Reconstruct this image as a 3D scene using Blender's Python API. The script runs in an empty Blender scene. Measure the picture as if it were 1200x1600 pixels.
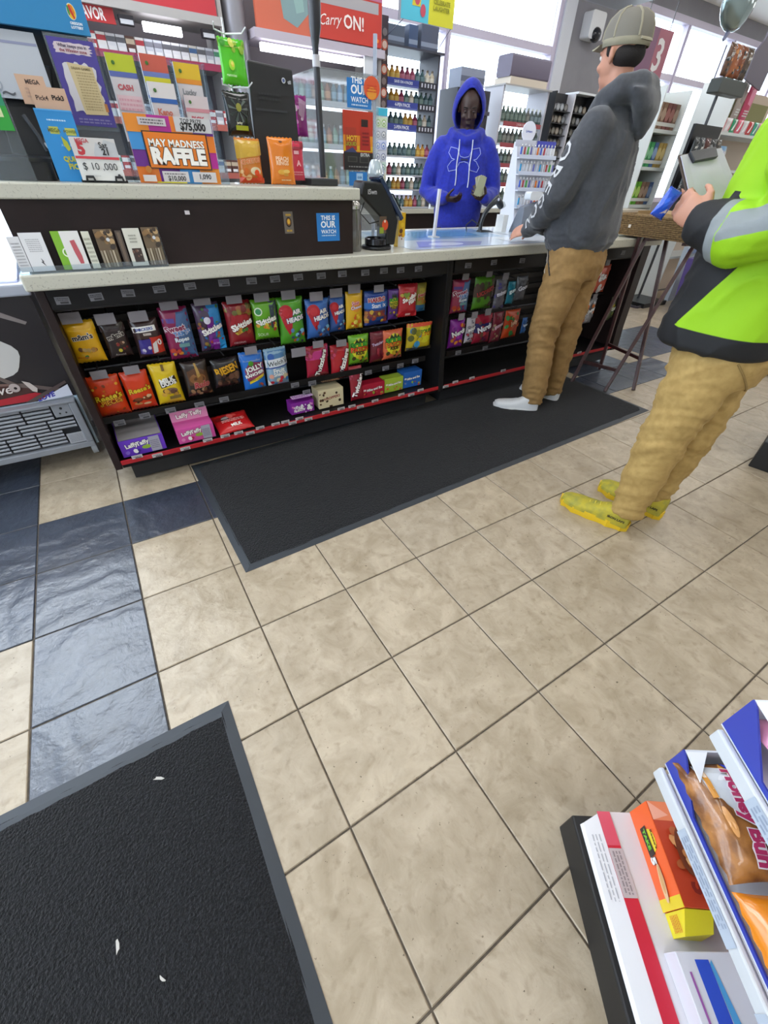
import bpy, bmesh, math, random
from mathutils import Vector, Matrix, noise
V = Vector
R = math.radians
SC = bpy.context.scene
COL = SC.collection

# ---------------------------------------------------------------- camera, sky, lamps, exposure
cam_d = bpy.data.cameras.new('camera')
cam = bpy.data.objects.new('camera', cam_d)
COL.objects.link(cam)
SC.camera = cam
cam_d.sensor_fit = 'VERTICAL'
cam_d.sensor_height = 24.0
cam_d.lens = 24.0 * 636.02 / 1600.0
cam_d.clip_start = 0.02
_r = V((0.85135874, -0.52374083, 0.02972935))
_d = V((-0.31678909, -0.55846944, -0.76665282))
_f = V((0.41813032, 0.64327865, -0.64137322))
_m = Matrix((_r, -_d, -_f)).transposed().to_4x4()
_m.translation = V((0.567, -1.2596, 1.2427))
cam.matrix_world = _m

SC.view_settings.view_transform = 'Standard'
SC.view_settings.look = 'None'
SC.view_settings.gamma = 1.0
SC.view_settings.use_curve_mapping = False
SC.view_settings.exposure = 0.0
SC.cycles.sample_clamp_indirect = 6.0
SC.cycles.caustics_reflective = False
SC.cycles.caustics_refractive = False
SC.cycles.max_bounces = 8
SC.cycles.transparent_max_bounces = 16

world = bpy.data.worlds.new('overcast_sky')
SC.world = world
world.use_nodes = True
_bg = world.node_tree.nodes['Background']
_bg.inputs[0].default_value = (0.86, 0.93, 1.0, 1)
_bg.inputs[1].default_value = 7.0

CEIL = 3.30
XL, XR, YF, YB = -2.1, 13.5, -3.6, 4.3        # the room
TROFFERS = [(x, y) for x in (-0.6, 1.6, 3.8, 6.2, 8.8, 11.4) for y in (-2.2, 0.25, 2.7)]
NEAR_DOOR = [(-1.45, 2.6), (-0.95, 1.75), (0.1, 2.0), (-0.3, 3.5), (-1.45, 3.6)]      # brighter cool panels over the entrance end
TROFFERS += NEAR_DOOR
for _x, _y in TROFFERS:
    _l = bpy.data.lights.new('troffer_light', 'AREA')
    _l.shape = 'RECTANGLE'
    _l.size, _l.size_y = 1.1, 0.5
    _l.energy = 7.5
    _l.color = (1.0, 0.98, 0.955)
    if (_x, _y) in NEAR_DOOR:
        _l.energy, _l.color = 19.0, (0.66, 0.82, 1.0)
    _o = bpy.data.objects.new('troffer_light', _l)
    COL.objects.link(_o)
    _o.location = (_x, _y, CEIL - 0.05)

# ---------------------------------------------------------------- helpers
def lin(h):
    h = h.lstrip('#')
    o = []
    for i in (0, 2, 4):
        c = int(h[i:i + 2], 16) / 255
        o.append(c / 12.92 if c <= 0.04045 else ((c + 0.055) / 1.055) ** 2.4)
    return (*o, 1)

_MC = {}
def mat(c, rough=0.5, metal=0.0, var=None, bump=None, emit=0, coat=0, spec=0.5, orand=0, sheen=0):
    """var=(scale, colour2, lo, hi): noise mix; bump=(scale, strength, distance)"""
    key = (c, rough, metal, var, bump, emit, coat, spec, orand, sheen)
    if key in _MC:
        return _MC[key]
    m = bpy.data.materials.new('mat_' + c.lstrip('#'))
    m.use_nodes = True
    nt = m.node_tree
    N, L = nt.nodes, nt.links
    b = N['Principled BSDF']
    b.inputs['Base Color'].default_value = lin(c)
    b.inputs['Roughness'].default_value = rough
    b.inputs['Metallic'].default_value = metal
    b.inputs['Specular IOR Level'].default_value = spec
    b.inputs['Coat Weight'].default_value = coat
    b.inputs['Coat Roughness'].default_value = 0.08
    b.inputs['Sheen Weight'].default_value = sheen
    if emit:
        b.inputs['Emission Color'].default_value = lin(c)
        b.inputs['Emission Strength'].default_value = emit
    tc = None
    if var or bump:
        tc = N.new('ShaderNodeTexCoord')
    if var:
        nz = N.new('ShaderNodeTexNoise')
        nz.inputs['Scale'].default_value = var[0]
        nz.inputs['Detail'].default_value = 5
        L.new(tc.outputs['Object'], nz.inputs['Vector'])
        mr = N.new('ShaderNodeMapRange')
        mr.inputs[1].default_value = var[2]
        mr.inputs[2].default_value = var[3]
        L.new(nz.outputs[0], mr.inputs[0])
        mx = N.new('ShaderNodeMix')
        mx.data_type = 'RGBA'
        mx.inputs[6].default_value = lin(c)
        mx.inputs[7].default_value = lin(var[1])
        L.new(mr.outputs[0], mx.inputs[0])
        L.new(mx.outputs[2], b.inputs['Base Color'])
    if bump:
        nb = N.new('ShaderNodeTexNoise')
        nb.inputs['Scale'].default_value = bump[0]
        nb.inputs['Detail'].default_value = 4
        L.new(tc.outputs['Object'], nb.inputs['Vector'])
        bp = N.new('ShaderNodeBump')
        bp.inputs['Strength'].default_value = bump[1]
        bp.inputs['Distance'].default_value = bump[2]
        L.new(nb.outputs[0], bp.inputs['Height'])
        L.new(bp.outputs[0], b.inputs['Normal'])
    m.diffuse_color = lin(c)
    _MC[key] = m
    return m

def glass(tint='#f4f8fa', refl=0.10, name='clear_acrylic', haze=0.0):
    key = ('glass', tint, refl, haze)
    if key in _MC:
        return _MC[key]
    m = bpy.data.materials.new(name)
    m.use_nodes = True
    nt = m.node_tree
    N, L = nt.nodes, nt.links
    N.remove(N['Principled BSDF'])
    out = N['Material Output']
    tr = N.new('ShaderNodeBsdfTransparent')
    tr.inputs[0].default_value = lin(tint)
    gl = N.new('ShaderNodeBsdfGlossy')
    gl.inputs[1].default_value = 0.05
    lw = N.new('ShaderNodeLayerWeight')
    lw.inputs[0].default_value = 0.35
    mr = N.new('ShaderNodeMapRange')
    mr.inputs[3].default_value = refl * 0.35
    mr.inputs[4].default_value = min(1, refl * 4)
    L.new(lw.outputs[1], mr.inputs[0])
    mx = N.new('ShaderNodeMixShader')
    L.new(mr.outputs[0], mx.inputs[0])
    L.new(tr.outputs[0], mx.inputs[1])
    L.new(gl.outputs[0], mx.inputs[2])
    last = mx
    if haze:
        df = N.new('ShaderNodeBsdfDiffuse')
        df.inputs[0].default_value = lin(tint)
        m2 = N.new('ShaderNodeMixShader')
        m2.inputs[0].default_value = haze
        L.new(mx.outputs[0], m2.inputs[1])
        L.new(df.outputs[0], m2.inputs[2])
        last = m2
    L.new(last.outputs[0], out.inputs[0])
    _MC[key] = m
    return m

class MB:
    """collects shapes; build() links them as ONE mesh object"""
    def __init__(s, T=None):
        s.v, s.f, s.m = [], [], []
        s.T = T or Matrix.Identity(4)
    def add(s, vs, fs, m):
        o = len(s.v)
        s.v += [tuple(s.T @ V(p)) for p in vs]
        for f in fs:
            s.f.append(tuple(i + o for i in f))
            s.m.append(m)
        return s
    def box(s, a, b, m):
        (x0, y0, z0), (x1, y1, z1) = a, b
        vs = [(x0, y0, z0), (x1, y0, z0), (x1, y1, z0), (x0, y1, z0), (x0, y0, z1), (x1, y0, z1), (x1, y1, z1), (x0, y1, z1)]
        return s.hexa(vs, m)
    def hexa(s, vs, m):
        return s.add(vs, [(3, 2, 1, 0), (4, 5, 6, 7), (0, 1, 5, 4), (1, 2, 6, 5), (2, 3, 7, 6), (3, 0, 4, 7)], m)
    def rbox(s, a, b, m, r=0.01, n=3, axis='z'):
        """box with rounded corners about one axis"""
        i = 'xyz'.index(axis)
        j, k = [q for q in range(3) if q != i]
        pts = []
        for (cu, cv, a0) in ((b[j] - r, b[k] - r, 0), (a[j] + r, b[k] - r, 90), (a[j] + r, a[k] + r, 180), (b[j] - r, a[k] + r, 270)):
            for q in range(n + 1):
                t = R(a0 + 90 * q / n)
                pts.append((cu + r * math.cos(t), cv + r * math.sin(t)))
        vs = []
        for w in (a[i], b[i]):
            for u, v in pts:
                p = [0, 0, 0]
                p[i], p[j], p[k] = w, u, v
                vs.append(tuple(p))
        c = len(pts)
        fs = [tuple(range(c))[::-1], tuple(range(c, 2 * c))]
        fs += [(q, (q + 1) % c, c + (q + 1) % c, c + q) for q in range(c)]
        return s.add(vs, fs, m)
    def loft(s, rings, m, caps=True, closed=True):
        n = len(rings[0])
        vs = [p for r in rings for p in r]
        fs = []
        for i in range(len(rings) - 1):
            for j in range(n if closed else n - 1):
                k = (j + 1) % n
                fs.append((i * n + j, i * n + k, (i + 1) * n + k, (i + 1) * n + j))
        if caps:
            fs.append(tuple(range(n))[::-1])
            fs.append(tuple(range((len(rings) - 1) * n, len(rings) * n)))
        return s.add(vs, fs, m)
    def tube(s, pts, r, m, n=8, caps=True):
        pts = [V(p) for p in pts]
        rs = r if isinstance(r, (list, tuple)) else [r] * len(pts)
        up = None
        rings = []
        for i, p in enumerate(pts):
            d = (pts[min(i + 1, len(pts) - 1)] - pts[max(i - 1, 0)]).normalized()
            if up is None:
                up = d.orthogonal().normalized()
            else:
                up = (up - d * up.dot(d))
                up = up.normalized() if up.length > 1e-6 else d.orthogonal().normalized()
            w = d.cross(up)
            rr = rs[i]
            ra, rb = rr if isinstance(rr, (list, tuple)) else (rr, rr)
            rings.append([tuple(p + up * (ra * math.cos(2 * math.pi * k / n)) + w * (rb * math.sin(2 * math.pi * k / n))) for k in range(n)])
        return s.loft(rings, m, caps)
    def bar(s, p0, p1, a, b, m, up=(0, 0, 1)):
        """rectangular bar from p0 to p1, half sizes a (across) and b (along up)"""
        p0, p1 = V(p0), V(p1)
        d = (p1 - p0).normalized()
        u = V(up)
        u = u - d * u.dot(d)
        u = u.normalized() if u.length > 1e-5 else d.orthogonal().normalized()
        w = d.cross(u)
        rings = [[tuple(p + w * (a * i) + u * (b * j)) for i, j in ((-1, -1), (1, -1), (1, 1), (-1, 1))] for p in (p0, p1)]
        return s.loft(rings, m)
    def lathe(s, prof, m, c=(0, 0, 0), n=16):
        rings = [[(c[0] + r * math.cos(2 * math.pi * k / n), c[1] + r * math.sin(2 * math.pi * k / n), c[2] + z) for k in range(n)] for r, z in prof]
        return s.loft(rings, m)
    def prism(s, poly, y0, y1, m):
        """polygon in XZ run along Y"""
        n = len(poly)
        vs = [(x, y0, z) for x, z in poly] + [(x, y1, z) for x, z in poly]
        fs = [tuple(range(n)), tuple(range(n, 2 * n))[::-1]] + [(i, n + i, n + (i + 1) % n, (i + 1) % n) for i in range(n)]
        return s.add(vs, fs, m)
    def ball(s, c, r, m, n=10, k=6):
        rx, ry, rz = r if isinstance(r, (list, tuple)) else (r, r, r)
        rings = []
        for i in range(1, k):
            t = math.pi * i / k
            rings.append([(c[0] + rx * math.sin(t) * math.cos(2 * math.pi * j / n), c[1] + ry * math.sin(t) * math.sin(2 * math.pi * j / n), c[2] - rz * math.cos(t)) for j in range(n)])
        o = [(c[0], c[1], c[2] - rz)] + [p for q in rings for p in q] + [(c[0], c[1], c[2] + rz)]
        fs = [(0, 1 + (j + 1) % n, 1 + j) for j in range(n)]
        for i in range(k - 2):
            fs += [(1 + i * n + j, 1 + i * n + (j + 1) % n, 1 + (i + 1) * n + (j + 1) % n, 1 + (i + 1) * n + j) for j in range(n)]
        t = len(o) - 1
        fs += [(t, 1 + (k - 2) * n + j, 1 + (k - 2) * n + (j + 1) % n) for j in range(n)]
        return s.add(o, fs, m)
    def build(s, name, parent=None, smooth=False, bevel=0, fix=True, ang=40, kind=None, label=None):
        me = bpy.data.meshes.new(name)
        me.from_pydata(s.v, [], s.f)
        ms = []
        for m in s.m:
            if m not in ms:
                ms.append(m)
        for m in ms:
            me.materials.append(m)
        ix = {m: i for i, m in enumerate(ms)}
        me.polygons.foreach_set('material_index', [ix[m] for m in s.m])
        if fix:
            bm = bmesh.new()
            bm.from_mesh(me)
            bmesh.ops.recalc_face_normals(bm, faces=bm.faces)
            bm.to_mesh(me)
            bm.free()
        if smooth:
            me.polygons.foreach_set('use_smooth', [True] * len(me.polygons))
            me.set_sharp_from_angle(angle=R(ang))
        me.update()
        o = bpy.data.objects.new(name, me)
        COL.objects.link(o)
        if parent is not None:
            o.parent = parent
        if bevel:
            b = o.modifiers.new('bevel', 'BEVEL')
            b.width = bevel
            b.segments = 2
            b.limit_method = 'ANGLE'
            b.angle_limit = R(40)
        if kind:
            o['kind'] = kind
        if label:
            o['label'] = label
        return o

def thing(name, label, cat, loc=(0, 0, 0), rz=0, group=None):
    o = bpy.data.objects.new(name, None)
    o.empty_display_size = 0.05
    COL.objects.link(o)
    o.location = loc
    o.rotation_euler = (0, 0, rz)
    return tag(o, label, cat, group)

def tag(o, label, cat, group=None):
    o['label'] = label
    o['category'] = cat
    if group:
        o['group'] = group
    return o

def struct(o):
    o['kind'] = 'structure'
    return o

def copy_tree(o, parent=None, skip=()):
    c = o.copy()
    COL.objects.link(c)
    if parent is not None:
        c.parent = parent
    for ch in o.children:
        if ch.name.split('.')[0] not in skip:
            copy_tree(ch, c, skip)
    return c

ORD = ('first second third fourth fifth sixth seventh eighth ninth tenth eleventh twelfth thirteenth fourteenth fifteenth sixteenth seventeenth eighteenth nineteenth twentieth').split()
_TC = {}
def text_mesh(s, off=0.0, shear=0.0, space=1.0):
    k = (s, off, shear, space)
    if k not in _TC:
        cu = bpy.data.curves.new('t', 'FONT')
        cu.body = s
        cu.offset = off
        cu.shear = shear
        cu.space_character = space
        cu.space_line = 0.85
        cu.align_x = 'CENTER'
        cu.resolution_u = 2
        cu.fill_mode = 'FRONT'
        ob = bpy.data.objects.new('t', cu)
        me = bpy.data.meshes.new_from_object(ob)
        vs = [v.co.xy.copy() for v in me.vertices]
        fs = [tuple(p.vertices) for p in me.polygons]
        if vs:
            x0, x1 = min(v.x for v in vs), max(v.x for v in vs)
            y0, y1 = min(v.y for v in vs), max(v.y for v in vs)
        else:
            x0 = x1 = y0 = y1 = 0
        bpy.data.objects.remove(ob)
        bpy.data.curves.remove(cu)
        bpy.data.meshes.remove(me)
        _TC[k] = (vs, fs, (x0 + x1) / 2, (y0 + y1) / 2, max(x1 - x0, 1e-4), max(y1 - y0, 1e-4))
    return _TC[k]

class Print(MB):
    """flat print in local x,z, laid on y = surf(x, z), facing -y"""
    def __init__(s, T=None, surf=None, eps=0.0004, rough=0.45):
        super().__init__(T)
        s.surf = surf or (lambda x, z: 0.0)
        s.eps, s.k, s.rough = eps, 0, rough
        s.base = .0009 if surf else 0.0
    def c(s, c):
        return mat(c, s.rough) if isinstance(c, str) else c
    def put(s, pts, fs, c, up=True):
        if up:
            s.k += 1
        d = s.base + s.eps * s.k
        s.add([(x, s.surf(x, z) - d, z) for x, z in pts], fs, s.c(c))
    def rect(s, x0, z0, x1, z1, c, rot=0, step=0.018, skew=0):
        nx = max(1, min(8, int(abs(x1 - x0) / step)))
        nz = max(1, min(8, int(abs(z1 - z0) / step)))
        cx, cz = (x0 + x1) / 2, (z0 + z1) / 2
        ca, sa = math.cos(rot), math.sin(rot)
        pts = []
        for j in range(nz + 1):
            for i in range(nx + 1):
                x, z = x0 + (x1 - x0) * i / nx - cx, z0 + (z1 - z0) * j / nz - cz
                x += skew * z
                pts.append((cx + x * ca - z * sa, cz + x * sa + z * ca))
        fs = [(j * (nx + 1) + i, j * (nx + 1) + i + 1, (j + 1) * (nx + 1) + i + 1, (j + 1) * (nx + 1) + i) for j in range(nz) for i in range(nx)]
        s.put(pts, fs, c)
    def ell(s, cx, cz, rx, rz, c, rot=0, n=16):
        ca, sa = math.cos(rot), math.sin(rot)
        pts, fs = [(cx, cz)], []
        for r in (0.55, 1.0):
            for k in range(n):
                x, z = rx * r * math.cos(2 * math.pi * k / n), rz * r * math.sin(2 * math.pi * k / n)
                pts.append((cx + x * ca - z * sa, cz + x * sa + z * ca))
        for k in range(n):
            q = (k + 1) % n
            fs += [(0, 1 + k, 1 + q), (1 + k, 1 + n + k, 1 + n + q, 1 + q)]
        s.put(pts, fs, c)
    def poly(s, pts, c):
        if not s.base:
            return s.put(list(pts), [tuple(range(len(pts)))], c)
        bm = bmesh.new()
        bm.faces.new([bm.verts.new((x, z, 0)) for x, z in pts])
        bmesh.ops.triangulate(bm, faces=bm.faces)
        for _ in range(5):
            es = [e for e in bm.edges if e.calc_length() > .02]
            if not es: break
            bmesh.ops.subdivide_edges(bm, edges=es, cuts=1)
            bmesh.ops.triangulate(bm, faces=[f for f in bm.faces if len(f.verts) > 3])
        bm.verts.index_update()
        s.put([(v.co.x, v.co.y) for v in bm.verts], [tuple(v.index for v in f.verts) for f in bm.faces], c)
        bm.free()
    def text(s, t, cx, cz, w, h, c, rot=0, bold=0.0, shear=0.0, out=None, ow=0.05, keep=True, space=1.0):
        def one(col, off):
            vs, fs, mx, mz, tw, th = text_mesh(t, off, shear, space)
            v0 = text_mesh(t, bold, shear, space)
            kx, kz = w / v0[4], h / v0[5]
            if keep:
                kx = kz = min(kx, kz)
            ca, sa = math.cos(rot), math.sin(rot)
            pts = []
            for v in vs:
                x, z = (v.x - v0[2]) * kx, (v.y - v0[3]) * kz
                pts.append((cx + x * ca - z * sa, cz + x * sa + z * ca))
            s.put(pts, fs, col)
        if out:
            one(out, bold + ow)
        one(c, bold)
    def dots(s, n, x0, z0, x1, z1, r, cols, seed=1):
        rg = random.Random(seed)
        for i in range(n):
            q = r * rg.uniform(0.7, 1.3)
            s.ell(rg.uniform(x0, x1), rg.uniform(z0, z1), q, q * rg.uniform(0.7, 1), cols[i % len(cols)], rg.uniform(0, 3), 8)
    def lines(s, x0, z0, x1, z1, n, c, seed=1, fill=0.5):
        """unreadable small print"""
        rg = random.Random(seed)
        h = (z1 - z0) / n
        s.k += 1
        for i in range(n):
            x = x0
            z = z1 - (i + 0.5) * h
            while x < x1:
                w = rg.uniform(0.04, 0.16) * (x1 - x0)
                xe = min(x + w, x1)
                s.put([(x, z - h * fill / 2), (xe, z - h * fill / 2), (xe, z + h * fill / 2), (x, z + h * fill / 2)], [(0, 1, 2, 3)], c, up=False)
                x = xe + 0.03 * (x1 - x0)
    def go(s, parent, name='printed_label', kind=None):
        return s.build(name, parent, fix=False)

def frame(o, x, z):
    """matrix whose x axis is x, z axis is z (print frame), origin o"""
    x, z = V(x).normalized(), V(z)
    z = (z - x * z.dot(x)).normalized()
    y = z.cross(x)
    m = Matrix((x, y, z)).transposed().to_4x4()
    m.translation = V(o)
    return m

# ---------------------------------------------------------------- the setting
S = 0.335          # pitch of the floor tiles

def tile_mat(name, c1, c2, c3, rough, bumpk, spec=.5):
    m = bpy.data.materials.new(name)
    m.use_nodes = True
    nt = m.node_tree
    N, L = nt.nodes, nt.links
    b = N['Principled BSDF']
    tc = N.new('ShaderNodeTexCoord')
    oi = N.new('ShaderNodeObjectInfo')
    ad = N.new('ShaderNodeVectorMath')
    ad.operation = 'MULTIPLY_ADD'
    ad.inputs[1].default_value = (1, 1, 1)
    cb = N.new('ShaderNodeCombineXYZ')
    mu = N.new('ShaderNodeMath')
    mu.operation = 'MULTIPLY'
    mu.inputs[1].default_value = 61.0
    L.new(oi.outputs['Random'], mu.inputs[0])
    L.new(mu.outputs[0], cb.inputs[0])
    L.new(mu.outputs[0], cb.inputs[2])
    L.new(tc.outputs['Object'], ad.inputs[0])
    L.new(cb.outputs[0], ad.inputs[2])
    def nz(sc, det, dist=0.0, rgh=0.55):
        n = N.new('ShaderNodeTexNoise')
        n.inputs['Scale'].default_value = sc
        n.inputs['Detail'].default_value = det
        n.inputs['Distortion'].default_value = dist
        n.inputs['Roughness'].default_value = rgh
        L.new(ad.outputs[0], n.inputs['Vector'])
        return n
    def ramp(src, lo, hi):
        r = N.new('ShaderNodeMapRange')
        r.inputs[1].default_value, r.inputs[2].default_value = lo, hi
        L.new(src, r.inputs[0])
        return r.outputs[0]
    def mix(f, a, bb):
        x = N.new('ShaderNodeMix')
        x.data_type = 'RGBA'
        L.new(f, x.inputs[0])
        for sk, val in ((6, a), (7, bb)):
            if isinstance(val, tuple):
                x.inputs[sk].default_value = val
            else:
                L.new(val, x.inputs[sk])
        return x.outputs[2]
    n1, n2, n3 = nz(10, 8, 0.7, .62), nz(38, 6, 0.4), nz(95, 3)
    a = mix(ramp(n1.outputs[0], 0.34, 0.70), lin(c1), lin(c2))
    a = mix(ramp(n2.outputs[0], 0.55, 0.95), a, lin(c3))
    hs = N.new('ShaderNodeHueSaturation')
    vr = N.new('ShaderNodeMapRange')
    vr.inputs[3].default_value, vr.inputs[4].default_value = 0.93, 1.06
    L.new(oi.outputs['Random'], vr.inputs[0])
    L.new(vr.outputs[0], hs.inputs['Value'])
    L.new(a, hs.inputs['Color'])
    # small pits
    pit = ramp(n3.outputs[0], 0.70, 0.74)
    L.new(mix(pit, hs.outputs[0], tuple(q * 0.55 for q in lin(c3)[:3]) + (1,)), b.inputs['Base Color'])
    # slate relief: warped ridges
    wv = N.new('ShaderNodeTexWave')
    wv.inputs['Scale'].default_value = 2.6
    wv.inputs['Distortion'].default_value = 11
    wv.inputs['Detail'].default_value = 6
    wv.inputs['Detail Scale'].default_value = 1.3
    wv.inputs['Detail Roughness'].default_value = .6
    L.new(ad.outputs[0], wv.inputs['Vector'])
    hm = N.new('ShaderNodeMath')
    hm.operation = 'MULTIPLY_ADD'
    hm.inputs[1].default_value = 0.55
    L.new(wv.outputs[1], hm.inputs[0])
    L.new(n1.outputs[0], hm.inputs[2])
    h2 = N.new('ShaderNodeMath')
    h2.operation = 'MULTIPLY_ADD'
    h2.inputs[1].default_value = 0.35
    L.new(n2.outputs[0], h2.inputs[0])
    L.new(hm.outputs[0], h2.inputs[2])
    bp = N.new('ShaderNodeBump')
    bp.inputs['Strength'].default_value = bumpk
    bp.inputs['Distance'].default_value = 0.006
    L.new(h2.outputs[0], bp.inputs['Height'])
    L.new(bp.outputs[0], b.inputs['Normal'])
    b.inputs['Roughness'].default_value = rough
    b.inputs['Specular IOR Level'].default_value = spec
    return m

BEIGE = tile_mat('beige_tile', '#b3a48e', '#95866f', '#77674f', 0.36, 0.3)
SLATE = tile_mat('slate_tile', '#353c4a', '#2a303b', '#464e5c', 0.32, 0.5, 0.9)
GROUT = mat('#5d5347', 0.9, var=(60, '#4a4238', 0.4, 0.6))

def dark_cell(i, k):
    if i == 0 and k <= 1: return True
    if i == -1 and k >= 0: return True
    if k == 1 and 1 <= i <= 10: return True
    if (i, k) in ((11, 1), (12, 1), (13, 1), (12, 2), (14, 2), (15, 2), (14, 3), (15, 3), (16, 3), (11, 2), (11, 3)): return True
    if i in (-5,) or (i > 20 and k == 7): return True
    return False

mb = MB()
mb.box((XL - .1, YF - .1, -0.15), (XR + .1, YB + .1, -0.0035), GROUT)
floor = struct(mb.build('floor'))
def tile_mesh(m):
    g, t = 0.0022, 0.0015
    b = MB()
    h = S / 2 - g
    b.box((-h, -h, -0.008), (h, h, 0.0), m)
    o = b.build('tile', floor)
    bm = bmesh.new()
    bm.from_mesh(o.data)
    top = [e for e in bm.edges if all(abs(v.co.z) < 1e-6 for v in e.verts)]
    bmesh.ops.bevel(bm, geom=top, offset=0.0022, segments=1, affect='EDGES')
    bm.to_mesh(o.data)
    bm.free()
    return o
t_b, t_d = tile_mesh(BEIGE), tile_mesh(SLATE)
first = {True: t_d, False: t_b}
used = set()
rest = MB()
rg = random.Random(5)
for i in range(-7, 41):
    for k in range(-11, 13):
        x, y = (i + 0.5) * S, (k + 0.5) * S
        if not (XL < x < XR and YF < y < YB):
            continue
        near = (-2 <= i <= 14 and -7 <= k <= 3) or (12 <= i <= 21 and -5 <= k <= 5)
        dk = dark_cell(i, k)
        if near:
            if dk not in used:
                o = first[dk]
                used.add(dk)
            else:
                o = first[dk].copy()
                COL.objects.link(o)
            o.location = (x, y, rg.uniform(-0.0004, 0.0004))
            o.rotation_euler = (rg.uniform(-.0012, .0012), rg.uniform(-.0012, .0012), rg.choice((0, 1, 2, 3)) * math.pi / 2)
        else:
            h = S / 2 - 0.002
            rest.box((x - h, y - h, -0.006), (x + h, y + h, 0), SLATE if dk else BEIGE)
rest.build('far_tiles', floor, kind='stuff')

WALLP = mat('#8d8a90', 0.8, var=(3, '#86838a', 0.4, 0.6))
WHITEP = mat('#d9d8d4', 0.75)
FRAMEC = mat('#c9bfd0', 0.4, metal=0.15)
PANE = glass('#f6fbff', 0.08, 'window_pane')

def wall_with_openings(name, axis, pos, th, a0, a1, holes, m):
    """holes: (lo, hi, z0, z1) along the wall"""
    b = MB()
    def blk(u0, u1, z0, z1):
        if u1 - u0 < 1e-4 or z1 - z0 < 1e-4: return
        if axis == 'y':
            b.box((u0, pos, z0), (u1, pos + th, z1), m)
        else:
            b.box((pos - th, u0, z0), (pos, u1, z1), m)
    u = a0
    for lo, hi, z0, z1 in sorted(holes):
        blk(u, lo, 0, CEIL)
        blk(lo, hi, 0, z0)
        blk(lo, hi, z1, CEIL)
        u = hi
    blk(u, a1, 0, CEIL)
    return struct(b.build(name))

WZ0, WZ1, TRZ = 0.95, 3.12, 2.50
wins = [(1.9, 6.55), (7.85, 13.3)]
wall_with_openings('wall_back', 'y', YB, 0.16, XL, XR, [(a, b_, WZ0, WZ1) for a, b_ in wins] + [(-1.95, .45, .4, WZ1)], WALLP)
LW = [(-2.6, -1.2, 0.06, 2.7), (-0.9, 3.9, 0.5, 2.8)]
wall_with_openings('wall_left', 'x', XL, 0.16, YF, YB, LW, WHITEP)
wall_with_openings('wall_right', 'x', XR + 0.16, 0.16, YF, YB, [], WHITEP)
b = MB(); b.box((XL, YF - 0.16, 0), (XR, YF, CEIL), WHITEP); struct(b.build('wall_front'))
b = MB(); b.box((XL, YF, CEIL), (XR, YB, CEIL + 0.1), mat('#e4e3df', 0.9)); ceiling = struct(b.build('ceiling'))
b = MB(); b.box((-0.55, -0.25, -0.03), (0.55, 0.25, 0.0), mat('#ffffff', 0.5, emit=5)); lp = b.build('light_panel', ceiling)
for i, (x, y) in enumerate(TROFFERS):
    o = lp if i == 0 else lp.copy()
    if i: COL.objects.link(o)
    o.location = (x, y, CEIL)

def window(n, axis, pos, u0, u1, z0, z1, mulls, trans, door=False):
    """aluminium window: frame, mullions, transoms and panes"""
    def P(u, d, z):
        return (u, pos + d, z) if axis == 'y' else (pos - d, u, z)
    def bx(b, ua, ub, da, db, za, zb, m):
        p, q = P(ua, da, za), P(ub, db, zb)
        b.box(tuple(map(min, p, q)), tuple(map(max, p, q)), m)
    w = 0.035
    b = MB()
    bx(b, u0, u0 + 2 * w, -0.005, 0.11, z0, z1, FRAMEC); bx(b, u1 - 2 * w, u1, -0.005, 0.11, z0, z1, FRAMEC)
    bx(b, u0 + 2 * w, u1 - 2 * w, -0.005, 0.11, z0, z0 + 2 * w, FRAMEC); bx(b, u0 + 2 * w, u1 - 2 * w, -0.005, 0.11, z1 - 2 * w, z1, FRAMEC)
    root = struct(b.build(('door_%d' if door else 'window_%d') % n))
    edges = [u0 + 2 * w] + [m for m in mulls] + [u1 - 2 * w]
    for m in mulls:
        b = MB(); bx(b, m - w, m + w, -0.004, 0.105, z0 + 2 * w, z1 - 2 * w, FRAMEC)
        bx(b, m - 0.012, m + 0.012, -0.02, 0.0, z0 + 2 * w, z1 - 2 * w, FRAMEC); b.build('mullion', root)
    lv = [z0 + 2 * w] + list(trans) + [z1 - 2 * w]
    for i in range(len(edges) - 1):
        ua = edges[i] + (w if i else 0); ub = edges[i + 1] - (w if i < len(edges) - 2 else 0)
        for t in trans:
            b = MB(); bx(b, ua, ub, 0.0, 0.10, t - w, t + w, FRAMEC); b.build('transom', root)
        for j in range(len(lv) - 1):
            za = lv[j] + (w if j else 0); zb = lv[j + 1] - (w if j < len(lv) - 2 else 0)
            b = MB(); bx(b, ua, ub, 0.05, 0.056, za, zb, PANE); b.build('pane', root)
    return root
window(1, 'y', YB, 1.9, 6.55, WZ0, WZ1, [3.45, (4.794,4.300,2.415)[0]], [TRZ])
window(2, 'y', YB, 7.85, 13.3, WZ0, WZ1, [(9.287,4.300,3.107)[0], (10.645,4.300,3.071)[0], 12.4], [TRZ])
window(4, 'y', YB, -1.95, .45, .4, WZ1, [-.75], [TRZ])
window(1, 'x', XL, LW[0][0], LW[0][1], LW[0][2], LW[0][3], [], [2.1], door=True)
window(3, 'x', XL, LW[1][0], LW[1][1], LW[1][2], LW[1][3], [0.3, 1.5, 2.7], [2.1])
# world outside: pale concrete forecourt
b = MB(); b.box((-40, YB + 0.3, -0.3), (60, 60, -0.1), mat('#b9bab8', 0.9)); b.box((-40, -30, -0.3), (XL - 0.3, YB + 0.3, -0.1), mat('#b9bab8', 0.9))
struct(b.build('ground'))
b = MB(); b.box((XL, YB - 0.012, 0), (XR, YB, 0.1), mat('#2c2624', 0.6)); struct(b.build('baseboard_back'))
# white jamb trim beside the grey pier
b = MB(); b.box((6.55, YB - 0.03, WZ0), (6.75, YB, CEIL), mat('#cfd0d8', 0.5)); struct(b.build('trim_1'))

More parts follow.
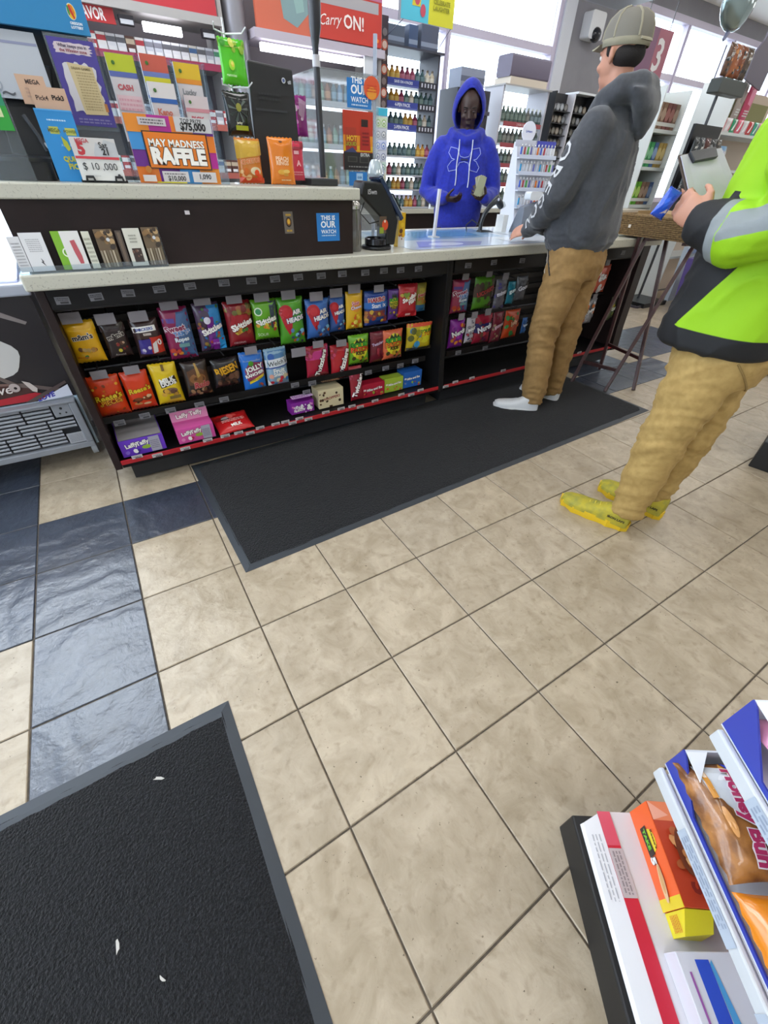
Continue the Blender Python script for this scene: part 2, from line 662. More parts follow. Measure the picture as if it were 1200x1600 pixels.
# mats
def floor_mat(x0, y0, x1, y1, name, label, skew=0):
    rub, pile = mat('#2c3137', 0.55), mat('#121214', 0.95, var=(260, '#242427', 0.42, 0.66), bump=(170, 1.0, 0.014), spec=.25, sheen=0.08)
    t = thing(name, label, 'mat', (x0, y0, 0.0005), skew)
    w, d = x1 - x0, y1 - y0
    e = 0.028
    b = MB()
    b.loft([[(0, 0, 0), (w, 0, 0), (w, d, 0), (0, d, 0)], [(0, 0, .001), (w, 0, .001), (w, d, .001), (0, d, .001)],
            [(e, e, .006), (w - e, e, .006), (w - e, d - e, .006), (e, d - e, .006)]], rub)
    b.build('rubber_border', t)
    b = MB()
    n, q = 60, 24
    x_0, y_0, x_1, y_1 = e * .9, e * .9, w - e * .9, d - e * .9
    rr = random.Random(3)
    vs = []
    for j in range(q + 1):
        for i in range(n + 1):
            jx = rr.uniform(-.0015, .0015) if i in (0, n) else 0
            jy = rr.uniform(-.0015, .0015) if j in (0, q) else 0
            ed = i in (0, n) or j in (0, q)
            vs.append((x_0 + (x_1 - x_0) * i / n + jx, y_0 + (y_1 - y_0) * j / q + jy, .0055 if ed else .0095 + rr.uniform(-.0006, .0006)))
    b.add(vs, [(j * (n + 1) + i, j * (n + 1) + i + 1, (j + 1) * (n + 1) + i + 1, (j + 1) * (n + 1) + i) for j in range(q) for i in range(n)], pile)
    b.build('carpet_pile', t, smooth=True, fix=False)
    return t
floor_mat((0.700,-0.063,0.000)[0], (0.700,-0.063,0.000)[1], 3.60, 0.825, 'floor_mat', 'long black mat lying along the foot of the candy counter', R(1.5))
floor_mat(-1.35, -3.3, (0.500,-0.539,0.000)[0], (0.500,-0.539,0.000)[1], 'floor_mat', 'black carpet mat lying by itself on the tiles, away from the counter')
for (x, y, sx, lab) in ((*(0.290,-0.656,0.000)[:2], 1.0, 'white lint scrap nearest the top edge of the near black mat'), (*(0.170,-0.935,0.000)[:2], 0.9, 'pale lint scrap in the middle of the near black mat'), (*(0.239,-1.029,0.000)[:2], 0.6, 'smallest pale lint scrap low on the near black mat')):
    b = MB()
    b.loft([[(.011 * sx * math.cos(a) * (1 + .5 * math.sin(3 * a + x * 40)), .005 * sx * math.sin(a) * (1 + .4 * math.cos(2 * a)), z) for a in [k * math.pi / 5 for k in range(10)]] for z in (0, .002)], mat('#b9b5ae', 0.9))
    o = b.build('lint_scrap'); o.location = (x, y, 0.0102); o.rotation_euler = (0, 0, x * 9)
    tag(o, lab, 'litter')

# ---------------------------------------------------------------- candy counter: two fixture bays, worktop, raised ledge
BLK = mat('#0d0d0e', 0.45, spec=.3, var=(7, '#121112', 0.4, 0.6))
BLK2 = mat('#141314', 0.4, spec=.3)
BROWN = mat('#2a1e1d', 0.42, spec=.3, var=(5, '#221817', 0.35, 0.65))
STEEL = mat('#4b4c50', 0.35, metal=0.6)
QUARTZ = mat('#c4c2b4', 0.28, var=(170, '#98968a', 0.60, 0.72))
PLATE = glass('#a9a4aa', 0.06, 'milky_plate', haze=0.62)
CX0, CX1, CXM = 0.355, 4.235, 2.29
FY = 0.754

def fixture(x0, x1, label, end_left, end_right, tags, low_tags):
    t = thing('candy_fixture', label, 'shelf', (0, 0, 0))
    b = MB(); b.box((x0 + .03, 1.16, 0.11), (x1 - .03, 1.19, 0.88), BLK); b.build('back_panel', t)
    b = MB(); b.box((x0 + .06, 0.83, 0.0112), (x1 - .06, 1.19, 0.10), mat('#232427', 0.5)); b.build('kick_base', t)
    def side(xa, xb, m, nm):
        b = MB()
        b.add([], [], m)
        poly = [(FY, 0.118), (1.2, 0.105), (1.2, 0.88), (FY + .045, 0.88), (FY + .02, 0.30)]
        n = len(poly)
        b.add([(xa, y, z) for y, z in poly] + [(xb, y, z) for y, z in poly], [tuple(range(n)), tuple(range(n, 2 * n))[::-1]] + [(i, n + i, n + (i + 1) % n, (i + 1) % n) for i in range(n)], m)
        b.build(nm, t, bevel=0.002)
    side(x0, x0 + (0.03 if end_left else 0.02), BROWN if end_left else BLK2, 'side_panel')
    side(x1 - (0.09 if end_right else 0.02), x1, BROWN if end_right else BLK2, 'side_panel')
    a, c = x0 + .032, x1 - (0.092 if end_right else .022)
    b = MB(); b.box((a, 0.80, 0.806), (c, 0.83, 0.878), BLK2); b.build('fascia', t)
    # bottom tray with a red price rail
    b = MB()
    b.hexa([(a, 0.762, .118), (c, 0.762, .118), (c, 1.155, .118), (a, 1.155, .118), (a, 0.762, .146), (c, 0.762, .146), (c, 1.155, .152), (a, 1.155, .152)], BLK)
    b.build('bottom_shelf', t)
    b = MB(); b.box((a, FY, 0.138), (c, 0.7615, 0.158), mat('#b3252b', 0.4)); rail = b.build('price_rail', t)
    for z, y in ((0.797, .842), (0.515, .99), (0.19, 1.1)):
        b = MB()
        b.tube([(a, y, z), (c, y, z)], 0.008, mat('#3a3a3e', 0.3, metal=0.3), 8)
        b.build('cross_bar', t, smooth=True)
    for z in [0.36 + .075 * i for i in range(6)]:
        b = MB(); b.box((a, 1.145, z), (c, 1.16, z + .03), mat('#1f1e21', 0.35)); b.build('slat', t)
    TG = mat('#77767c', 0.5)
    def tagmesh(w, h, seed, col):
        b = Print(eps=.0003)
        b.box((-w / 2, 0.0, -h / 2), (w / 2, 0.002, h / 2), col)
        b.lines(-w * .42, -h * .05, w * .42, h * .38, 2, '#2d2c30', seed)
        b.rect(-w * .2, -h * .4, w * .38, -h * .12, '#38373b')
        return b
    protos = [tagmesh(.046, .026, s_, TG).build('price_tag', t, fix=False) for s_ in (1, 2)]
    for i, (px, pz) in enumerate(tags):
        o = protos[i] if i < 2 else protos[i % 2].copy()
        if i >= 2: COL.objects.link(o)
        o.location = (px, 0.797, pz); o.rotation_euler = (0, R(random.Random(i).uniform(-3, 3)), 0)
    WT = mat('#c9c2c2', 0.5)
    for i, (px, hi) in enumerate(low_tags):
        if i == 0:
            wp = tagmesh(.046, .016, 5, WT).build('rail_tag', rail, fix=False); o = wp
        else:
            o = wp.copy(); COL.objects.link(o)
        o.location = (px, FY - .0025, 0.148 if not hi else .165)
    return t
FIX1 = fixture(CX0, CXM, 'black candy fixture under the worktop, the long bay beside the freezer', True, False,
    [(0.430,0.797,0.835)[::2], (0.541,0.797,0.838)[::2], (0.653,0.797,0.842)[::2], (0.769,0.797,0.847)[::2], (0.889,0.797,0.849)[::2], (1.030,0.797,0.851)[::2], (1.151,0.797,0.850)[::2], (1.260,0.797,0.850)[::2], (1.373,0.797,0.850)[::2], (1.491,0.797,0.848)[::2], (1.605,0.797,0.849)[::2], (1.735,0.797,0.846)[::2], (1.846,0.797,0.848)[::2], (1.950,0.797,0.845)[::2], (2.066,0.797,0.844)[::2]],
    [((0.460,0.752,0.160)[0], 1), ((0.544,0.752,0.149)[0], 0), ((0.673,0.752,0.155)[0], 0), ((0.786,0.752,0.160)[0], 1), ((0.874,0.752,0.166)[0], 1), ((0.944,0.752,0.166)[0], 1), ((1.002,0.752,0.147)[0], 0), ((1.059,0.752,0.155)[0], 1), ((1.146,0.752,0.160)[0], 1), ((1.202,0.752,0.162)[0], 1), ((1.242,0.752,0.156)[0], 0), ((1.285,0.752,0.169)[0], 1), ((1.338,0.752,0.152)[0], 0), ((1.447,0.752,0.162)[0], 1), ((1.546,0.752,0.164)[0], 1), ((1.618,0.752,0.164)[0], 1), ((1.675,0.752,0.164)[0], 0), ((1.778,0.752,0.162)[0], 1), ((1.971,0.752,0.163)[0], 1), ((2.049,0.752,0.160)[0], 0), ((2.120,0.752,0.163)[0], 1)])
FIX2 = fixture(CXM, CX1, 'black candy fixture under the far worktop, the bay behind the tan trousers', False, True,
    [(2.42, .84), (2.62, .845), (2.86, .842), (3.1, .84), (3.4, .84), (3.66, .842), (3.9, .84)],
    [(2.33, 0), ((2.410,0.752,0.177)[0], 1), ((2.558,0.752,0.177)[0], 1), ((2.854,0.752,0.161)[0], 1), (3.3, 0), (3.7, 1)])
# mid price tags of bay one (lower row) and bay two
def small_tags(parent, pts, y):
    b = MB(); b.box((min(q[0] for q in pts) - .1, y + .003, .315), (max(q[0] for q in pts) + .08, y + .010, .346), BLK2); b.build('tag_rail', parent)
    src = [c for c in parent.children if c.name.startswith('price_tag')][0]
    for (x, z) in pts:
        o = src.copy(); COL.objects.link(o); o.location = (x, y, z); o.rotation_euler = (0, 0, 0)
small_tags(FIX1, [(0.443,0.860,0.310)[::2], (0.553,0.860,0.320)[::2], (0.668,0.860,0.321)[::2], (0.803,0.860,0.321)[::2], (0.924,0.860,0.323)[::2], (1.310,0.860,0.325)[::2], (1.373,0.860,0.271)[::2], (1.412,0.860,0.316)[::2], (1.776,0.860,0.312)[::2], (1.899,0.860,0.318)[::2], (2.007,0.860,0.316)[::2], (2.119,0.860,0.327)[::2]], .832)
small_tags(FIX2, [(2.471,0.860,0.326)[::2], (2.714,0.860,0.321)[::2]], .832)
# cabinet body behind the bays
b = MB(); b.box((CX0 + .02, 1.2, 0.0), (CX1 - .02, 1.62, 0.878), BROWN)
tag(b.build('counter_cabinet'), 'dark brown cabinet body of the sales counter behind the candy bays', 'cabinet')

b = MB(); b.box((CX0 - .015, 0.738, 0.881), (CX1 + .02, 1.66, 0.932), QUARTZ)
tag(b.build('worktop', bevel=0.006), 'long speckled grey quartz worktop of the sales counter', 'worktop')

# raised screen and its ledge
BX1 = 1.665
t = thing('counter_screen', 'dark brown raised panel standing along the back of the worktop', 'panel', (0, 0, 0))
b = MB(); b.box((0.37, 0.795, 0.9325), (BX1, 0.82, 1.138), BROWN); b.build('front_board', t)
for xa in (BX1 - .02, .37):
    b = MB(); b.box((xa, 0.8205, 0.9325), (xa + .02, 1.18, 1.138), BROWN); b.build('end_board', t)
b = MB(); b.box((0.39, 1.16, 0.9325), (BX1 - .02, 1.18, 1.138), BROWN); b.build('rear_board', t)
b = MB(); b.box((-.008, -.012, -.006), (.008, 0, .006), mat('#d6cdd0', 0.4)); o = b.build('latch_tab', t); o.location = (0.942,0.795,1.099)
b = MB(); b.box((0.35, 0.772, 1.1385), (BX1 + .03, 1.22, 1.182), QUARTZ)
tag(b.build('ledge_top', bevel=0.005), 'speckled grey quartz ledge on top of the dark raised panel', 'worktop')

def sticker(name, lab, cat, q, y, w, h, draw, base, rough=.4):
    p = Print(eps=.0003, rough=rough)
    p.box((-w / 2, 0, -h / 2), (w / 2, .0012, h / 2), mat(base, rough))
    draw(p)
    o = p.build(name, fix=False); o.location = (q[0], y, q[2])
    return tag(o, lab, cat)
BLUE = '#2479c4'
def watch(p, s=1.0):
    p.text('THIS IS', 0, .026 * s, .055 * s, .013 * s, '#eef3f8', bold=.03)
    p.text('OUR', 0, .008 * s, .055 * s, .019 * s, '#eef3f8', bold=.03, keep=False)
    p.text('WATCH', 0, -.012 * s, .055 * s, .013 * s, '#eef3f8', bold=.02)
    p.lines(-.026 * s, -.026 * s, .026 * s, -.020 * s, 1, '#bcd6ee')
sticker('blue_sticker', 'square blue sticker with white lettering on the brown raised panel', 'sticker', (1.539,0.795,1.040), .7935, .112, .105, lambda p: watch(p, 1.35), BLUE)
def badge(p):
    p.ell(0, .002, .013, .018, '#191413'); p.ell(0, .003, .010, .013, '#8a5a1e'); p.ell(0, .004, .006, .009, '#dfae3c')
    p.rect(-.012, .024, .012, .031, '#b8923a'); p.rect(-.012, -.032, .012, -.025, '#b8923a'); p.text('ID', 0, -.028, .012, .005, '#2c241c')
sticker('age_badge_sticker', 'small grey and gold badge sticker on the brown panel beside the blue one', 'sticker', (1.351,0.795,1.060), .7935, .042, .078, badge, '#6a625c')

# bright scratch-ticket window let into the worktop
p = Print(frame(((2.019,0.825,0.933)[0], .79, 0.9335), (1, 0, 0), (0, 1, 0)), eps=.0002, rough=.12)
L_, D_ = 1.55, .80
p.box((0, 0, 0), (L_, .0006, D_), mat('#c9d6e6', 0.12))
p.rect(.06, .32, 1.0, .74, '#8fb2d6', skew=.2); p.rect(.32, .40, .85, .68, '#6a9fca', skew=.25)
p.poly([(.08, .06), (.5, .04), (.62, .16), (.2, .26)], '#9fa6cf'); p.ell(.32, .13, .12, .06, '#dfe6f6')
p.rect(.8, .06, 1.45, .26, '#dfe7f0'); p.rect(1.05, .35, 1.45, .7, '#cfdbe8')
tag(p.build('counter_mat', fix=False), 'pale blue printed counter mat let into the worktop before the cashier', 'counter mat')

# ---------------------------------------------------------------- bags of sweets
class NP(Print):
    """print in half-extent units: x, z run -1..1 over the face"""
    def __init__(s, w, h, **k):
        super().__init__(**k)
        s.W, s.H = w / 2, h / 2
    def r(s, x0, z0, x1, z1, c, rot=0): s.rect(x0 * s.W, z0 * s.H, x1 * s.W, z1 * s.H, c, rot)
    def e(s, cx, cz, r, c, k=1.0, rot=0): s.ell(cx * s.W, cz * s.H, r * s.W, r * s.W * k, c, rot)
    def p(s, pts, c): s.poly([(x * s.W, z * s.H) for x, z in pts], c)
    def t(s, t, cx, cz, w, h, c, rot=0, **k):
        if abs(rot) < 45:
            w = min(w * .84, .84)
            cx = max(-.9 + w, min(.9 - w, cx))
        else:
            w = min(w, 1.72 * s.H / (2 * s.W) / math.sin(R(rot)) * .94)
        s.text(t, cx * s.W, cz * s.H, w * s.W * 2, h * s.H * 2, c, R(rot), **k)
    def d(s, n, x0, z0, x1, z1, r, cols, seed=1): s.dots(n, x0 * s.W, z0 * s.H, x1 * s.W, z1 * s.H, r * s.W, cols, seed)
    def l(s, x0, z0, x1, z1, n, c, seed=1): s.lines(x0 * s.W, z0 * s.H, x1 * s.W, z1 * s.H, n, c, seed)

def bag_surface(w, h, d, seed, wr=0.0028):
    def surf(x, z):
        u, v = min(1, abs(x) / (w / 2)), min(1, abs(z) / (h / 2))
        p = max(0, 1 - u ** 2.6) ** 0.62 * max(0, 1 - (v / .93) ** 4 if v < .93 else 0) ** 0.55
        n = noise.noise(V((x * 28 + seed * 7.1, z * 17, seed))) + .5 * noise.noise(V((x * 60, z * 45, seed * 3.3)))
        return -d / 2 * p - wr * n * (0.25 + p)
    return surf

def bag_mesh(w, h, d, seed, m, crimp=None, nx=14, nz=18):
    sf = bag_surface(w, h, d, seed)
    b = MB()
    rg = random.Random(seed)
    vs, fs = [], []
    for side in (1, -1):
        for j in range(nz + 1):
            for i in range(nx + 1):
                x, z = w * (i / nx - .5), h * (j / nz - .5)
                pin = 1 - .05 * (1 - abs(2 * j / nz - 1) ** 2)
                zz = z + (.0016 if i % 2 else -.0016) * (1 if j in (0, nz) else 0)
                y = sf(x, z) if side > 0 else -sf(x, z) * .9
                ed = i in (0, nx) or j in (0, nz)
                if ed and side < 0:
                    y = sf(x, z) + .0015
                vs.append((x * pin, y, zz))
    n = (nx + 1) * (nz + 1)
    for j in range(nz):
        for i in range(nx):
            a = j * (nx + 1) + i
            fs.append((a, a + 1, a + nx + 2, a + nx + 1))
            fs.append((n + a, n + a + nx + 1, n + a + nx + 2, n + a + 1))
    rim = [i for i in range(nx + 1)] + [j * (nx + 1) + nx for j in range(1, nz + 1)] + [nz * (nx + 1) + i for i in range(nx - 1, -1, -1)] + [j * (nx + 1) for j in range(nz - 1, 0, -1)]
    for k in range(len(rim)):
        a, c = rim[k], rim[(k + 1) % len(rim)]
        fs.append((a, n + a, n + c, c))
    b.add(vs, fs, m)
    def surf(x, z):
        pin = 1 - .05 * (1 - (2 * z / h) ** 2)
        return sf(x / pin, z)
    return b, surf

NBAG = [0]
def bag(q, y, name, label, base, draw, group, d=.045, rough=.28, plate=None, fix=None, cat='sweets', tiltx=0, ry=None):
    """q = (cx, ztop, zbot, width, tilt) on the plane y"""
    cx, zt, zb, w, tl = q
    h = zt - zb
    NBAG[0] += 1
    sd = NBAG[0]
    t = thing(name, label, cat, (cx, y + d * .35, (zt + zb) / 2), 0, group)
    t.rotation_euler = (R(tiltx), R(0) if ry is None else R(ry), R(random.Random(sd).uniform(-5, 5)))
    bm_ = mat(base, rough, coat=.25, bump=(45, .25, .004))
    b, sf = bag_mesh(w, h, d, sd, bm_)
    b.build('bag', t, smooth=True, ang=75)
    p = NP(w, h, surf=sf, eps=.00045, rough=rough + .05)
    draw(p)
    # seals
    p.build('printed_label', t, fix=False)
    if fix is not None:
        hook = MB()
        hz = zt + .010
        hook.tube([(cx, 1.15, hz + .03), (cx, y + .01, hz + .012), (cx, y - .012, hz + .012)], .0035, STEEL, 6)
        ho = hook.build('peg_hook', fix)
        if plate:
            pw, ph, dx, dz = plate
            pb = Print(eps=.0003)
            pb.box((cx + dx - pw / 2, y - .016, hz + dz - ph / 2), (cx + dx + pw / 2, y - .013, hz + dz + ph / 2), PLATE)
            pb.build('scan_plate', ho, fix=False)
    return t

PL = (.072, .042, -.012, .006)
PLS = (.062, .036, 0, .004)
WH = '#f2efe8'
def d_peanut(p):
    p.r(-1, .55, 1, .9, '#f3c22a'); p.t("m&m's", 0, .28, .78, .20, '#241713', 6, out=WH, bold=.035, ow=.05)
    p.d(7, -.5, -.75, .6, -.25, .16, ['#e0b033', '#6f4a2c', '#3f7d3a', '#c9852c', '#b8402a'], 4); p.d(5, -.2, -.4, .4, -.05, .16, ['#c9a765', '#b58a4a'], 8)
    p.l(-.8, -.72, -.1, -.62, 1, '#c7551f')
def d_dark(p):
    p.r(-1, .5, 1, .88, '#3d2c2b'); p.t("m&m's", 0, .26, .86, .2, '#231613', 14, out='#d8d2c8', bold=.04, ow=.06)
    p.d(6, -.1, -.75, .75, -.05, .15, ['#7d1d1f', '#9c6a45', '#5d3a2b', '#c2a184', '#8c2b24'], 3); p.e(.0, -.55, .16, '#c9b53a'); p.t('Almond', -.1, -.78, .5, .07, '#c9c3bb')
def d_snick(p):
    p.r(-.9, .38, .72, .66, WH, .05); p.t('SNICKERS', -.09, .52, .74, .15, '#2b4a9c', 3, bold=.03); p.r(-.25, .2, .3, .32, '#c9beb6'); p.t('MINIS', .02, .26, .22, .06, '#5a2c22')
    p.p([(-.1, -.8), (.95, -.75), (1, .1), (.1, .08)], '#c0321f'); p.p([(-.85, -.75), (.0, -.8), (.15, .02), (-.7, .0)], '#3a2f86'); p.p([(.1, -.78), (.45, -.7), (.55, -.1), (.2, -.25)], '#d9d4cf'); p.t('0', .72, -.2, .2, .16, WH, bold=.03)
    p.d(4, -.6, -.75, .1, -.35, .13, ['#cfcbd6', '#7a6fae'], 5)
def d_swt(p):
    p.p([(-.1, -.95), (.98, -.95), (.98, .92), (.2, .92), (-.1, .3)], '#4a6a96'); p.r(-.9, .45, -.1, .62, '#5b4490'); p.t('Sweet', -.2, .24, .85, .17, '#8f2b4d', 8, out='#e9e4ea', bold=.04, ow=.06); p.t('TARTS', .22, .06, .72, .2, '#4f84c2', 8, out='#e9e4ea', bold=.04, ow=.06)
    p.t('Ropes', .12, -.2, .6, .13, '#d7dfe6', 4, bold=.05, out='#24324a'); p.r(-.2, -.48, .55, -.34, '#6d9a9a'); p.d(9, -.8, -.92, .8, -.55, .17, ['#c2442f', '#2f79b5', '#d38a2c', '#8c2a58'], 7)
def d_skt(p):
    p.p([(.0, .9), (.98, .9), (.98, -.9), (.35, -.9)], '#2f88c9'); p.p([(-.2, .45), (.35, .45), (.2, -.95), (-.35, -.95)], '#7c2b93'); p.d(26, -.9, -.9, .8, .85, .13, ['#54327a', '#8a6b2c', '#4b7d3c', '#2d6fae', '#a63a3a'], 11); p.r(-.1, -.95, .45, -.45, '#84289a'); p.r(.4, -.95, .95, -.4, '#2b9ae0'); p.e(-.2, .35, .26, '#d9d4e2')
    p.t('Skittles', .1, -.02, 1.0, .22, WH, 20, bold=.05, out='#5a2d77', ow=.05); p.t('OF THE', .15, -.62, .3, .06, '#e9d9ef')
def d_skr(p):
    p.d(16, -.9, .45, .9, .9, .2, ['#8d7b2c', '#a5573a', '#7a2c2f', '#6f6a3a'], 2); p.p([(-.6, .45), (.5, .45), (.85, -.1), (-.85, -.1)], '#a3202b'); p.t('Skittles', .05, .02, 1.0, .2, WH, 18, bold=.05, out='#741a22', ow=.05); p.p([(-.6, -.32), (.4, -.12), (.5, -.22), (-.4, -.42)], '#c7b23c'); p.d(7, -.5, -.5, .7, -.15, .13, ['#c2842e', '#3f7d3a', '#b23a2c'], 6); p.t('ORIGINAL', -.3, -.78, .55, .07, '#e2c9c5')
def d_skg(p):
    p.r(.35, -.4, 1, .9, '#3d4a5c'); p.e(-.55, .45, .3, '#dfe9d2'); p.e(-.55, .45, .22, '#3f8f5c'); p.t('Skittles', .0, .0, 1.0, .2, WH, 14, bold=.05, out='#2f6d1e', ow=.05); p.d(12, -.8, -.5, .8, -.15, .13, ['#d9a02e', '#c9722e', '#d8d24a', '#a83a2e'], 3); p.t('SOUR', -.4, -.68, .5, .09, '#e6f0d4')
def d_ah(base2):
    def f(p):
        p.r(-1, .75, 1, .95, base2); p.e(-.42, .42, .50, '#b8202c', 1.0); p.p([(-.92, .42), (.08, .42), (-.1, -.35), (-.3, -.55), (-.6, -.2)], '#b8202c'); p.e(-.42, .42, .30, '#c6303a')
        p.t('AIR', .38, .42, .42, .2, WH, 8, bold=.05, out='#20488f', ow=.06); p.t('HEADS', .35, .12, .8, .2, WH, 10, bold=.05, out='#20488f', ow=.06)
        p.d(12, -.2, -.9, .85, -.3, .16, ['#3f4a6e', '#5d82b8', '#c6602f', '#78b7d8', '#3d3b58'], 4)
    return f
def d_yel(p):
    p.e(.05, .25, .55, '#e2932f'); p.t('Sour', .0, .42, .5, .13, '#c22f55', 8, out=WH, bold=.04, ow=.05); p.t('Chews', .05, .2, .72, .15, '#d9d4e6', 8, out='#b5612c', bold=.04, ow=.05); p.d(12, -.7, -.85, .75, -.15, .2, ['#e0762c', '#f0d23c', '#d9542c', '#f3e06a'], 9)
def d_har(p):
    p.r(-1, .05, 1, .92, '#243f8f'); p.t('HARIBO', -.05, .5, .84, .16, '#a82a2c', 3, out=WH, bold=.05, ow=.06); p.r(-1, -.0, 1, .36, '#2f6fc0'); p.t('Starmix', .1, .18, .72, .15, WH, 2, bold=.02); p.r(-1, -.5, .6, -.12, '#8a4a3c'); p.d(16, -.9, -.8, .9, -.15, .16, ['#9c3f36', '#b5763a', '#6a3a4a', '#c9a23c'], 5); p.r(-1, -1, 1, -.82, '#2b3f86')
def d_spk(c1, t2, lw='#3c3a22'):
    def f(p):
        p.e(.0, .1, .78, c1, 1.1); p.p([(-.5, .5), (-.3, .78), (-.1, .58), (.05, .84), (.22, .58), (.45, .74), (.5, .48)], '#1f3a1c'); p.t('SOUR', .0, .34, 1.0, .2, '#3fa02c', 2, out='#1d2a14', bold=.05, ow=.05); p.t('PATCH', .0, .08, 1.06, .2, t2, 2, out='#2a1c10', bold=.05, ow=.05); p.t('KIDS', .0, -.15, .7, .13, '#3c3416', 0, bold=.05); p.d(8, -.7, -.85, .7, -.4, .17, ['#3f3b1c', '#8fae2c', '#c9a02c', '#4b4a24'], 3)
    return f
def d_swf(p):
    p.r(-1, .55, 1, .92, '#b03a3f'); p.t('Swedish', .05, .22, .9, .14, WH, 22, bold=.05, shear=.2, out='#8d1f2a', ow=.05); p.t('FISH', .3, .0, .6, .12, WH, 22, bold=.05, out='#8d1f2a', ow=.05); p.d(6, -.8, .2, -.1, .6, .15, ['#b8a03a', '#7a8f3c'], 2); p.r(-1, -.95, 1, -.6, '#c42330'); p.r(-.3, -.86, .2, -.72, '#e9b9b6')
def d_pch(p):
    p.r(-1, .3, 1, .95, '#a89a3c'); p.t('peach', .0, .2, .9, .2, '#a8333a', 6, out='#e2cfc6', bold=.04); p.r(-1, -1, 1, -.5, '#2b5f86'); p.d(7, -.7, -.5, .7, 0, .2, ['#b5612c', '#c9a23c'], 3)
def d_rpc(p):
    p.d(22, -.85, -.85, .85, .85, .09, ['#e8a72c', '#d9731c', '#8a4018', '#e05a1a', '#f0b83c'], 3); p.t("Reese's", .0, .06, 1.04, .24, '#e8c82a', 8, out='#5a2410', bold=.03, ow=.04, shear=.15); p.t('PIECES', .1, -.18, .8, .12, '#e8a02a', 8, out='#6a2a12', bold=.03)
def d_rcp(p):
    p.t("Reese's", .05, .1, 1.1, .26, '#e8c82a', 8, out='#5a2410', bold=.03, ow=.04, shear=.15); p.e(-.3, -.42, .36, '#6a3018', .5); p.e(.4, -.4, .36, '#6a3018', .5); p.e(-.3, -.38, .28, '#8a4a24', .45); p.e(.4, -.36, .28, '#8a4a24', .45); p.e(-.35, -.62, .3, '#c98f52', .35); p.e(.3, -.66, .3, '#d9b38a', .3); p.d(6, -.8, -.6, .8, -.2, .12, ['#5a2a14', '#d9b48a'], 4)
def d_milk(p):
    p.p([(-.55, .2), (.7, .42), (.78, .05), (-.5, -.15)], '#2a1d14'); p.t('MILK', .1, .24, .7, .14, WH, 9, bold=.05); p.t('DUDS', .12, .07, .7, .14, WH, 9, bold=.05); p.e(.1, -.3, .55, '#8a6a52', .45); p.d(8, -.7, -.7, .7, -.25, .18, ['#6a4a3a', '#b98a3c', '#54382a', '#d9a63c'], 6); p.r(-.1, -.72, .75, -.55, '#8a7440'); p.r(-.1, .7, .1, .95, '#7a5c1c')
def d_rolo(p):
    p.p([(-.7, .5), (.1, .7), (.8, .4), (.8, -.3), (-.7, -.3)], '#5d3c26'); p.e(.0, .05, .62, '#8a5c34', .7); p.p([(-.05, .9), (.1, .9), (.25, .2), (.0, .1)], '#b5904c'); p.t('Rolo', .2, -.3, .8, .17, '#a8323f', 4, out='#c98a7a', bold=.03, shear=.2); p.d(10, -.8, -.95, .8, -.55, .17, ['#6a4630', '#9c7450', '#b59474', '#3a261c'], 8)
def d_ries(p):
    p.t('RIESEN', -.0, .3, 1.3, .28, '#d9a01c', 12, bold=.04, keep=False, out='#3a2410'); p.d(18, -.8, -.75, .8, -.05, .2, ['#4a3024', '#6a4634', '#3a2620', '#7d5a44'], 4)
def d_jolly(p):
    p.r(-1, .6, 1, .9, '#6f86b4'); p.p([(-.75, .2), (-.2, .6), (.95, .5), (.95, -.1), (-.6, -.3)], '#8f3a5a'); p.t('JOLLY', .2, .26, .95, .19, WH, 14, bold=.05, out='#26243f', ow=.05); p.t('RANCHER', .15, .02, 1.1, .15, WH, 14, bold=.05, out='#26243f', ow=.05); p.p([(-.5, -.3), (.85, .0), (.85, -.14), (-.5, -.44)], '#e2c82a'); p.t('HARD CANDY', .18, -.22, .8, .07, '#26243f', 11); p.e(-.15, .52, .22, '#4f9a2c'); p.d(10, -.1, -.8, .85, -.4, .15, ['#5d6a6e', '#a84a3a', '#3c7d86', '#7a4a3a'], 9)
def d_wel(p):
    p.r(-1, .5, 1, .9, '#4f7fae'); p.e(-.5, .62, .28, '#2f5fae'); p.r(-.98, .12, .98, .52, '#dfe4e8', .06); p.t("Welch's", .0, .32, 1.15, .26, '#22252b', 6, bold=.01, shear=.1); p.r(-.98, .06, .98, .12, '#2f4f9c', .06); p.t('Fruit', .05, -.08, .6, .15, WH, 3, bold=.03, out='#8fb3cc'); p.t('Snacks', .1, -.26, .7, .14, WH, 3, bold=.03, out='#8fb3cc'); p.d(12, -.85, -.9, .85, -.3, .2, ['#c22f3a', '#e0a08a', '#2f7fc0', '#d9c9a0', '#b8405a'], 4); p.p([(-1, -.5), (-.5, -.95), (-1, -.95)], '#e6dfd6')
def d_twz(top):
    def f(p):
        p.r(-1, .2, 1, .92, top); p.d(8, -.9, .2, .9, .8, .14, ['#a8304f', '#8f1f30', '#c24a6a'], 5); p.t('Twizzlers', .15, -.05, 1.9, .26, WH, 68, bold=.05, out='#4a1f3a', ow=.06)
    return f
def d_mar(p):
    p.r(-1, .6, 1, .92, '#7d2432'); p.t('Twizzlers', .0, .28, 1.0, .16, '#c9b3cf', 10, bold=.04, out='#5a1730'); p.d(9, -.8, -.8, .8, 0, .2, ['#8f2230', '#6f1826', '#a03040'], 3)
def d_sp2(p):
    p.r(-1, .78, 1, 1, '#d9543c'); p.e(.35, .25, .55, '#d9d02c', 1.1); p.t('SOUR', .42, .42, .55, .16, '#2f7d2c', 4, bold=.05); p.t('PATCH', .42, .22, .6, .16, '#d9641c', 4, bold=.05); p.d(12, -.9, -.8, .1, .6, .2, ['#8f8a1c', '#c9b82c', '#3a78b5', '#5a5f2a'], 6); p.e(-.3, -.45, .22, '#3a8fc0'); p.r(-1, -1, 1, -.72, '#3f3a2a')
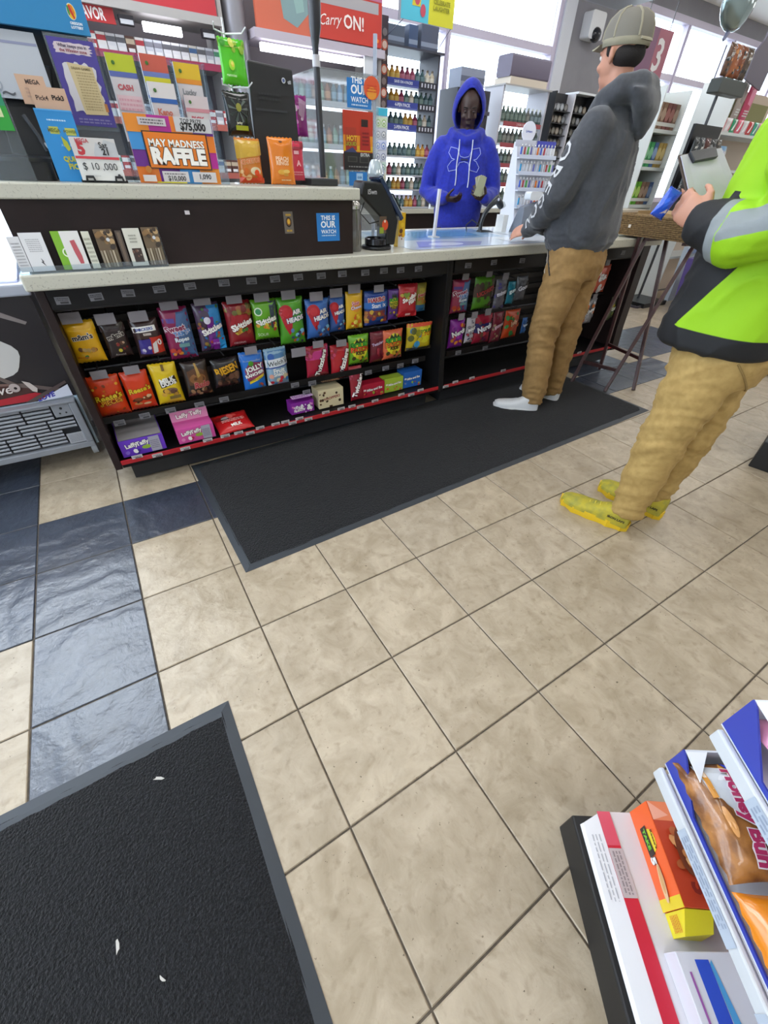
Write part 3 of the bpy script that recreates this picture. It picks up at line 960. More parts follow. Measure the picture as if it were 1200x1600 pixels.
def d_plain(cols, word, tc, seed, band=None):
    def f(p):
        if band: p.r(-1, -.2, 1, .45, band)
        p.d(18, -.85, -.85, .85, .8, .2, cols, seed); p.t(word, .0, .15, 1.25, .2, tc, 16, bold=.05, out='#2a2230', ow=.05)
    return f

G1, G2 = 'sweets on the upper pegs of the long bay', 'sweets on the lower pegs of the long bay'
YA, YB_ = .885, .865
BAGS = [
 ((0.438,0.741,0.573,0.114,0.005), 'yellow peanut sweets bag with black lettering, hung first beside the freezer', '#f0b81c', d_peanut),
 ((0.554,0.725,0.578,0.093,0.004), 'dark brown bag with tilted white-edged black lettering and a gold coin', '#2f2221', d_dark),
 ((0.676,0.722,0.559,0.113,0.016), 'brown bag with a white name bar above red and purple patches', '#3a2725', d_snick),
 ((0.806,0.755,0.531,0.121,-0.001), 'magenta and blue bag of rope sweets with red and blue lettering', '#8c2350', d_swt),
 ((0.947,0.760,0.550,0.118,-0.023), 'purple and bright blue bag with a speckled top and white lettering', '#4d3a52', d_skt),
 ((1.088,0.754,0.552,0.130,0.007), 'deep red bag with white slanted lettering and a yellow swoosh', '#8f1d27', d_skr),
 ((1.218,0.750,0.565,0.125,0.011), 'lime green bag with slanted white lettering and a round white badge', '#63a81e', d_skg),
 ((1.353,0.748,0.522,0.137,-0.000), 'green bag with a red balloon and white lettering, beside the lime bag', '#4f9c28', d_ah('#6fae3a')),
 ((1.501,0.728,0.533,0.133,-0.010), 'blue bag with a red balloon and white lettering, the fully visible one', '#3a6bb5', d_ah('#4a7cc4')),
 ((1.623,0.730,0.546,0.096,-0.013), 'blue balloon bag half hidden between its twin and the yellow bag', '#33589c', d_ah('#3f69ae')),
 ((1.721,0.745,0.554,0.105,-0.005), 'narrow glossy yellow bag with an orange burst and violet lettering', '#dfae1e', d_yel),
 ((1.862,0.737,0.561,0.153,-0.001), 'navy bag with red and white lettering over a clear window of gummies', '#2a4a8f', d_har),
 ((1.980,0.733,0.572,0.071,-0.003), 'slim purple bag with a yellow leafy face panel, beside the navy bag', '#5a2f86', d_spk('#d9c02c', '#7a8f1c')),
 ((2.076,0.754,0.577,0.131,-0.015), 'red bag with slanted white lettering, near the divider', '#b3262f', d_swf),
 ((2.183,0.748,0.595,0.075,0.005), 'olive yellow and blue bag last on the upper pegs by the divider', '#8f8434', d_pch),
]
for i, (q, lab, base, dr) in enumerate(BAGS):
    bag(q, YA + (.02 if i in (9, 14) else .01 if i == 12 else 0), 'sweets_bag', lab, base, dr, G1, d=min(.05, q[3] * .38), fix=FIX1, plate=PL if i not in (11, 12, 13, 14) else (PLS if i == 11 else None))
BAGS = [
 ((0.442,0.517,0.332,0.131,-0.004), 'orange bag dotted with yellow and brown pieces, first on the lower pegs', '#e0451a', d_rpc),
 ((0.568,0.517,0.338,0.113,-0.000), 'orange bag picturing brown peanut butter cups', '#de3f18', d_rcp),
 ((0.692,0.532,0.338,0.118,0.001), 'yellow bag with a tilted black name block, beside the orange bags', '#e3c21c', d_milk),
 ((0.830,0.520,0.351,0.122,-0.005), 'dark brown bag with a caramel picture and red script', '#2f2420', d_rolo),
 ((0.974,0.510,0.369,0.137,-0.004), 'black bag with bold gold lettering over brown chocolates', '#232021', d_ries),
 ((1.107,0.523,0.301,0.119,-0.009), 'bright blue bag with white lettering and a yellow strip', '#1f6fc9', d_jolly),
 ((1.235,0.523,0.316,0.124,-0.014), 'pale blue and white bag of fruit snacks with black script', '#8fb0c8', d_wel),
 ((1.472,0.501,0.329,0.141,0.008), 'pink-topped red bag with white lettering climbing up its side', '#a81f38', d_twz('#c2377f')),
 ((1.612,0.488,0.292,0.120,-0.005), 'plain red bag with white lettering climbing steeply', '#b0202a', d_twz('#b8242c')),
 ((1.736,0.524,0.359,0.134,-0.009), 'green-edged yellow bag with a leafy top and green lettering', '#6fb02a', d_spk('#d9d32c', '#d9541c')),
 ((1.865,0.523,0.346,0.100,-0.006), 'dull maroon bag between two yellow sour sweets bags', '#6f1f2e', d_mar),
 ((1.972,0.522,0.351,0.143,0.005), 'yellow bag with red top and bottom edges and a leafy face', '#d96a44', d_spk('#d9cf2a', '#d9741c')),
 ((2.166,0.538,0.378,0.185,-0.012), 'broad yellow bag with a red top edge, last on the lower pegs', '#c9b020', d_sp2),
]
for i, (q, lab, base, dr) in enumerate(BAGS):
    bag(q, YB_ + (.01 if i == 10 else 0), 'sweets_bag', lab, base, dr, G2, d=min(.05, q[3] * .36), fix=FIX1, plate=PLS if i in (0, 1, 5, 7, 8) else None)
# empty scan plate beside the green balloon bag
o = [c for c in bpy.data.objects if c.name.startswith('scan_plate')][0]
ho = MB(); _x, _y, _z = (1.362,0.860,0.491); ho.tube([(_x, 1.15, _z + .01), (_x, .86, _z + .005)], .0035, STEEL, 6); ho = ho.build('peg_hook', FIX1)
pb = MB(); pb.box((_x - .045, .85, _z - .024), (_x + .035, .853, _z + .022), PLATE); pb.build('scan_plate', ho)

G3, G4 = 'sweets on the upper pegs of the far bay', 'sweets on the lower pegs of the far bay'
BAGS = [
 ((2.478,0.750,0.557,0.143,-0.023), 'pink and blue bag of rope sweets, first in the far bay', '#a03358', d_swt, G3),
 ((2.671,0.752,0.562,0.167,-0.019), 'green-edged bag with a dark window and red lettering', '#4f8a22', d_plain(['#3a2a26', '#4a382c', '#3f5c24'], 'LICORICE', '#a83a34', 3, '#4a3a30'), G3),
 ((2.821,0.727,0.546,0.091,-0.009), 'grey silver bag with a small violet patch', '#6a6870', d_plain(['#7a7880', '#4f4a8a', '#58565e'], 'mints', '#d9d6e0', 5), G3),
 ((2.919,0.707,0.570,0.064,-0.024), 'narrow teal bag hung behind its neighbours in the far bay', '#1f7d92', d_plain(['#2a8fa2', '#1a6a80'], 'gum', '#d9eef0', 6), G3),
 ((3.012,0.733,0.581,0.105,-0.035), 'dark grey bag with tall pale lettering, by the tan trousers', '#5a5c62', d_plain(['#6a6c72', '#4a4c52'], 'Good', '#dcdde2', 7), G3),
 ((2.471,0.526,0.347,0.126,-0.038), 'vivid purple bag with an orange stripe and white lettering', '#8a2a9c', d_plain(['#d98a2c', '#b03ab0', '#c23a4a', '#7a2290'], 'Nerds', '#f0eef2', 8), G4),
 ((2.583,0.524,0.365,0.077,-0.033), 'slim white and navy bag with slanted lettering', '#c9c4cc', d_plain(['#2a2f5a', '#a83a4a', '#8a8490'], 'sour', '#f2f2f4', 9), G4),
 ((2.699,0.531,0.345,0.154,-0.037), 'crimson bag with white lettering on a navy flash', '#a3203a', d_plain(['#8a1a30', '#5a1f4a', '#c23a4a', '#6a4a3a'], 'Nerds', '#e9e9f0', 10, '#2f2a6a'), G4),
 ((2.831,0.532,0.334,0.099,-0.035), 'maroon bag with pale pink lettering and a clear foot', '#7a2436', d_plain(['#8f3048', '#6a5a4a', '#a08a6a'], 'gummi', '#d9b0bc', 11), G4),
 ((2.970,0.532,0.344,0.149,-0.027), 'orange bag with green jelly pieces at its foot', '#c2451c', d_plain(['#d9662c', '#2f7d3a', '#b8401a', '#3f8f4a'], 'jelly', '#e8b08a', 12), G4),
 ((3.101,0.467,0.362,0.045,-0.001), 'narrow blue bag beside the tan trousers', '#2b5f9c', d_plain(['#3a72b0', '#24508a'], 'blue', '#cfdff0', 13), G4),
 ((3.869,0.749,0.559,0.204,-0.074), 'orange and white bag between the tan trousers and the tray stand', '#c24a2c', d_plain(['#d9d4d0', '#b83a24', '#e0e0e0'], 'fruit', '#f0eeee', 14), G3),
 ((4.256,0.729,0.533,0.172,-0.017), 'white and green bag seen through the tray stand, upper row', '#5a8a5a', d_plain(['#c9d4c9', '#3f8a44', '#a8b8a8'], 'mint', '#e9f0e9', 15), G3),
 ((3.818,0.524,0.340,0.178,-0.038), 'grey and orange mottled bag beside the tan trousers, lower row', '#8a8a90', d_plain(['#b0b0b8', '#d9742c', '#74747c', '#c9c9d0'], 'chew', '#efeff2', 16), G4),
 ((4.165,0.511,0.330,0.118,-0.020), 'olive green bag with yellow spots seen through the tray stand', '#5f6a4a', d_plain(['#8a9a5a', '#c9b83a', '#4a5a3a'], 'sour', '#dfe3cf', 17), G4),
]
for i, (q, lab, base, dr, g) in enumerate(BAGS):
    bag(q, .885 if g == G3 else .865, 'sweets_bag', lab, base, dr, g, d=min(.045, q[3] * .36), fix=FIX2, plate=(.05, .04, .0, .01) if i in (0, 1, 2, 5, 6, 7, 11, 12, 13, 14) else None)

# boxes on the bottom shelf
def carton(x0, x1, y0, y1, z0, z1, name, label, base, front, top=None, group=None, cat='sweets', rz=0, window=False, flap=None):
    t = thing(name, label, cat, ((x0 + x1) / 2, (y0 + y1) / 2, z0), rz, group)
    w, d, h = x1 - x0, y1 - y0, z1 - z0
    b = MB()
    m = mat(base, .4)
    if window:
        th = .003
        b.box((-w / 2, -d / 2, 0), (w / 2, d / 2, th), m)
        b.box((-w / 2, -d / 2, th), (w / 2, -d / 2 + th, h), m)
        b.box((-w / 2, d / 2 - th, th), (w / 2, d / 2, h * 1.25), m)
        for s_ in (-1, 1):
            xa, xb = sorted((s_ * w / 2, s_ * (w / 2 - th)))
            b.hexa([(xa, -d / 2 + th, th), (xb, -d / 2 + th, th), (xb, d / 2 - th, th), (xa, d / 2 - th, th), (xa, -d / 2 + th, h), (xb, -d / 2 + th, h), (xb, d / 2 - th, h * 1.25), (xa, d / 2 - th, h * 1.25)], m)
    else:
        b.box((-w / 2, -d / 2, 0), (w / 2, d / 2, h), m)
    b.build('tray' if window else 'box', t, bevel=.0012)
    p = NP(w, h, T=Matrix.Translation((0, -d / 2, h / 2)), eps=.0004)
    front(p)
    if top:
        p2 = NP(w, d, T=Matrix.Translation((0, 0, h)) @ frame((0, 0, 0), (1, 0, 0), (0, 1, 0)), eps=.0004)
        top(p2)
        p.add(p2.v, p2.f, None)
        p.m = p.m[:-len(p2.f)] + p2.m
    p.build('printed_label', t, fix=False)
    if window:
        b = MB(); b.hexa([(-w / 2 + .004, -d / 2 + .004, h + .001), (w / 2 - .004, -d / 2 + .004, h + .001), (w / 2 - .004, d / 2 - .004, h * 1.25 + .001), (-w / 2 + .004, d / 2 - .004, h * 1.25 + .001), (-w / 2 + .004, -d / 2 + .004, h + .002), (w / 2 - .004, -d / 2 + .004, h + .002), (w / 2 - .004, d / 2 - .004, h * 1.25 + .002), (-w / 2 + .004, d / 2 - .004, h * 1.25 + .002)], glass('#b8b4b6', .1, 'film', haze=.45))
        b.build('film_window', t)
    if flap: flap(t, w, d, h)
    return t
GB = 'cartons on the bottom shelf of the long bay'
def d_taffy(c, c2):
    def f(p):
        p.t('Laffy', -.52, .25, .5, .34, WH, 8, out='#3a2a1c', bold=.04); p.t('Taffy', .02, .34, .5, .34, WH, 8, out='#3a2a1c', bold=.04); p.e(.15, -.18, .22, '#8fae3c', .5); p.r(.32, -.92, .8, .92, '#a9a6b4'); p.l(.36, -.6, .74, .5, 5, '#7d7a88', 3); p.d(5, -.8, -.8, .1, -.35, .1, [c, c2, WH], 3)
    return f
carton(.404, .596, .79, .99, .1535, .238, 'candy_carton', 'purple open carton of taffy under clear film on the bottom shelf', '#6a3ac0', d_taffy('#3f2a8a', '#8a6ad0'), group=GB, window=True)
def pk_back(t, w, d, h):
    b = MB(); b.box((-w / 2, d / 2 - .003, h), (w / 2, d / 2 + .001, h + .055), mat('#d98fb4', .4)); b.build('header_card', t, bevel=.001)
    p = NP(w, .055, T=Matrix.Translation((0, d / 2 - .003, h + .0275)), eps=.0004); p.t('Laffy Taffy', 0, 0, .85, .6, WH, 4, out='#4a2a1c', bold=.04); p.build('printed_header', t, fix=False)
carton(.657, .836, .795, .885, .1535, .232, 'candy_carton', 'pink carton of taffy with a printed header card on the bottom shelf', '#d0519a', d_taffy('#b82a4a', '#e08ab8'), group=GB, flap=pk_back)
def d_gp(p):
    p.d(16, -.9, -.9, .9, .6, .09, ['#e9e2ee', '#d98ac2', '#f2eef4'], 3); p.t('GOOD', -.35, .2, .5, .36, WH, 0, bold=.05); p.t('&', .55, -.05, .3, .5, WH, 0, bold=.05, out='#4a2a5c'); p.t('PLENTY', -.3, -.3, .6, .26, WH, 0, bold=.04)
carton(1.27, 1.41, .83, .90, .1535, .222, 'candy_carton', 'violet carton strewn with white and pink pills on the bottom shelf', '#8a2a9a', d_gp, lambda p: (p.r(-.9, -.6, .9, .6, '#c9a8cf'), p.l(-.8, -.4, .8, .4, 2, '#6a2a7a', 3)), group=GB)
def d_wh(p):
    p.t('WHOPPERS', .0, .05, .85, .3, '#8a2f34', 5, bold=.03, shear=.1); p.d(10, -.9, -.85, .9, .85, .09, ['#3a2618', '#5a3a24'], 5); p.r(-.2, -.95, .05, -.75, '#3a2618')
carton(1.44, 1.60, .825, .925, .1535, .262, 'candy_carton', 'cream carton with brown spots and dark red lettering on the bottom shelf', '#d6c9a2', d_wh, lambda p: (p.l(-.7, -.3, .7, .5, 3, '#8a6a4a', 4),), group=GB)
def d_mike(c):
    def f(p): p.t('Mike and Ike', .1, .15, .82, .36, WH, 4, bold=.04, out='#4a1a1c', ow=.04); p.d(8, -.8, -.85, .9, -.3, .1, [c, '#d9a03a', '#8fae3a', '#c24a3a'], 3); p.t('m', -.85, .2, .12, .3, WH, bold=.05)
    return f
carton(1.735, 1.895, .835, .905, .1535, .238, 'candy_carton', 'crimson carton with white lettering on the bottom shelf', '#a81c34', d_mike('#7a1426'), group=GB)
carton(1.90, 2.04, .84, .91, .1535, .242, 'candy_carton', 'lime green carton with white lettering on the bottom shelf', '#9fb83a', d_mike('#d9542c'), group=GB)
carton(2.045, 2.19, .845, .925, .1535, .258, 'candy_carton', 'blue carton with white lettering, end of the bottom shelf by the divider', '#2560b0', d_mike('#3a7ac8'), group=GB)
# fallen bag and leaning bag on the bottom shelf
def d_red(p):
    p.e(-.35, .3, .3, '#4a2a2c', .5); p.e(-.35, .3, .22, '#b0a4a4', .4); p.d(6, -.8, -.5, .8, .6, .16, ['#d94a44', '#8f1a1c', '#e0605a'], 3); p.t('MILK', .1, -.55, .6, .14, WH, 4, bold=.04); p.l(-.6, -.2, .6, .1, 2, '#e9b0ac', 2)
t = bag((.96, .27, .13, .19, 0), .875, 'sweets_bag', 'bright red bag lying flat on the bottom shelf', '#c21f22', d_red, GB, d=.035)
t.location = (.945, .865, .176); t.rotation_euler = (R(-72), 0, R(4))
t = bag((1.698,0.358,0.156,0.084,-0.037), .835, 'sweets_bag', 'dark red bag leaning on the bottom shelf below the upright red bags', '#8f1a28', d_twz('#8a2030'), GB, d=.03, tiltx=-8)

# ---------------------------------------------------------------- things on the ledge
LZ = 1.1825
def panel(name, lab, cat, q, y, base, draw=None, th=.003, rough=.4, group=None, tilt=0, lift=0, back=None):
    """upright card; q=(cx,ztop,zbot,w,tilt)"""
    cx, zt, zb, w, tl = q
    h = zt - zb
    p = NP(w, h, eps=.0004, rough=rough)
    p.box((-w / 2, 0, -h / 2), (w / 2, th, h / 2), mat(base, rough))
    if draw: draw(p)
    o = p.build(name, fix=False)
    o.location = (cx, y, (zt + zb) / 2)
    o.rotation_euler = (R(tilt), 0, 0)
    return tag(o, lab, cat, group)
ACR = glass('#eef3f6', .05, 'clear_acrylic', haze=.05)

# lottery terminal at the end of the ledge
TB = mat('#17181b', .38)
t = thing('lottery_terminal', 'black lottery terminal with a pale screen and blue header at the ledge end', 'terminal', (.5, 1.0, LZ))
b = MB(); b.rbox((-.12, -.10, 0), (.06, .14, .05), TB, .03); b.build('base', t, smooth=True)
b = MB(); b.lathe([(.105, 0.05), (.105, .06), (.095, .066), (.001, .068)], mat('#222327', .3), (-.03, -.02, 0), 28); b.build('turntable', t, smooth=True)
b = MB(); b.hexa([(-.05, .02, .05), (.10, .02, .05), (.10, .10, .05), (-.05, .10, .05), (-.02, .06, .30), (.16, .06, .30), (.16, .11, .30), (-.02, .11, .30)], TB); b.build('column', t, bevel=.004)
b = MB(); b.box((-.42, .115, .0), (.12, .14, .20), TB); b.build('rear_skirt', t)
b = MB(); b.box((-.22, .075, .18), (.30, .11, .46), TB); b.build('rear_housing', t, bevel=.006)
p = NP(.21, .155, T=Matrix.Translation((.035, .012, .287)), eps=.0005)
p.box((-.105, 0, -.078), (.105, .02, .078), mat('#b9bec6', .4)); p.r(-.95, .62, .98, .70, '#8f93b0'); p.e(-.45, -.62, .16, '#9aa0ab'); p.e(-.45, -.62, .12, '#b9bec6'); p.t('~', -.2, -.86, .2, .1, '#55585f')
p.build('screen', t, fix=False)
b = MB(); b.tube([(.06, -.01, .10), (.08, -.03, .07), (.11, -.03, .04)], .004, mat('#b9bdc4', .3), 6); b.tube([(.03, .0, .17), (.05, -.01, .12), (.06, -.01, .08)], .006, mat('#3b3d42', .4), 6); b.build('cable', t, smooth=True)
b = MB(); b.ball((.09, -.0, .105), (.03, .02, .028), mat('#6f747c', .25), 12, 8); b.build('scanner_head', t, smooth=True)
p = NP(.50, .20, T=Matrix.Translation((.055, -.0, .475)), eps=.0005)
p.box((-.25, 0, -.1), (.25, .02, .1), mat('#2a82b8', .4))
x0 = .175
x0, z0 = .212, -.052
p.ell(x0, z0, .0125, .018, '#dfe6ea'); p.ell(x0, z0, .0112, .0165, '#e8c22a'); p.poly([(x0 - .008, z0 + .010), (x0 - .001, z0 + .015), (x0 + .006, z0 - .013), (x0 + .002, z0 - .016)], '#c8321f'); p.poly([(x0, z0 + .014), (x0 + .005, z0 + .013), (x0 + .009, z0 - .002), (x0 + .005, z0 - .006)], '#e07a1f'); p.ell(x0 - .008, z0 + .002, .003, .011, '#3f8f4a')
p.text('OREGON', x0 + .004, z0 - .025, .034, .0065, '#e8f1f6', bold=.04); p.text('LOTTERY', x0 + .004, z0 - .034, .034, .0065, '#e8f1f6', bold=.04); p.text('Play here', .15, -.018, .09, .018, '#a8e0b0', bold=.03)
p.r(-.35, -.995, .0, -.9, '#7d8fa0')
p.build('header_sign', t, fix=False)

def d_green(p):
    p.r(-1, -1, 1, .2, '#2f9c3a'); p.r(-1, .2, 1, .7, '#2f8f6a'); p.r(.2, -.35, .7, .1, '#cfd9a8'); p.l(-.6, .4, .6, .6, 2, '#bfe0cf')
panel('green_card', 'bright green card in a clear holder at the ledge end', 'card', (.445, 1.40, 1.306, .10, 0), .85, '#2f9c3a', d_green)
t = thing('card_holder', 'clear acrylic holder around the green card', 'holder')
for x in (.39, .496):
    b = MB(); b.box((x, .845, LZ), (x + .004, .885, 1.40), ACR); b.build('side_sheet', t)
b = MB(); b.box((.394, .856, LZ), (.496, .859, 1.40), ACR); b.build('back_sheet', t)

def cloud(p, x0, z0, x1, z1, c, n=10, s=7):
    """scalloped outline"""
    pts = []
    for k in range(48):
        a = 2 * math.pi * k / 48
        e = 1 + .06 * math.sin(a * s * 1.7) + .04 * math.sin(a * 13)
        f = 1 / max(abs(math.cos(a)), abs(math.sin(a))) ** .8
        pts.append(((x0 + x1) / 2 + (x1 - x0) / 2 * math.cos(a) * f * e * .93, (z0 + z1) / 2 + (z1 - z0) / 2 * math.sin(a) * f * e * .93))
    p.p(pts, c)
def d_rules(p):
    cloud(p, -.85, .66, .85, .92, '#cdbfc6'); p.t('What keeps you in', 0, .83, .75, .05, '#4a3f56', bold=.03); p.t('the Winning zone', .0, .73, .75, .05, '#8f4a56', bold=.03)
    cloud(p, -.78, -.72, .80, .52, '#c9c6cc'); p.p([(-.45, .48), (.62, .42), (.78, -.70), (-.30, -.72)], '#c9b78d'); p.l(-.2, -.62, .6, .3, 14, '#a8966d', 3); p.t('DRAW GAMES', .1, .36, .5, .05, '#7a6a42', bold=.02)
    p.l(-.7, -.95, .8, -.80, 2, '#7d76a8', 5); p.r(.7, -.62, .84, -.42, '#b5763c')
t = thing('rules_sign', 'purple poster with a scalloped white and tan panel in a clear stand', 'sign', (.737, .995, 0))
b = MB(); b.box((-.072, .0, 1.325), (.072, .003, 1.552), ACR); b.box((-.072, .004, LZ), (.072, .008, 1.552), ACR); b.box((-.072, .009, LZ), (.072, .07, LZ + .003), ACR); b.build('stand', t)
p = NP(.132, .208, T=Matrix.Translation((0, -.0015, 1.440)), eps=.0004); p.box((-.066, 0, -.104), (.066, .001, .104), mat('#4b4090', .4)); d_rules(p); p.build('poster', t, fix=False)

def d_quick(p):
    p.r(-.55, .35, -.05, .55, '#b9bd5a'); p.t('MEGA', -.3, .45, .4, .08, '#6a6f2c', bold=.03); p.r(.3, .33, .85, .53, '#b9bd5a'); p.t('POWER', .58, .43, .42, .07, '#6a6f2c', bold=.03); p.t('ADD A', .1, .05, .35, .05, '#8fc6ea', bold=.02); p.t('QUICK', .25, -.35, .7, .12, '#c9c22c', bold=.04); p.t('PICK', .25, -.55, .5, .1, '#c9c22c', bold=.04)
    p.p([(-.05, .3), (.2, .15), (.28, -.05), (.1, -.12), (-.05, .05)], '#b5b83a'); p.r(-1, .96, 1, 1, '#4fa3de'); p.l(-.5, .68, .5, .76, 1, '#b9dcf2')
panel('play_card', 'sky blue play card with a yellow arrow leaning among the ledge signs', 'card', (.617, 1.366, LZ, .105, 0), .90, '#2f8fd2', d_quick)
def note(p, words):
    p.t(words, .1, .55, .6, .3, '#3a2f2c', bold=.03); p.l(-.6, -.6, .6, .2, 3, '#b89a88', 2)
panel('paper_note', 'upper peach paper note clipped behind the sky blue card', 'note', (.585, 1.442, 1.375, .075, 0), .915, '#cba88f', lambda p: note(p, 'MEGA'))
panel('paper_note', 'lower peach paper note with handwriting above the sky blue card', 'note', (.622, 1.418, 1.360, .098, 0), .908, '#c9a68d', lambda p: (p.t('Pick4', -.45, .1, .4, .3, '#4a3a34', bold=.02), p.t('Pick3', .45, .2, .4, .34, '#2a201c', bold=.04)))
t = thing('price_board', 'white board reading 10,000 in marker on a small black easel', 'sign', (.70, .85, LZ))
p = NP(.134, .112, T=Matrix.Translation((.0, -.012, .062)) @ Matrix.Rotation(R(-4), 4, 'X'), eps=.0004)
p.box((-.067, 0, -.056), (.067, .003, .056), mat('#d9d9d6', .25)); p.r(-.98, .12, .98, .98, '#c9c6c4'); p.p([(-.1, .3), (.1, .8), (.35, .62), (.5, .95), (.98, .8), (.98, .12), (-.1, .12)], '#b9bcc0'); p.t('5', -.62, .5, .2, .32, '#b8343c', bold=.06); p.t('MEGA', -.6, .85, .5, .1, '#b8545c', bold=.03); p.t('Sat', .4, .68, .28, .14, '#2a2a2e', bold=.02); p.t('21', .42, .38, .2, .16, '#1f1f22', bold=.04); p.r(-.98, .02, .98, .14, '#c8404a')
p.t('$ 10 ,000', .0, -.35, .92, .3, '#1c1c20', bold=.0); p.l(-.6, -.85, -.1, -.72, 1, '#c2c2c2', 2); p.e(.75, -.75, .07, '#3a3a3e')
p.build('board', t, fix=False)
b = MB(); b.box((-.07, .0, 0), (.074, .03, .008), TB); b.bar((-.03, .028, .004), (-.03, .003, .1), .004, .004, TB); b.bar((.04, .028, .004), (.04, .003, .1), .004, .004, TB); b.build('easel', t)
for s_ in (-.042, .047):
    b = MB(); b.tube([(s_ - .012, -.022, .004), (s_ - .010, -.022, .016), (s_ + .010, -.022, .016), (s_ + .012, -.022, .004)], .004, TB, 6); b.build('clip', t, smooth=True)

# acrylic rack with lottery slips
t = thing('slip_rack', 'clear acrylic rack holding lottery play slips behind the raffle poster', 'rack', (0, 0, 0))
b = MB(); b.box((.812, 1.02, LZ), (1.155, 1.024, 1.53), ACR); b.build('back_sheet', t)
for x in (.812, .925, 1.04, 1.152):
    b = MB(); b.hexa([(x, .90, LZ), (x + .003, .90, LZ), (x + .003, 1.02, LZ), (x, 1.02, LZ), (x, .985, 1.53), (x + .003, .985, 1.53), (x + .003, 1.02, 1.53), (x, 1.02, 1.53)], glass('#e4eaee', .006, 'thin_acrylic')); b.build('divider', t)
b = MB(); b.box((.812, .90, LZ), (1.155, .903, 1.26), ACR); b.build('front_lip', t)
def slip(q, y, lab, head, band, word, wc, seed, extra=None):
    def f(p):
        p.r(-1, .62, 1, 1, head); p.r(-1, .5, 1, .62, band); p.t(word, -.1, .28, .66, .13, wc, bold=.05); p.r(-.9, -.25, .9, .1, '#d9b9bf'); p.l(-.8, -.9, .8, .05, 9, '#cf9aa4', seed); p.e(-.55, .8, .12, '#3f6f2c', 1); p.t('$', -.4, -.62, .1, .1, '#5a5a5e', bold=.03); p.t('1', -.2, -.62, .1, .12, '#4a4a4e', bold=.03)
        if extra: extra(p)
    return panel('play_slips', lab, 'lottery slips', q, y, '#ccc6c8', f, th=.012, group='lottery slips in the rack')
slip((.872, 1.525, 1.30, .088, 0), .992, 'lottery slips with a lime header and red heading, first column of the rack', '#b5bf2c', '#5a68a8', 'CASH', '#b8545c', 3)
slip((.982, 1.535, 1.31, .088, 0), .998, 'lottery slips with a red, blue and yellow header, middle column of the rack', '#c25a4a', '#6a7ab5', 'MEGA', '#2c2c30', 4, lambda p: (p.r(-1, .36, 1, .5, '#c9c22c'), p.r(-1, .0, 1, .08, '#2f5fae')))
slip((.985, 1.465, 1.25, .09, 0), .975, 'white lottery slips with a blue bar in the front of the middle column', '#d6d2d2', '#2f5fa8', 'Keno', '#c2705f', 5)
slip((1.092, 1.525, 1.31, .09, 0), .998, 'lottery slips with a yellow and orange header, last column of the rack', '#d9b42c', '#d98a2c', 'Lucky', '#8a8a8e', 6)
slip((1.10, 1.44, 1.26, .086, 0), .978, 'pale pink lottery slips in the front of the last column', '#cfc2c4', '#c98a94', 'PICK', '#c25f6f', 7)

def d_raffle(p):
    rg = random.Random(4)
    cs = ['#e07a24', '#3f8fcf', '#b02a8f', '#6a2a8a', '#e08a2c']
    for i in range(16):
        x, z = (-1 + .5 * (i % 4)), (-1 + .5 * (i // 4))
        p.r(x, z, x + .5, z + .5, cs[(i * 3 + i // 4) % 5])
    p.r(-.70, -.55, .82, .55, '#23201f'); p.r(-.67, -.52, .79, .52, '#e07a1f'); p.t('MAY MADNESS', .06, .22, .78, .14, WH, bold=.03, out='#6a3a1c', ow=.03); p.t('RAFFLE', .06, -.16, .78, .26, WH, bold=.06, out='#3a2a20', ow=.04)
    p.r(.1, .58, .98, 1.0, '#c9c9cb'); p.t('TOP PRIZE', .5, .9, .3, .07, '#3a3a3e', bold=.02); p.t('$75,000', .53, .72, .38, .14, '#232326', bold=.05)
    p.r(-.72, .7, -.1, .92, '#c6bfc2'); p.l(-.66, .73, -.16, .89, 2, '#6a6468', 3); p.r(-.45, -.95, .18, -.62, '#cdcacb'); p.t('$10,000', -.12, -.85, .26, .1, '#3a3a3e', bold=.03); p.l(-.4, -.74, .1, -.66, 1, '#7a7478', 3); p.r(.28, -.95, .88, -.62, '#cdcacb'); p.t('1,090', .6, -.78, .22, .1, '#3a3a3e', bold=.03); p.r(-.92, -.95, -.62, -.75, '#d6d3d0'); p.e(-.75, -.58, .07, '#b8742c'); p.r(-.62, -.99, .1, -.95, '#c9c22c')
panel('raffle_poster', 'orange raffle poster in a coloured patchwork border on the ledge', 'poster', (.968, 1.372, LZ + .001, .295, 0), .885, '#d97a2c', d_raffle, th=.004)

# snack pouches on clips
def d_gum(p):
    p.r(-1, .6, 1, .95, '#7aa82c'); p.d(7, -.8, .3, .8, .9, .2, ['#8fb83a', '#3f9a2c', '#c9cf5a'], 3); p.e(-.25, -.15, .22, '#9fdf3a', 1.3); p.e(-.2, -.12, .12, '#d9d24a', 1.3); p.t('gummies', -.35, -.62, .5, .08, '#c9efb0', bold=.03)
bag((1.268, 1.605, 1.483, .102, 0), .985, 'snack_pouch', 'bright lime green pouch hung at the top of the clip strip', '#4fbf1e', d_gum, None, d=.025, rough=.15)
def d_leaf(p):
    for i in range(9):
        a = i * .7
        p.p([(0, .2), (.8 * math.cos(a), .2 + .6 * math.sin(a)), (.7 * math.cos(a + .25), .2 + .55 * math.sin(a + .25))], ['#3f4a44', '#55605a', '#2c3430'][i % 3])
    p.e(.0, .3, .2, '#8a8a3c', 1.2); p.r(-.4, -.72, .55, -.5, '#a8b02c'); p.t('jerky', -.1, -.4, .6, .08, '#c9c9b0', bold=.03)
bag((1.257, 1.465, 1.335, .105, 0), .975, 'snack_pouch', 'black pouch with grey leaves and a yellow-green strip under the lime pouch', '#191c1b', d_leaf, None, d=.03, rough=.18)
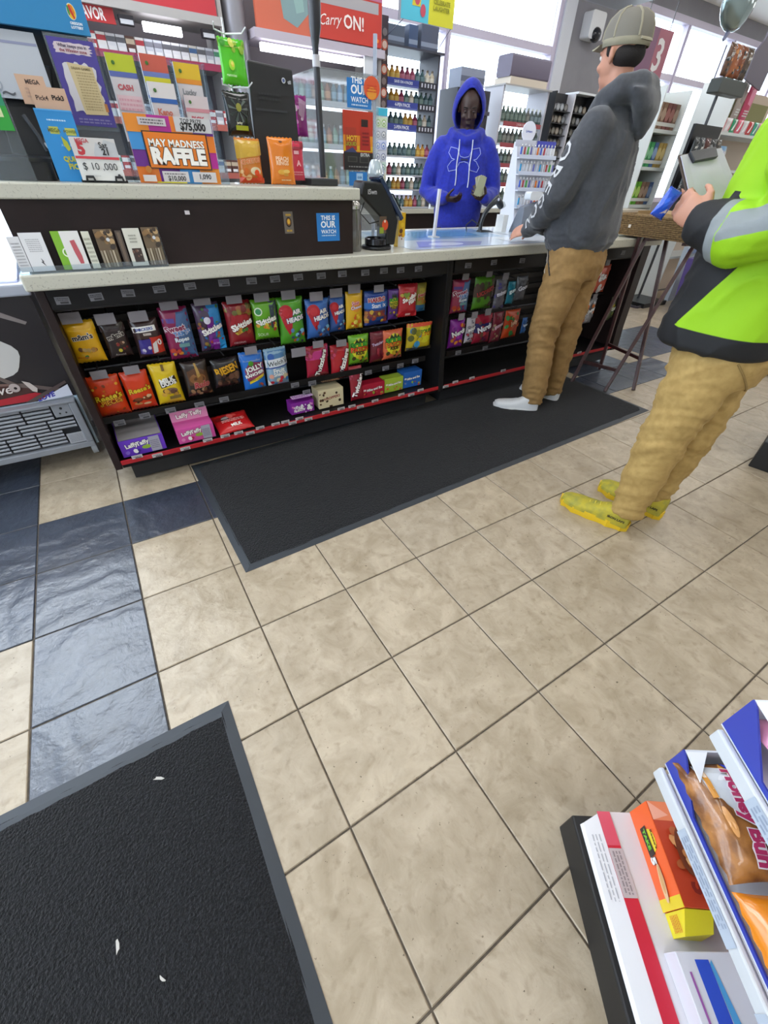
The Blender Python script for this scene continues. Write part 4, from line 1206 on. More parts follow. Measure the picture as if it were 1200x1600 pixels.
def d_chip(p):
    p.r(-.25, .55, .3, .95, '#4a5a1c'); p.p([(-1, .9), (1, .9), (1, .3), (-1, .1)], '#c9a23a'); p.t('CHEETOS', .0, .02, .9, .12, '#d9773a', 8, out='#e9c9a0', bold=.04); p.e(.3, -.42, .42, '#d9c9a0', .6); p.d(9, -.8, -.9, .8, -.4, .2, ['#d9481c', '#c9661f', '#e0b072'], 5); p.r(-1, -.95, 1, -.72, '#cf4318')
bag((1.262, 1.33, 1.186, .105, 0), .93, 'snack_pouch', 'orange chip bag with a brown top standing below the black pouch', '#c9792c', d_chip, None, d=.04, rough=.2)
def d_peach(p):
    p.e(.0, .82, .14, '#6a3a10', .4); p.t('PEACH', .0, .12, .6, .1, '#f0c29a', bold=.05); p.t('RINGS', .0, -.06, .6, .1, '#f0c29a', bold=.05); p.e(-.1, -.45, .36, '#d9a23c', .45); p.e(.25, -.42, .26, '#e0b860', .45); p.e(.2, -.56, .2, '#c98f2c', .5); p.l(-.2, -.85, .6, -.75, 1, '#f0d0a0', 2)
bag((1.392, 1.338, 1.186, .108, 0), .905, 'snack_pouch', 'flat orange pouch with a picture of yellow rings on the ledge', '#d9791a', d_peach, None, d=.028, rough=.25)
def d_redp(p):
    p.r(-.2, .35, .35, .52, '#d9a6ae'); p.t('A', .25, -.1, .3, .26, '#e6b0b8', bold=.04); p.l(-.5, -.75, .7, -.5, 2, '#d98a94', 3); p.r(-1, .6, 1, .95, '#8a1a2c')
bag((1.478, 1.332, 1.20, .082, 0), .965, 'snack_pouch', 'red pouch standing partly behind the flat orange pouch', '#c2304a', d_redp, None, d=.028, rough=.25)
def d_mag(p):
    p.p([(-1, .95), (0, .6), (.2, -.9), (-.4, -.9)], '#c23ab0'); p.p([(.3, .9), (.9, .7), (.6, -.2), (.2, .1)], '#b08aa8'); p.d(6, -.6, -.8, .6, .6, .15, ['#d98ad0', '#7a2a6a', '#e0c2dc'], 3)
bag((1.56, 1.49, 1.355, .115, 0), 1.12, 'snack_pouch', 'shiny magenta foil pouch hanging behind the monitor', '#8a2a78', d_mag, None, d=.03, rough=.12)
t = thing('clip_strip', 'thin white wire clip strip that the lime and black pouches hang from', 'display', (0, 0, 0))
b = MB(); b.tube([(1.262, 1.035, LZ), (1.262, 1.035, 1.66)], .004, mat('#c9ccd0', .3, metal=.4), 8); b.build('post', t, smooth=True)
for z in (1.61, 1.47):
    for dx in (-.05, .05):
        b = MB(); b.tube([(1.262, 1.035, z + .01), (1.262 + dx, .985, z + .01), (1.262 + dx * 1.15, .955, z + .022)], .0025, mat('#dfe2e4', .3), 6); b.build('clip', t, smooth=True)
b = MB(); b.rbox((1.22, 1.0, LZ), (1.30, 1.07, LZ + .004), mat('#c9ccd0', .3, metal=.4), .01); b.build('foot', t)

# till monitor seen from behind
t = thing('till_monitor', 'black till monitor turned away, its back panel to the customers', 'monitor', (1.43, 1.06, LZ))
b = MB(); b.hexa([(-.105, -.01, .0), (.11, -.01, .0), (.11, .03, .0), (-.105, .03, .0), (-.085, .0, .385), (.105, .0, .375), (.105, .04, .375), (-.085, .04, .385)], mat('#1c1c20', .45)); b.build('shell', t, bevel=.006)
p = NP(.19, .36, T=Matrix.Translation((.01, -.0115, .19)) @ Matrix.Rotation(R(-1.5), 4, 'X'), eps=.0006)
p.r(-.9, .28, .55, .32, '#2e2f35'); p.r(-.2, -.55, .35, -.2, '#4a4b52'); p.e(.5, .82, .09, '#c9ccd2'); p.e(.5, .82, .06, '#4a5a8a'); p.t('till', .75, .80, .12, .03, '#b9bcc4', bold=.03); p.l(-.7, .45, .3, .6, 2, '#26272c', 3)
p.build('vents', t, fix=False)
b = MB(); b.rbox((-.05, -.02, -.0005), (.07, .08, .012), TB, .02); b.build('foot', t)
t = thing('pole_display', 'tall black pole with a white collar and black screen head on a flat base', 'display', (1.645, 1.05, LZ))
b = MB(); b.tube([(0, 0, .03), (-.004, 0, .40)], .0145, mat('#2b2c31', .35), 12); b.build('pole', t, smooth=True)
b = MB(); b.tube([(-.004, 0, .39), (-.005, 0, .425)], .0165, mat('#b9b8bd', .4), 12); b.build('collar', t, smooth=True)
b = MB(); b.tube([(-.005, 0, .425), (-.005, 0, .45), (-.004, 0, .47), (-.002, 0, .50), (0, 0, .56), (0, 0, .72)], [.013, .014, .018, .024, .026, .027], mat('#222329', .3), 12); b.build('head', t, smooth=True)
b = MB(); b.box((-.10, -.09, 0), (.035, .10, .026), mat('#2e2f33', .4)); b.build('base', t, bevel=.004)

# brochure holder on the worktop
t = thing('brochure_holder', 'low clear brochure holder leaning on the raised panel at the counter end', 'holder', (0, 0, 0))
def slanted(z, y0=.7585, y1=.789):   # front plane of the leaflets
    return y0 + (y1 - y0) * (z - .933) / .15
b = MB(); b.box((.345, .7445, .933), (.822, .7475, .955), ACR); b.build('front_lip', t)
b = MB(); b.box((.345, .748, .933), (.822, .788, .9355), ACR); b.build('floor_sheet', t)
for x in (.345, .819):
    b = MB(); b.hexa([(x, .748, .936), (x + .003, .748, .936), (x + .003, .79, .936), (x, .79, .936), (x, .776, 1.055), (x + .003, .776, 1.055), (x + .003, .792, 1.055), (x, .792, 1.055)], ACR); b.build('end_sheet', t)
def leaflet(x0, x1, z1, lab, base, draw, dy=0, n=1):
    w, h = x1 - x0, z1 - .938
    p = NP(w, h, eps=.0004)
    p.box((-w / 2, 0, -h / 2), (w / 2, .004 * n, h / 2), mat(base, .45)); draw(p)
    o = p.build('leaflets', fix=False)
    o.location = ((x0 + x1) / 2, .765 + dy, .938 + h / 2); o.rotation_euler = (R(-9), 0, 0)
    return tag(o, lab, 'leaflets', 'leaflets in the brochure holder')
leaflet(.352, .385, 1.04, 'white leaflets first in the brochure holder, printed with fine grey lines', '#d6d6d8', lambda p: p.l(-.7, -.7, .7, .7, 8, '#a8a8ac', 2))
leaflet(.387, .452, 1.05, 'white leaflets with a grey text block and a small dark bolt', '#dcdcde', lambda p: (p.l(-.6, .0, .6, .7, 7, '#b0b0b4', 2), p.p([(.1, -.3), (.3, -.5), (.2, -.5), (.35, -.75), (.0, -.5), (.15, -.5)], '#3a3a3e')))
leaflet(.478, .535, 1.052, 'green leaflet with a pale ring, tucked behind a white one', '#7ab02c', lambda p: (p.e(.0, -.1, .5, '#e6efd6'), p.e(.0, -.1, .36, '#6a9f2c')), .004)
leaflet(.503, .56, 1.052, 'white leaflets with a red map shape', '#dedcda', lambda p: (p.p([(-.2, .5), (.3, .55), (.55, -.3), (.5, -.7), (.1, -.7), (-.1, -.1)], '#b8545c')))
leaflet(.568, .592, 1.05, 'narrow cream leaflets between the red map and the food picture', '#d2d2c2', lambda p: p.l(-.8, -.7, .8, .7, 6, '#a8a898', 2))
def d_food(p):
    p.r(-1, -1, 1, 1, '#6a5842'); p.d(14, -.8, .0, .8, .9, .3, ['#8a6a44', '#4a3a2c', '#b5966a', '#3a3028'], 3); p.e(.3, .45, .2, '#c9ccd0')
    for i in range(6): p.r(-.95 + i * .33, -.98, -.75 + i * .33, -.1, ['#8f8472', '#b0a48e', '#6f6450'][i % 3])
leaflet(.607, .665, 1.055, 'brown food-picture leaflets left of the cream menu cards', '#5f5040', d_food)
leaflet(.70, .705 + .05, 1.056, 'cream leaflets with a dark square picture', '#d2d0c4', lambda p: (p.r(-.55, -.8, .6, -.05, '#3a2c28'), p.d(6, -.5, -.7, .5, -.1, .15, ['#6a4a3c', '#8a7a6a'], 3), p.l(-.5, .2, .4, .7, 3, '#9a9a8e', 3)), 0, 2)
leaflet(.674, .694, 1.05, 'thin dark brown leaflets beside the cream menu card', '#4a3f38', lambda p: (p.r(-.5, -.9, .5, .9, '#6a5a4c')))
leaflet(.762, .818, 1.058, 'brown food-picture leaflets at the end of the holder', '#65543f', d_food)

# ---------------------------------------------------------------- things on the worktop
WZ = .9325
t = thing('lottery_reader', 'black ticket checker with a sloping blue screen and round base', 'machine', (1.86, .90, WZ))
b = MB(); b.lathe([(.001, 0), (.075, 0), (.078, .006), (.076, .014), (.06, .018), (.001, .018)], TB, (0, 0, 0), 28); b.build('base', t, smooth=True)
b = MB(); b.lathe([(.052, .018), (.056, .022), (.056, .045), (.05, .05), (.046, .045), (.046, .022)], mat('#3a3b3f', .2, metal=.7), (-.012, -.01, 0), 24); b.build('ring', t, smooth=True)
b = MB()
for poly in ([(.03, .018), (.085, .018), (.10, .12), (.02, .27), (-.10, .275), (-.115, .22), (-.01, .14), (.03, .10)],):
    b.prism(poly, -.045, .055, TB)
b.build('body', t, bevel=.008)
p = NP(.15, .085, T=Matrix.Translation((0, 0, 0)), eps=.0006)
b = MB(); ux = V((.105 - .0, 0, .115 - .285)).normalized()
b.bar((-.01, .005, .290), (.125, .005, .125), .052, .010, mat('#20304f', .15), up=(.6, 0, .5)); b.build('screen', t, bevel=.004)
b = MB(); b.bar((.055, .005, .222), (.118, .005, .145), .050, .004, mat('#b9c9cf', .3), up=(.6, 0, .5)); 
sh = V((.0095, 0, .0078))
ob = b.build('label_plate', t)
b.T = Matrix.Translation(sh)
p = Print(frame((.088 + .013, .005, .184 + .0105), (0, 0, 0) if False else V((.063, 0, -.077)).normalized(), V((0, 1, 0))), eps=.0005)
p.rect(-.044, -.036, .044, .036, '#1c1d22'); p.text('CHECK', 0, .0, .06, .03, '#e6ecf0', bold=.05)
p.build('label_print', t, fix=False)
p = Print(Matrix.Translation((-.055, -.0465, .235)), eps=.0005); p.text('iSwn', 0, 0, .05, .02, '#b9b9bd', bold=.02); p.build('maker_print', t, fix=False)
p = Print(Matrix.Translation((.0, -.0465, .105)), eps=.0005); p.rect(-.012, -.035, .028, .035, '#5a4a3c'); p.ell(.02, .0, .018, .022, '#c9481f'); p.rect(-.012, -.035, .012, -.01, '#8a9a2c'); p.ell(.018, .015, .005, .006, '#e9d9c9')
p.build('sticker', t, fix=False)
b = MB(); b.tube([(-.06, .0, .22), (-.10, -.01, .15), (-.06, -.03, .11), (-.01, -.035, .12)], .003, TB, 6); b.build('cable', t, smooth=True)
# chrome-lidded glass jar beside the reader
b = MB(); b.lathe([(.001, 0), (.038, 0), (.040, .01), (.040, .14), (.035, .16), (.034, .168)], glass('#a9a6a0', .16, 'smoked_glass', haze=.2), (1.708, .87, WZ), 20)
t = thing('glass_jar', 'smoked glass jar with a bright lid behind the ticket checker', 'jar', (0, 0, 0)); b.build('vessel', t, smooth=True)
b = MB(); b.lathe([(.036, .168), (.038, .17), (.038, .19), (.03, .20), (.001, .202)], mat('#b9b6b2', .2, metal=.8), (1.708, .87, WZ), 20); b.build('lid', t, smooth=True)
b = MB(); b.lathe([(.001, .0), (.034, .0), (.040, .012), (.030, .05), (.022, .062), (.001, .064)], glass('#dfe9ee', .3, 'bag_film', haze=.35), (0, 0, 0), 12)
o = b.build('plastic_bundle', smooth=True); o.location = (1.85, .90, WZ + .289); tag(o, 'crumpled clear plastic bundle on top of the ticket checker', 'plastic')
# yellow box with straws
t = thing('sample_box', 'narrow yellow and white printed box on the worktop behind the ticket checker', 'box', (2.02, .93, WZ))
p = NP(.042, .15, T=Matrix.Translation((0, -.02, .075)), eps=.0004)
p.box((-.021, 0, -.075), (.021, .04, .075), mat('#d8ab14', .35)); p.r(-1, -1, 1, -.35, '#d6d2cc'); p.e(-.2, -.05, .5, '#5a3018', 1.0); p.e(.4, -.3, .6, '#d9a414', .8); p.e(.1, .3, .5, '#e6c02a'); p.d(5, -.7, -.7, .7, -.2, .25, ['#8a4a1c', '#d99a14'], 3)
p.build('box', t, fix=False)
for dx in (-.012, .012):
    b = MB(); b.tube([(dx, .012, .15), (dx, .014, .185)], .0018, mat('#c9c9cc', .3), 6); b.build('prong', t, smooth=True)

# barcode scanner on a gooseneck
SD = mat('#1d2227', .3)
t = thing('barcode_scanner', 'black barcode scanner leaning on its bent stand before the cashier', 'scanner', (3.0, 1.36, WZ))
b = MB(); b.hexa([(-.03, -.035, 0), (.09, -.045, 0), (.10, .03, 0), (-.02, .035, 0), (-.02, -.02, .014), (.06, -.025, .010), (.065, .015, .010), (-.015, .02, .014)], SD); b.build('base', t, bevel=.003)
b = MB(); b.tube([(-.01, 0, .01), (-.012, 0, .05), (.005, 0, .10), (.045, 0, .145), (.09, 0, .175)], [(.016, .014), (.015, .013), (.016, .014), (.018, .016), (.02, .018)], SD, 10); b.build('handle', t, smooth=True)
b = MB(); b.tube([(.075, 0, .165), (.105, 0, .185), (.14, .0, .16), (.155, 0, .145)], [(.02, .02), (.026, .024), (.03, .024), (.028, .02)], SD, 10); b.build('head', t, smooth=True)
b = MB(); b.tube([(.145, -.002, .165), (.168, -.002, .140)], [(.012, .026), (.012, .026)], mat('#cfd6da', .2), 8); b.build('window', t, smooth=True)
b = MB(); b.ball((.10, -.022, .185), (.009, .005, .009), mat('#c9c9d6', .3)); b.build('button', t, smooth=True)
b = MB(); b.tube([(-.02, 0, .04), (-.08, .02, .07), (-.12, .03, .04), (-.10, .04, .004)], .0035, SD, 6); b.build('cable', t, smooth=True)

# card terminal seen from behind
t = thing('card_terminal', 'grey payment terminal seen from behind, beside the barcode scanner', 'terminal', (3.30, 1.22, WZ))
GR = mat('#6f7682', .4)
b = MB(); b.hexa([(-.09, -.03, 0), (.10, -.05, 0), (.12, .08, 0), (-.07, .10, 0), (-.075, -.01, .15), (.075, -.025, .185), (.09, .03, .185), (-.06, .05, .15)], GR); b.build('shell', t, bevel=.006)
b = MB(); b.hexa([(.101, -.05, 0), (.15, -.03, 0), (.16, .07, 0), (.12, .08, 0), (.076, -.025, .185), (.10, -.01, .18), (.11, .03, .18), (.091, .03, .185)], TB); b.build('side_grip', t)
b = MB(); b.tube([(.02, -.045, .0), (.0, -.042, .05), (.02, -.036, .10)], .003, mat('#3a3e46', .5), 6); b.build('cable', t, smooth=True)
b = MB(); b.rbox((-.05, -.025, .188), (.07, .03, .235), mat('#d2d6da', .35), .015, axis='y'); b.build('paper_cover', t, smooth=True)
b = MB(); b.box((-.14, .02, 0), (-.095, .09, .10), mat('#e0e0dd', .5))
o = b.build('receipt_stack'); o.location = (3.28, 1.28, WZ); tag(o, 'small white paper stack between the scanner and the grey terminal', 'paper')

# lighter tower
t = thing('lighter_tower', 'white tiered counter display crowded with lighters under a round topper', 'display', (3.53, 1.46, WZ), R(-12))
WP = mat('#dcdfe6', .35)
b = MB(); b.hexa([(-.16, -.10, 0), (.16, -.10, 0), (.16, .12, 0), (-.16, .12, 0), (-.15, .06, .50), (.16, .06, .50), (.16, .10, .50), (-.15, .10, .50)], WP); b.build('body', t)
b = MB(); b.lathe([(.001, -.004), (.055, -.004), (.055, .004), (.001, .004)], mat('#e4e6f2', .4), (0, 0, 0), 28)
o = b.build('topper_disc', t, smooth=True); o.rotation_euler = (R(90), 0, 0); o.location = (-.06, .08, .555)
p = Print(Matrix.Translation((-.06, .0755, .555)), eps=.0005); p.text('Lighters', 0, .0, .08, .016, '#5a68b8', bold=.03); p.build('topper_print', t, fix=False)
for x0, x1, c in ((-.17, .0, '#c9ccd9'), (.01, .17, '#4a50b5')):
    b = MB(); b.box((x0, .05, .475), (x1, .055, .51), mat(c, .4)); b.build('header_strip', t)
cols = ['#3a62c9', '#dfe3ea', '#c9d2e6', '#b83a44', '#e6e6ea', '#2f9ad0', '#4aa84a', '#e07a2a', '#d9dde6', '#6a6fb5']
rows = [(-.092, .03), (-.065, .13), (-.038, .23), (-.011, .32), (.016, .41)]
for j, (y, z) in enumerate(rows):
    b = MB(); b.box((-.155, y - .02, z), (.155, y + .012, z + .006), WP); b.box((-.155, y - .022, z), (.155, y - .019, z + .022), mat('#cdd4e6', .3)); b.build('tier', t)
lm = {}
LC = dict(zip(cols + ['#e0662a'], ('blue', 'white', 'pale blue', 'red', 'near-white', 'sky blue', 'green', 'orange', 'pale grey', 'violet', 'bright orange')))
k = 0
m_t = Matrix.Translation((3.53, 1.46, WZ)) @ Matrix.Rotation(R(-12), 4, 'Z') @ Matrix.Diagonal((1, 1, .9, 1))
for j, (y, z) in enumerate(rows):
    for i in range(11):
        c = cols[(i * 3 + j * 5 + (i // 4) * 2) % 10] if j != 1 or i < 5 else '#e0662a'
        if c not in lm:
            b = MB(); b.tube([(0, 0, 0), (0, 0, .055)], [(.011, .006), (.011, .006)], mat(c, .25), 8); b.tube([(0, 0, .0555), (0, 0, .066), (.002, 0, .072)], [(.010, .006), (.010, .006), (.006, .004)], mat('#c9ccd2', .2, metal=.8), 8)
            o = b.build('lighter', smooth=True); lm[c] = o
        else:
            o = lm[c].copy(); COL.objects.link(o)
        o.location = m_t @ V((-.138 + i * .0276, y - .004, (z + .0065) / .9)); o.rotation_euler = (0, 0, R(-12))
        tag(o, LC[c] + ' lighter, ' + ORD[i] + ' from the cashier end in the ' + ('lowest', 'second', 'middle', 'fourth', 'top')[j] + ' tier of the lighter tower', 'lighter', 'lighters on tier %s of the display' % ('one', 'two', 'three', 'four', 'five')[j])
# orange tubs and pink packs by the customer's hand
for (x, y, w, h, c, lab) in ((3.42, .98, .05, .07, '#e08a1c', 'small orange tub beside the grey terminal'), (3.60, .90, .075, .10, '#e0831a', 'larger orange tub between the hoodie sleeve and the worktop edge')):
    t = thing('orange_tub', lab, 'tub', (x, y, WZ)); b = MB(); b.lathe([(.001, 0), (w * .42, 0), (w * .5, h * .5), (w * .46, h * .8), (.001, h * .8)], mat(c, .3), n=14); b.build('tub', t, smooth=True)
    b = MB(); b.lathe([(w * .5, h * .8), (w * .52, h * .82), (w * .52, h * .97), (.001, h)], mat('#d96a14', .3), n=14); b.build('lid', t, smooth=True)
def d_pink(p): p.d(10, -.8, -.8, .8, .8, .22, ['#d98a8a', '#e0b0a8', '#c2605a'], 4); p.r(-1, .5, 1, .9, '#d96a2c')
for i, (x, y, z, c, lab) in enumerate(((3.62, 1.16, 1.10, '#d9a09a', 'pale pink snack packet high on the counter rack by the sleeve'), (3.60, 1.10, 1.02, '#d9682a', 'orange snack packet low on the counter rack by the sleeve'))):
    bag((x, z + .06, z - .05, .09, 0), y, 'snack_packet', lab, c, d_pink, 'snack packets by the sleeve', d=.03)
t = thing('packet_stand', 'black stand behind the pink and orange snack packets', 'stand', (3.62, 1.20, WZ)); b = MB(); b.box((-.06, -.03, 0), (.06, .05, .01), TB); b.build('foot', t); b = MB(); b.box((-.05, 0, .01), (.05, .012, .26), TB); b.build('back', t)

# clear screen with stickers standing on the worktop
t = thing('clear_screen', 'clear acrylic screen box covered in stickers beside the black pole', 'screen', (0, 0, 0))
ACR2 = glass('#eef2f4', .14, 'acrylic', haze=.10)
b = MB(); b.box((1.745, 1.25, WZ), (2.07, 1.254, 1.60), ACR2); b.build('front_sheet', t)
b = MB(); b.box((1.742, 1.255, WZ), (1.746, 1.60, 1.60), ACR2); b.build('side_sheet', t)
b = MB(); b.box((1.742, 1.25, 1.601), (2.07, 1.60, 1.605), ACR2); b.build('top_sheet', t)
b = MB(); b.bar((2.052, 1.262, WZ), (2.052, 1.262, 1.74), .008, .008, mat('#8a8c94', .3, metal=.7)); b.build('post', t)
def on_screen(name, q, lab, base, draw, cat='sticker', dy=0, rnd=False):
    cx, zt, zb, w, tl = q
    h = zt - zb
    p = NP(w, h, eps=.0004)
    if rnd:
        p.ell(0, 0, w / 2, h / 2, base)
    else:
        p.box((-w / 2, 0, -h / 2), (w / 2, .001, h / 2), mat(base, .4))
    draw(p)
    o = p.build(name, fix=False); o.location = (cx, 1.2485 - dy, (zt + zb) / 2)
    return tag(o, lab, cat)
on_screen('blue_sticker', (1.957,1.584,1.481,0.137,0.005), 'blue sticker with white lettering high on the clear screen', BLUE, lambda p: watch(p, 1.75))
def d_ad(p):
    p.r(-1, .1, 1, 1, '#b8341c'); p.r(-1, -.2, 1, .2, '#d9861c'); p.r(-1, -.35, 1, -.15, '#d9a81c'); p.p([(-.85, .45), (-.15, .45), (-.1, -.3), (-.85, -.35)], '#a83420'); p.p([(.15, .5), (.75, .5), (.85, -.3), (.1, -.3)], '#b02a20'); p.r(.2, .5, .65, .74, '#2a1a1a'); p.t('HOT', -.45, .1, .4, .1, '#e0b02c', bold=.05); p.t('LIQUID', -.5, -.1, .45, .08, '#9aa02c', bold=.04); p.l(.25, -.15, .7, .35, 4, '#7a1a1a', 3)
    p.r(-1, -1, 1, -.38, '#1f1c20'); p.p([(-1, -.38), (-.4, -.2), (-.1, -.38)], '#3a3f6a'); p.t('EXTRA', .45, -.45, .45, .06, '#c9c9c9', bold=.04); p.r(-.75, -.72, -.1, -.52, '#4a4844'); p.r(.05, -.74, .72, -.52, '#4a4844'); p.r(-.68, -.69, -.17, -.55, '#2c2b2a'); p.r(.12, -.71, .65, -.55, '#2c2b2a'); p.l(-.7, -.92, .7, -.84, 1, '#8a8a88', 3)
on_screen('drink_poster', (1.948,1.472,1.244,0.174,0.003), 'red and yellow drinks poster with a black foot on the clear screen', '#b8341c', d_ad, 'poster', .0005)
on_screen('blue_sticker', (1.947,1.237,1.178,0.111,0.001), 'small blue sticker at the foot of the clear screen', BLUE, lambda p: (p.r(-.2, -.8, .5, .8, '#a9cbe8'), p.t('OUR', .15, .2, .3, .4, '#2f6fae', bold=.05)))
on_screen('orange_sticker', (2.024,1.599,1.515,0.092,-0.001), 'oval orange and yellow sticker on the edge of the clear screen', '#d9542c', lambda p: (p.ell(0, -.018, .028, .022, '#e0942c'), p.l(-.6, -.4, .6, .3, 3, '#c9441c', 3)), dy=.006, rnd=True)
# thin post standing in for light reflected along a clear screen's edge
t = thing('glint_post', 'thin pale post standing at the back edge of the worktop before the cashier', 'post', (2.46, 1.20, WZ))
b = MB(); b.rbox((-.03, -.03, 0), (.03, .03, .006), mat('#c9c9cc', .3), .01); b.build('foot', t)
b = MB(); b.bar((0, 0, .006), (.012, .0, .24), .009, .007, mat('#d2cfd2', .35)); b.build('upright', t)

# ---------------------------------------------------------------- back counter, tobacco wall, shelves behind the cashier
DK = mat('#2a2628', .5)
b = MB(); b.box((.5, 3.47, 0), (6.5, 4.28, .885), BROWN)
tag(b.build('back_counter'), 'dark brown back counter under the windows behind the cashier', 'counter')
b = MB(); b.box((.48, 3.42, .886), (6.52, 4.28, .93), QUARTZ)
tag(b.build('back_worktop', bevel=.004), 'grey stone worktop on the back counter under the tobacco shelves', 'worktop')

USED, CN = set(), {}
def named(objs, names):
    for o, n in zip(objs, names.split(',')): CN[o.name] = n
    return objs
def rowf(protos, x0, x1, n, y, z, lab, cat, group, seed=1, jig=.0, pick=None):
    rg = random.Random(seed)
    for i in range(n):
        pr = protos[(pick or (lambda i: rg.randrange(len(protos))))(i)]
        if pr.name in USED:
            o = pr.copy(); COL.objects.link(o)
        else:
            o = pr; USED.add(pr.name)
        o.location = (x0 + (x1 - x0) * (i + .5) / n + rg.uniform(-jig, jig), y + rg.uniform(-jig, jig), z)
        o.rotation_euler = (0, 0, rg.uniform(-.06, .06) if jig else 0)
        tag(o, lab.format(c=CN.get(pr.name, ''), o=ORD[i]).strip(), cat, group)
def fin(protos):
    for p in protos:
        if p.name not in USED:
            bpy.data.objects.remove(p)
def pack(c, c2, name='cigarette_pack'):
    b = Print(eps=.0006); b.box((-.0275, 0, 0), (.0275, .022, .088), mat(c, .4)); b.rect(-.0275, .05, .0275, .075, c2); b.rect(-.02, .012, .02, .03, '#d9d9d9'); return b.build(name, fix=False)
def bottle(c, cap, h=.13, r=.024, name='bottle', lab=None):
    b = MB(); b.lathe([(.001, 0), (r, 0), (r, h * .62), (r * .45, h * .8), (r * .45, h * .86)], mat(c, .25), n=10)
    if lab: b.lathe([(r * 1.02, h * .18), (r * 1.02, h * .5)], mat(lab, .5), n=10)
    b.lathe([(r * .5, h * .86), (r * .5, h), (.001, h)], mat(cap, .4), n=10); return b.build(name, smooth=True)
def tin(c, c2, r=.034, name='snuff_tin'):
    b = MB(); b.T = Matrix.Rotation(R(90), 4, 'X'); b.lathe([(.001, -.024), (r, -.024), (r, .0), (.001, .0)], mat(c, .35), n=14); b.lathe([(.001, .0), (r * .7, .0), (r * .7, .001), (.001, .0012)], mat(c2, .4), n=14); return b.build(name, smooth=True)

CY = 3.30
t = thing('tobacco_cabinet', 'wide tobacco cabinet of lit shelves and red headers behind the ledge', 'cabinet', (0, 0, 0))
LG = mat('#a9a5a3', .45)
b = MB(); b.box((.62, 3.75, .932), (3.33, 3.80, 2.46), mat('#6f6a70', .6)); b.build('back_sheet', t)
for x in (.62, 1.93, 3.30):
    b = MB(); b.box((x, CY + .02, .932), (x + .03, 3.75, 2.46), LG); b.build('upright', t)
b = MB(); b.lathe([(.085, .932), (.085, 2.46)], mat('#8c8b92', .35, metal=.4), (2.07, CY + .10, 0), 20); b.build('steel_column', t, smooth=True)
SHZ_A = [1.19, 1.49, 1.825]
SHZ_B = [1.13, 1.42, 1.70]
for z in SHZ_A:
    b = MB(); b.box((.65, CY + .02, z - .012), (1.93, 3.75, z), LG); b.build('shelf', t)
    b = MB(); b.box((.65, CY, z - .034), (1.93, CY + .018, z + .004), mat('#8f2c4a' if z > 1.8 else '#a85a50', .4)); b.build('price_strip', t)
for z in SHZ_B:
    b = MB(); b.box((2.17, CY + .02, z - .012), (3.30, 3.75, z), mat('#c9ccd2', .4)); b.build('shelf', t)
    b = MB(); b.box((2.17, CY, z - .03), (3.30, CY + .018, z + .004), mat('#b9c2cc', .4)); b.build('price_strip', t)
b = MB(); b.box((.65, CY - .04, 2.02), (1.93, CY + .30, 2.065), LG); b.build('beam', t)
b = MB(); b.box((2.17, CY - .04, 2.0), (3.33, CY + .30, 2.05), mat('#bdb4c0', .45)); b.build('beam', t)
RED = '#b8323c'
p = NP(1.25, .36, T=Matrix.Translation((1.29, CY, 2.25)), eps=.0008); p.box((-.625, 0, -.18), (.625, .03, .18), mat(RED, .4)); p.r(.72, -.55, .93, -.25, '#d9c2c4'); p.r(-.1, -.2, -.08, .9, '#e6dcdc'); p.l(-.9, .0, .6, .3, 1, '#e0b8bb', 4); p.build('red_header', t, fix=False)
p = NP(.26, .075, T=Matrix.Translation((1.09, CY - .01, 1.985)), eps=.0008); p.box((-.13, 0, -.0375), (.13, .01, .0375), mat('#b02a2e', .4)); p.t('FLAVOR', -.1, .0, .8, .75, '#f0e6e4', bold=.03, keep=False); p.build('flavour_label', t, fix=False)
for x in (1.29, 1.83):
    b = MB(); b.box((x - .045, CY - .015, 1.955), (x + .045, CY + .03, 2.0), mat('#2b2830', .4)); b.build('tag_holder', t)
    p = Print(Matrix.Translation((x, CY - .0155, 1.97)), eps=.0006); p.rect(-.04, -.012, .04, .010, '#c9c9cf'); p.build('tag_print', t, fix=False)
p = NP(.44, .36, T=Matrix.Translation((2.43, CY, 2.235)), eps=.0008); p.box((-.22, 0, -.18), (.22, .03, .18), mat('#c9674e', .4)); p.p([(-.1, .2), (.3, .75), (.9, .5), (1, -.3), (.5, -.8), (.0, -.6)], '#7f9a9c'); p.p([(.4, .1), (.75, .3), (.8, -.3), (.5, -.4)], '#8fb0ac'); p.build('orange_header', t, fix=False)
p = NP(.66, .30, T=Matrix.Translation((2.985, CY, 2.215)), eps=.0008); p.box((-.33, 0, -.15), (.33, .03, .15), mat('#c23a2f', .4)); p.r(-1, .22, .9, .62, '#a7a3a6'); p.r(-1, .68, 1, 1, '#b56a8a'); p.t('Carry', -.45, -.35, .36, .55, '#f0e2dc', 6, bold=.0, shear=.4); p.t('ON!', .18, -.25, .34, .36, '#f0e2dc', 0, bold=.02); p.e(.88, -.75, .035, '#e8842a'); p.build('carry_header', t, fix=False)
def tube_light(x0, x1, z, st):
    b = MB(); b.box((x0, CY - .02, z - .024), (x1, CY + .02, z + .02), mat('#f4f6ff', .5, emit=st)); b.build('light_tube', t)
tube_light(1.39, 1.64, 1.965, 5); tube_light(2.22, 3.12, 1.962, 4)
for z in (1.385, 1.665):
    b = MB(); b.box((2.22, CY + .03, z - .02), (3.2, CY + .06, z), mat('#f4f6ff', .5, emit=3)); b.build('light_tube', t)
b = MB(); b.box((3.13, CY - .03, 1.74), (3.24, CY - .01, 2.0), mat('#d6d9de', .4)); b.build('white_panel', t)
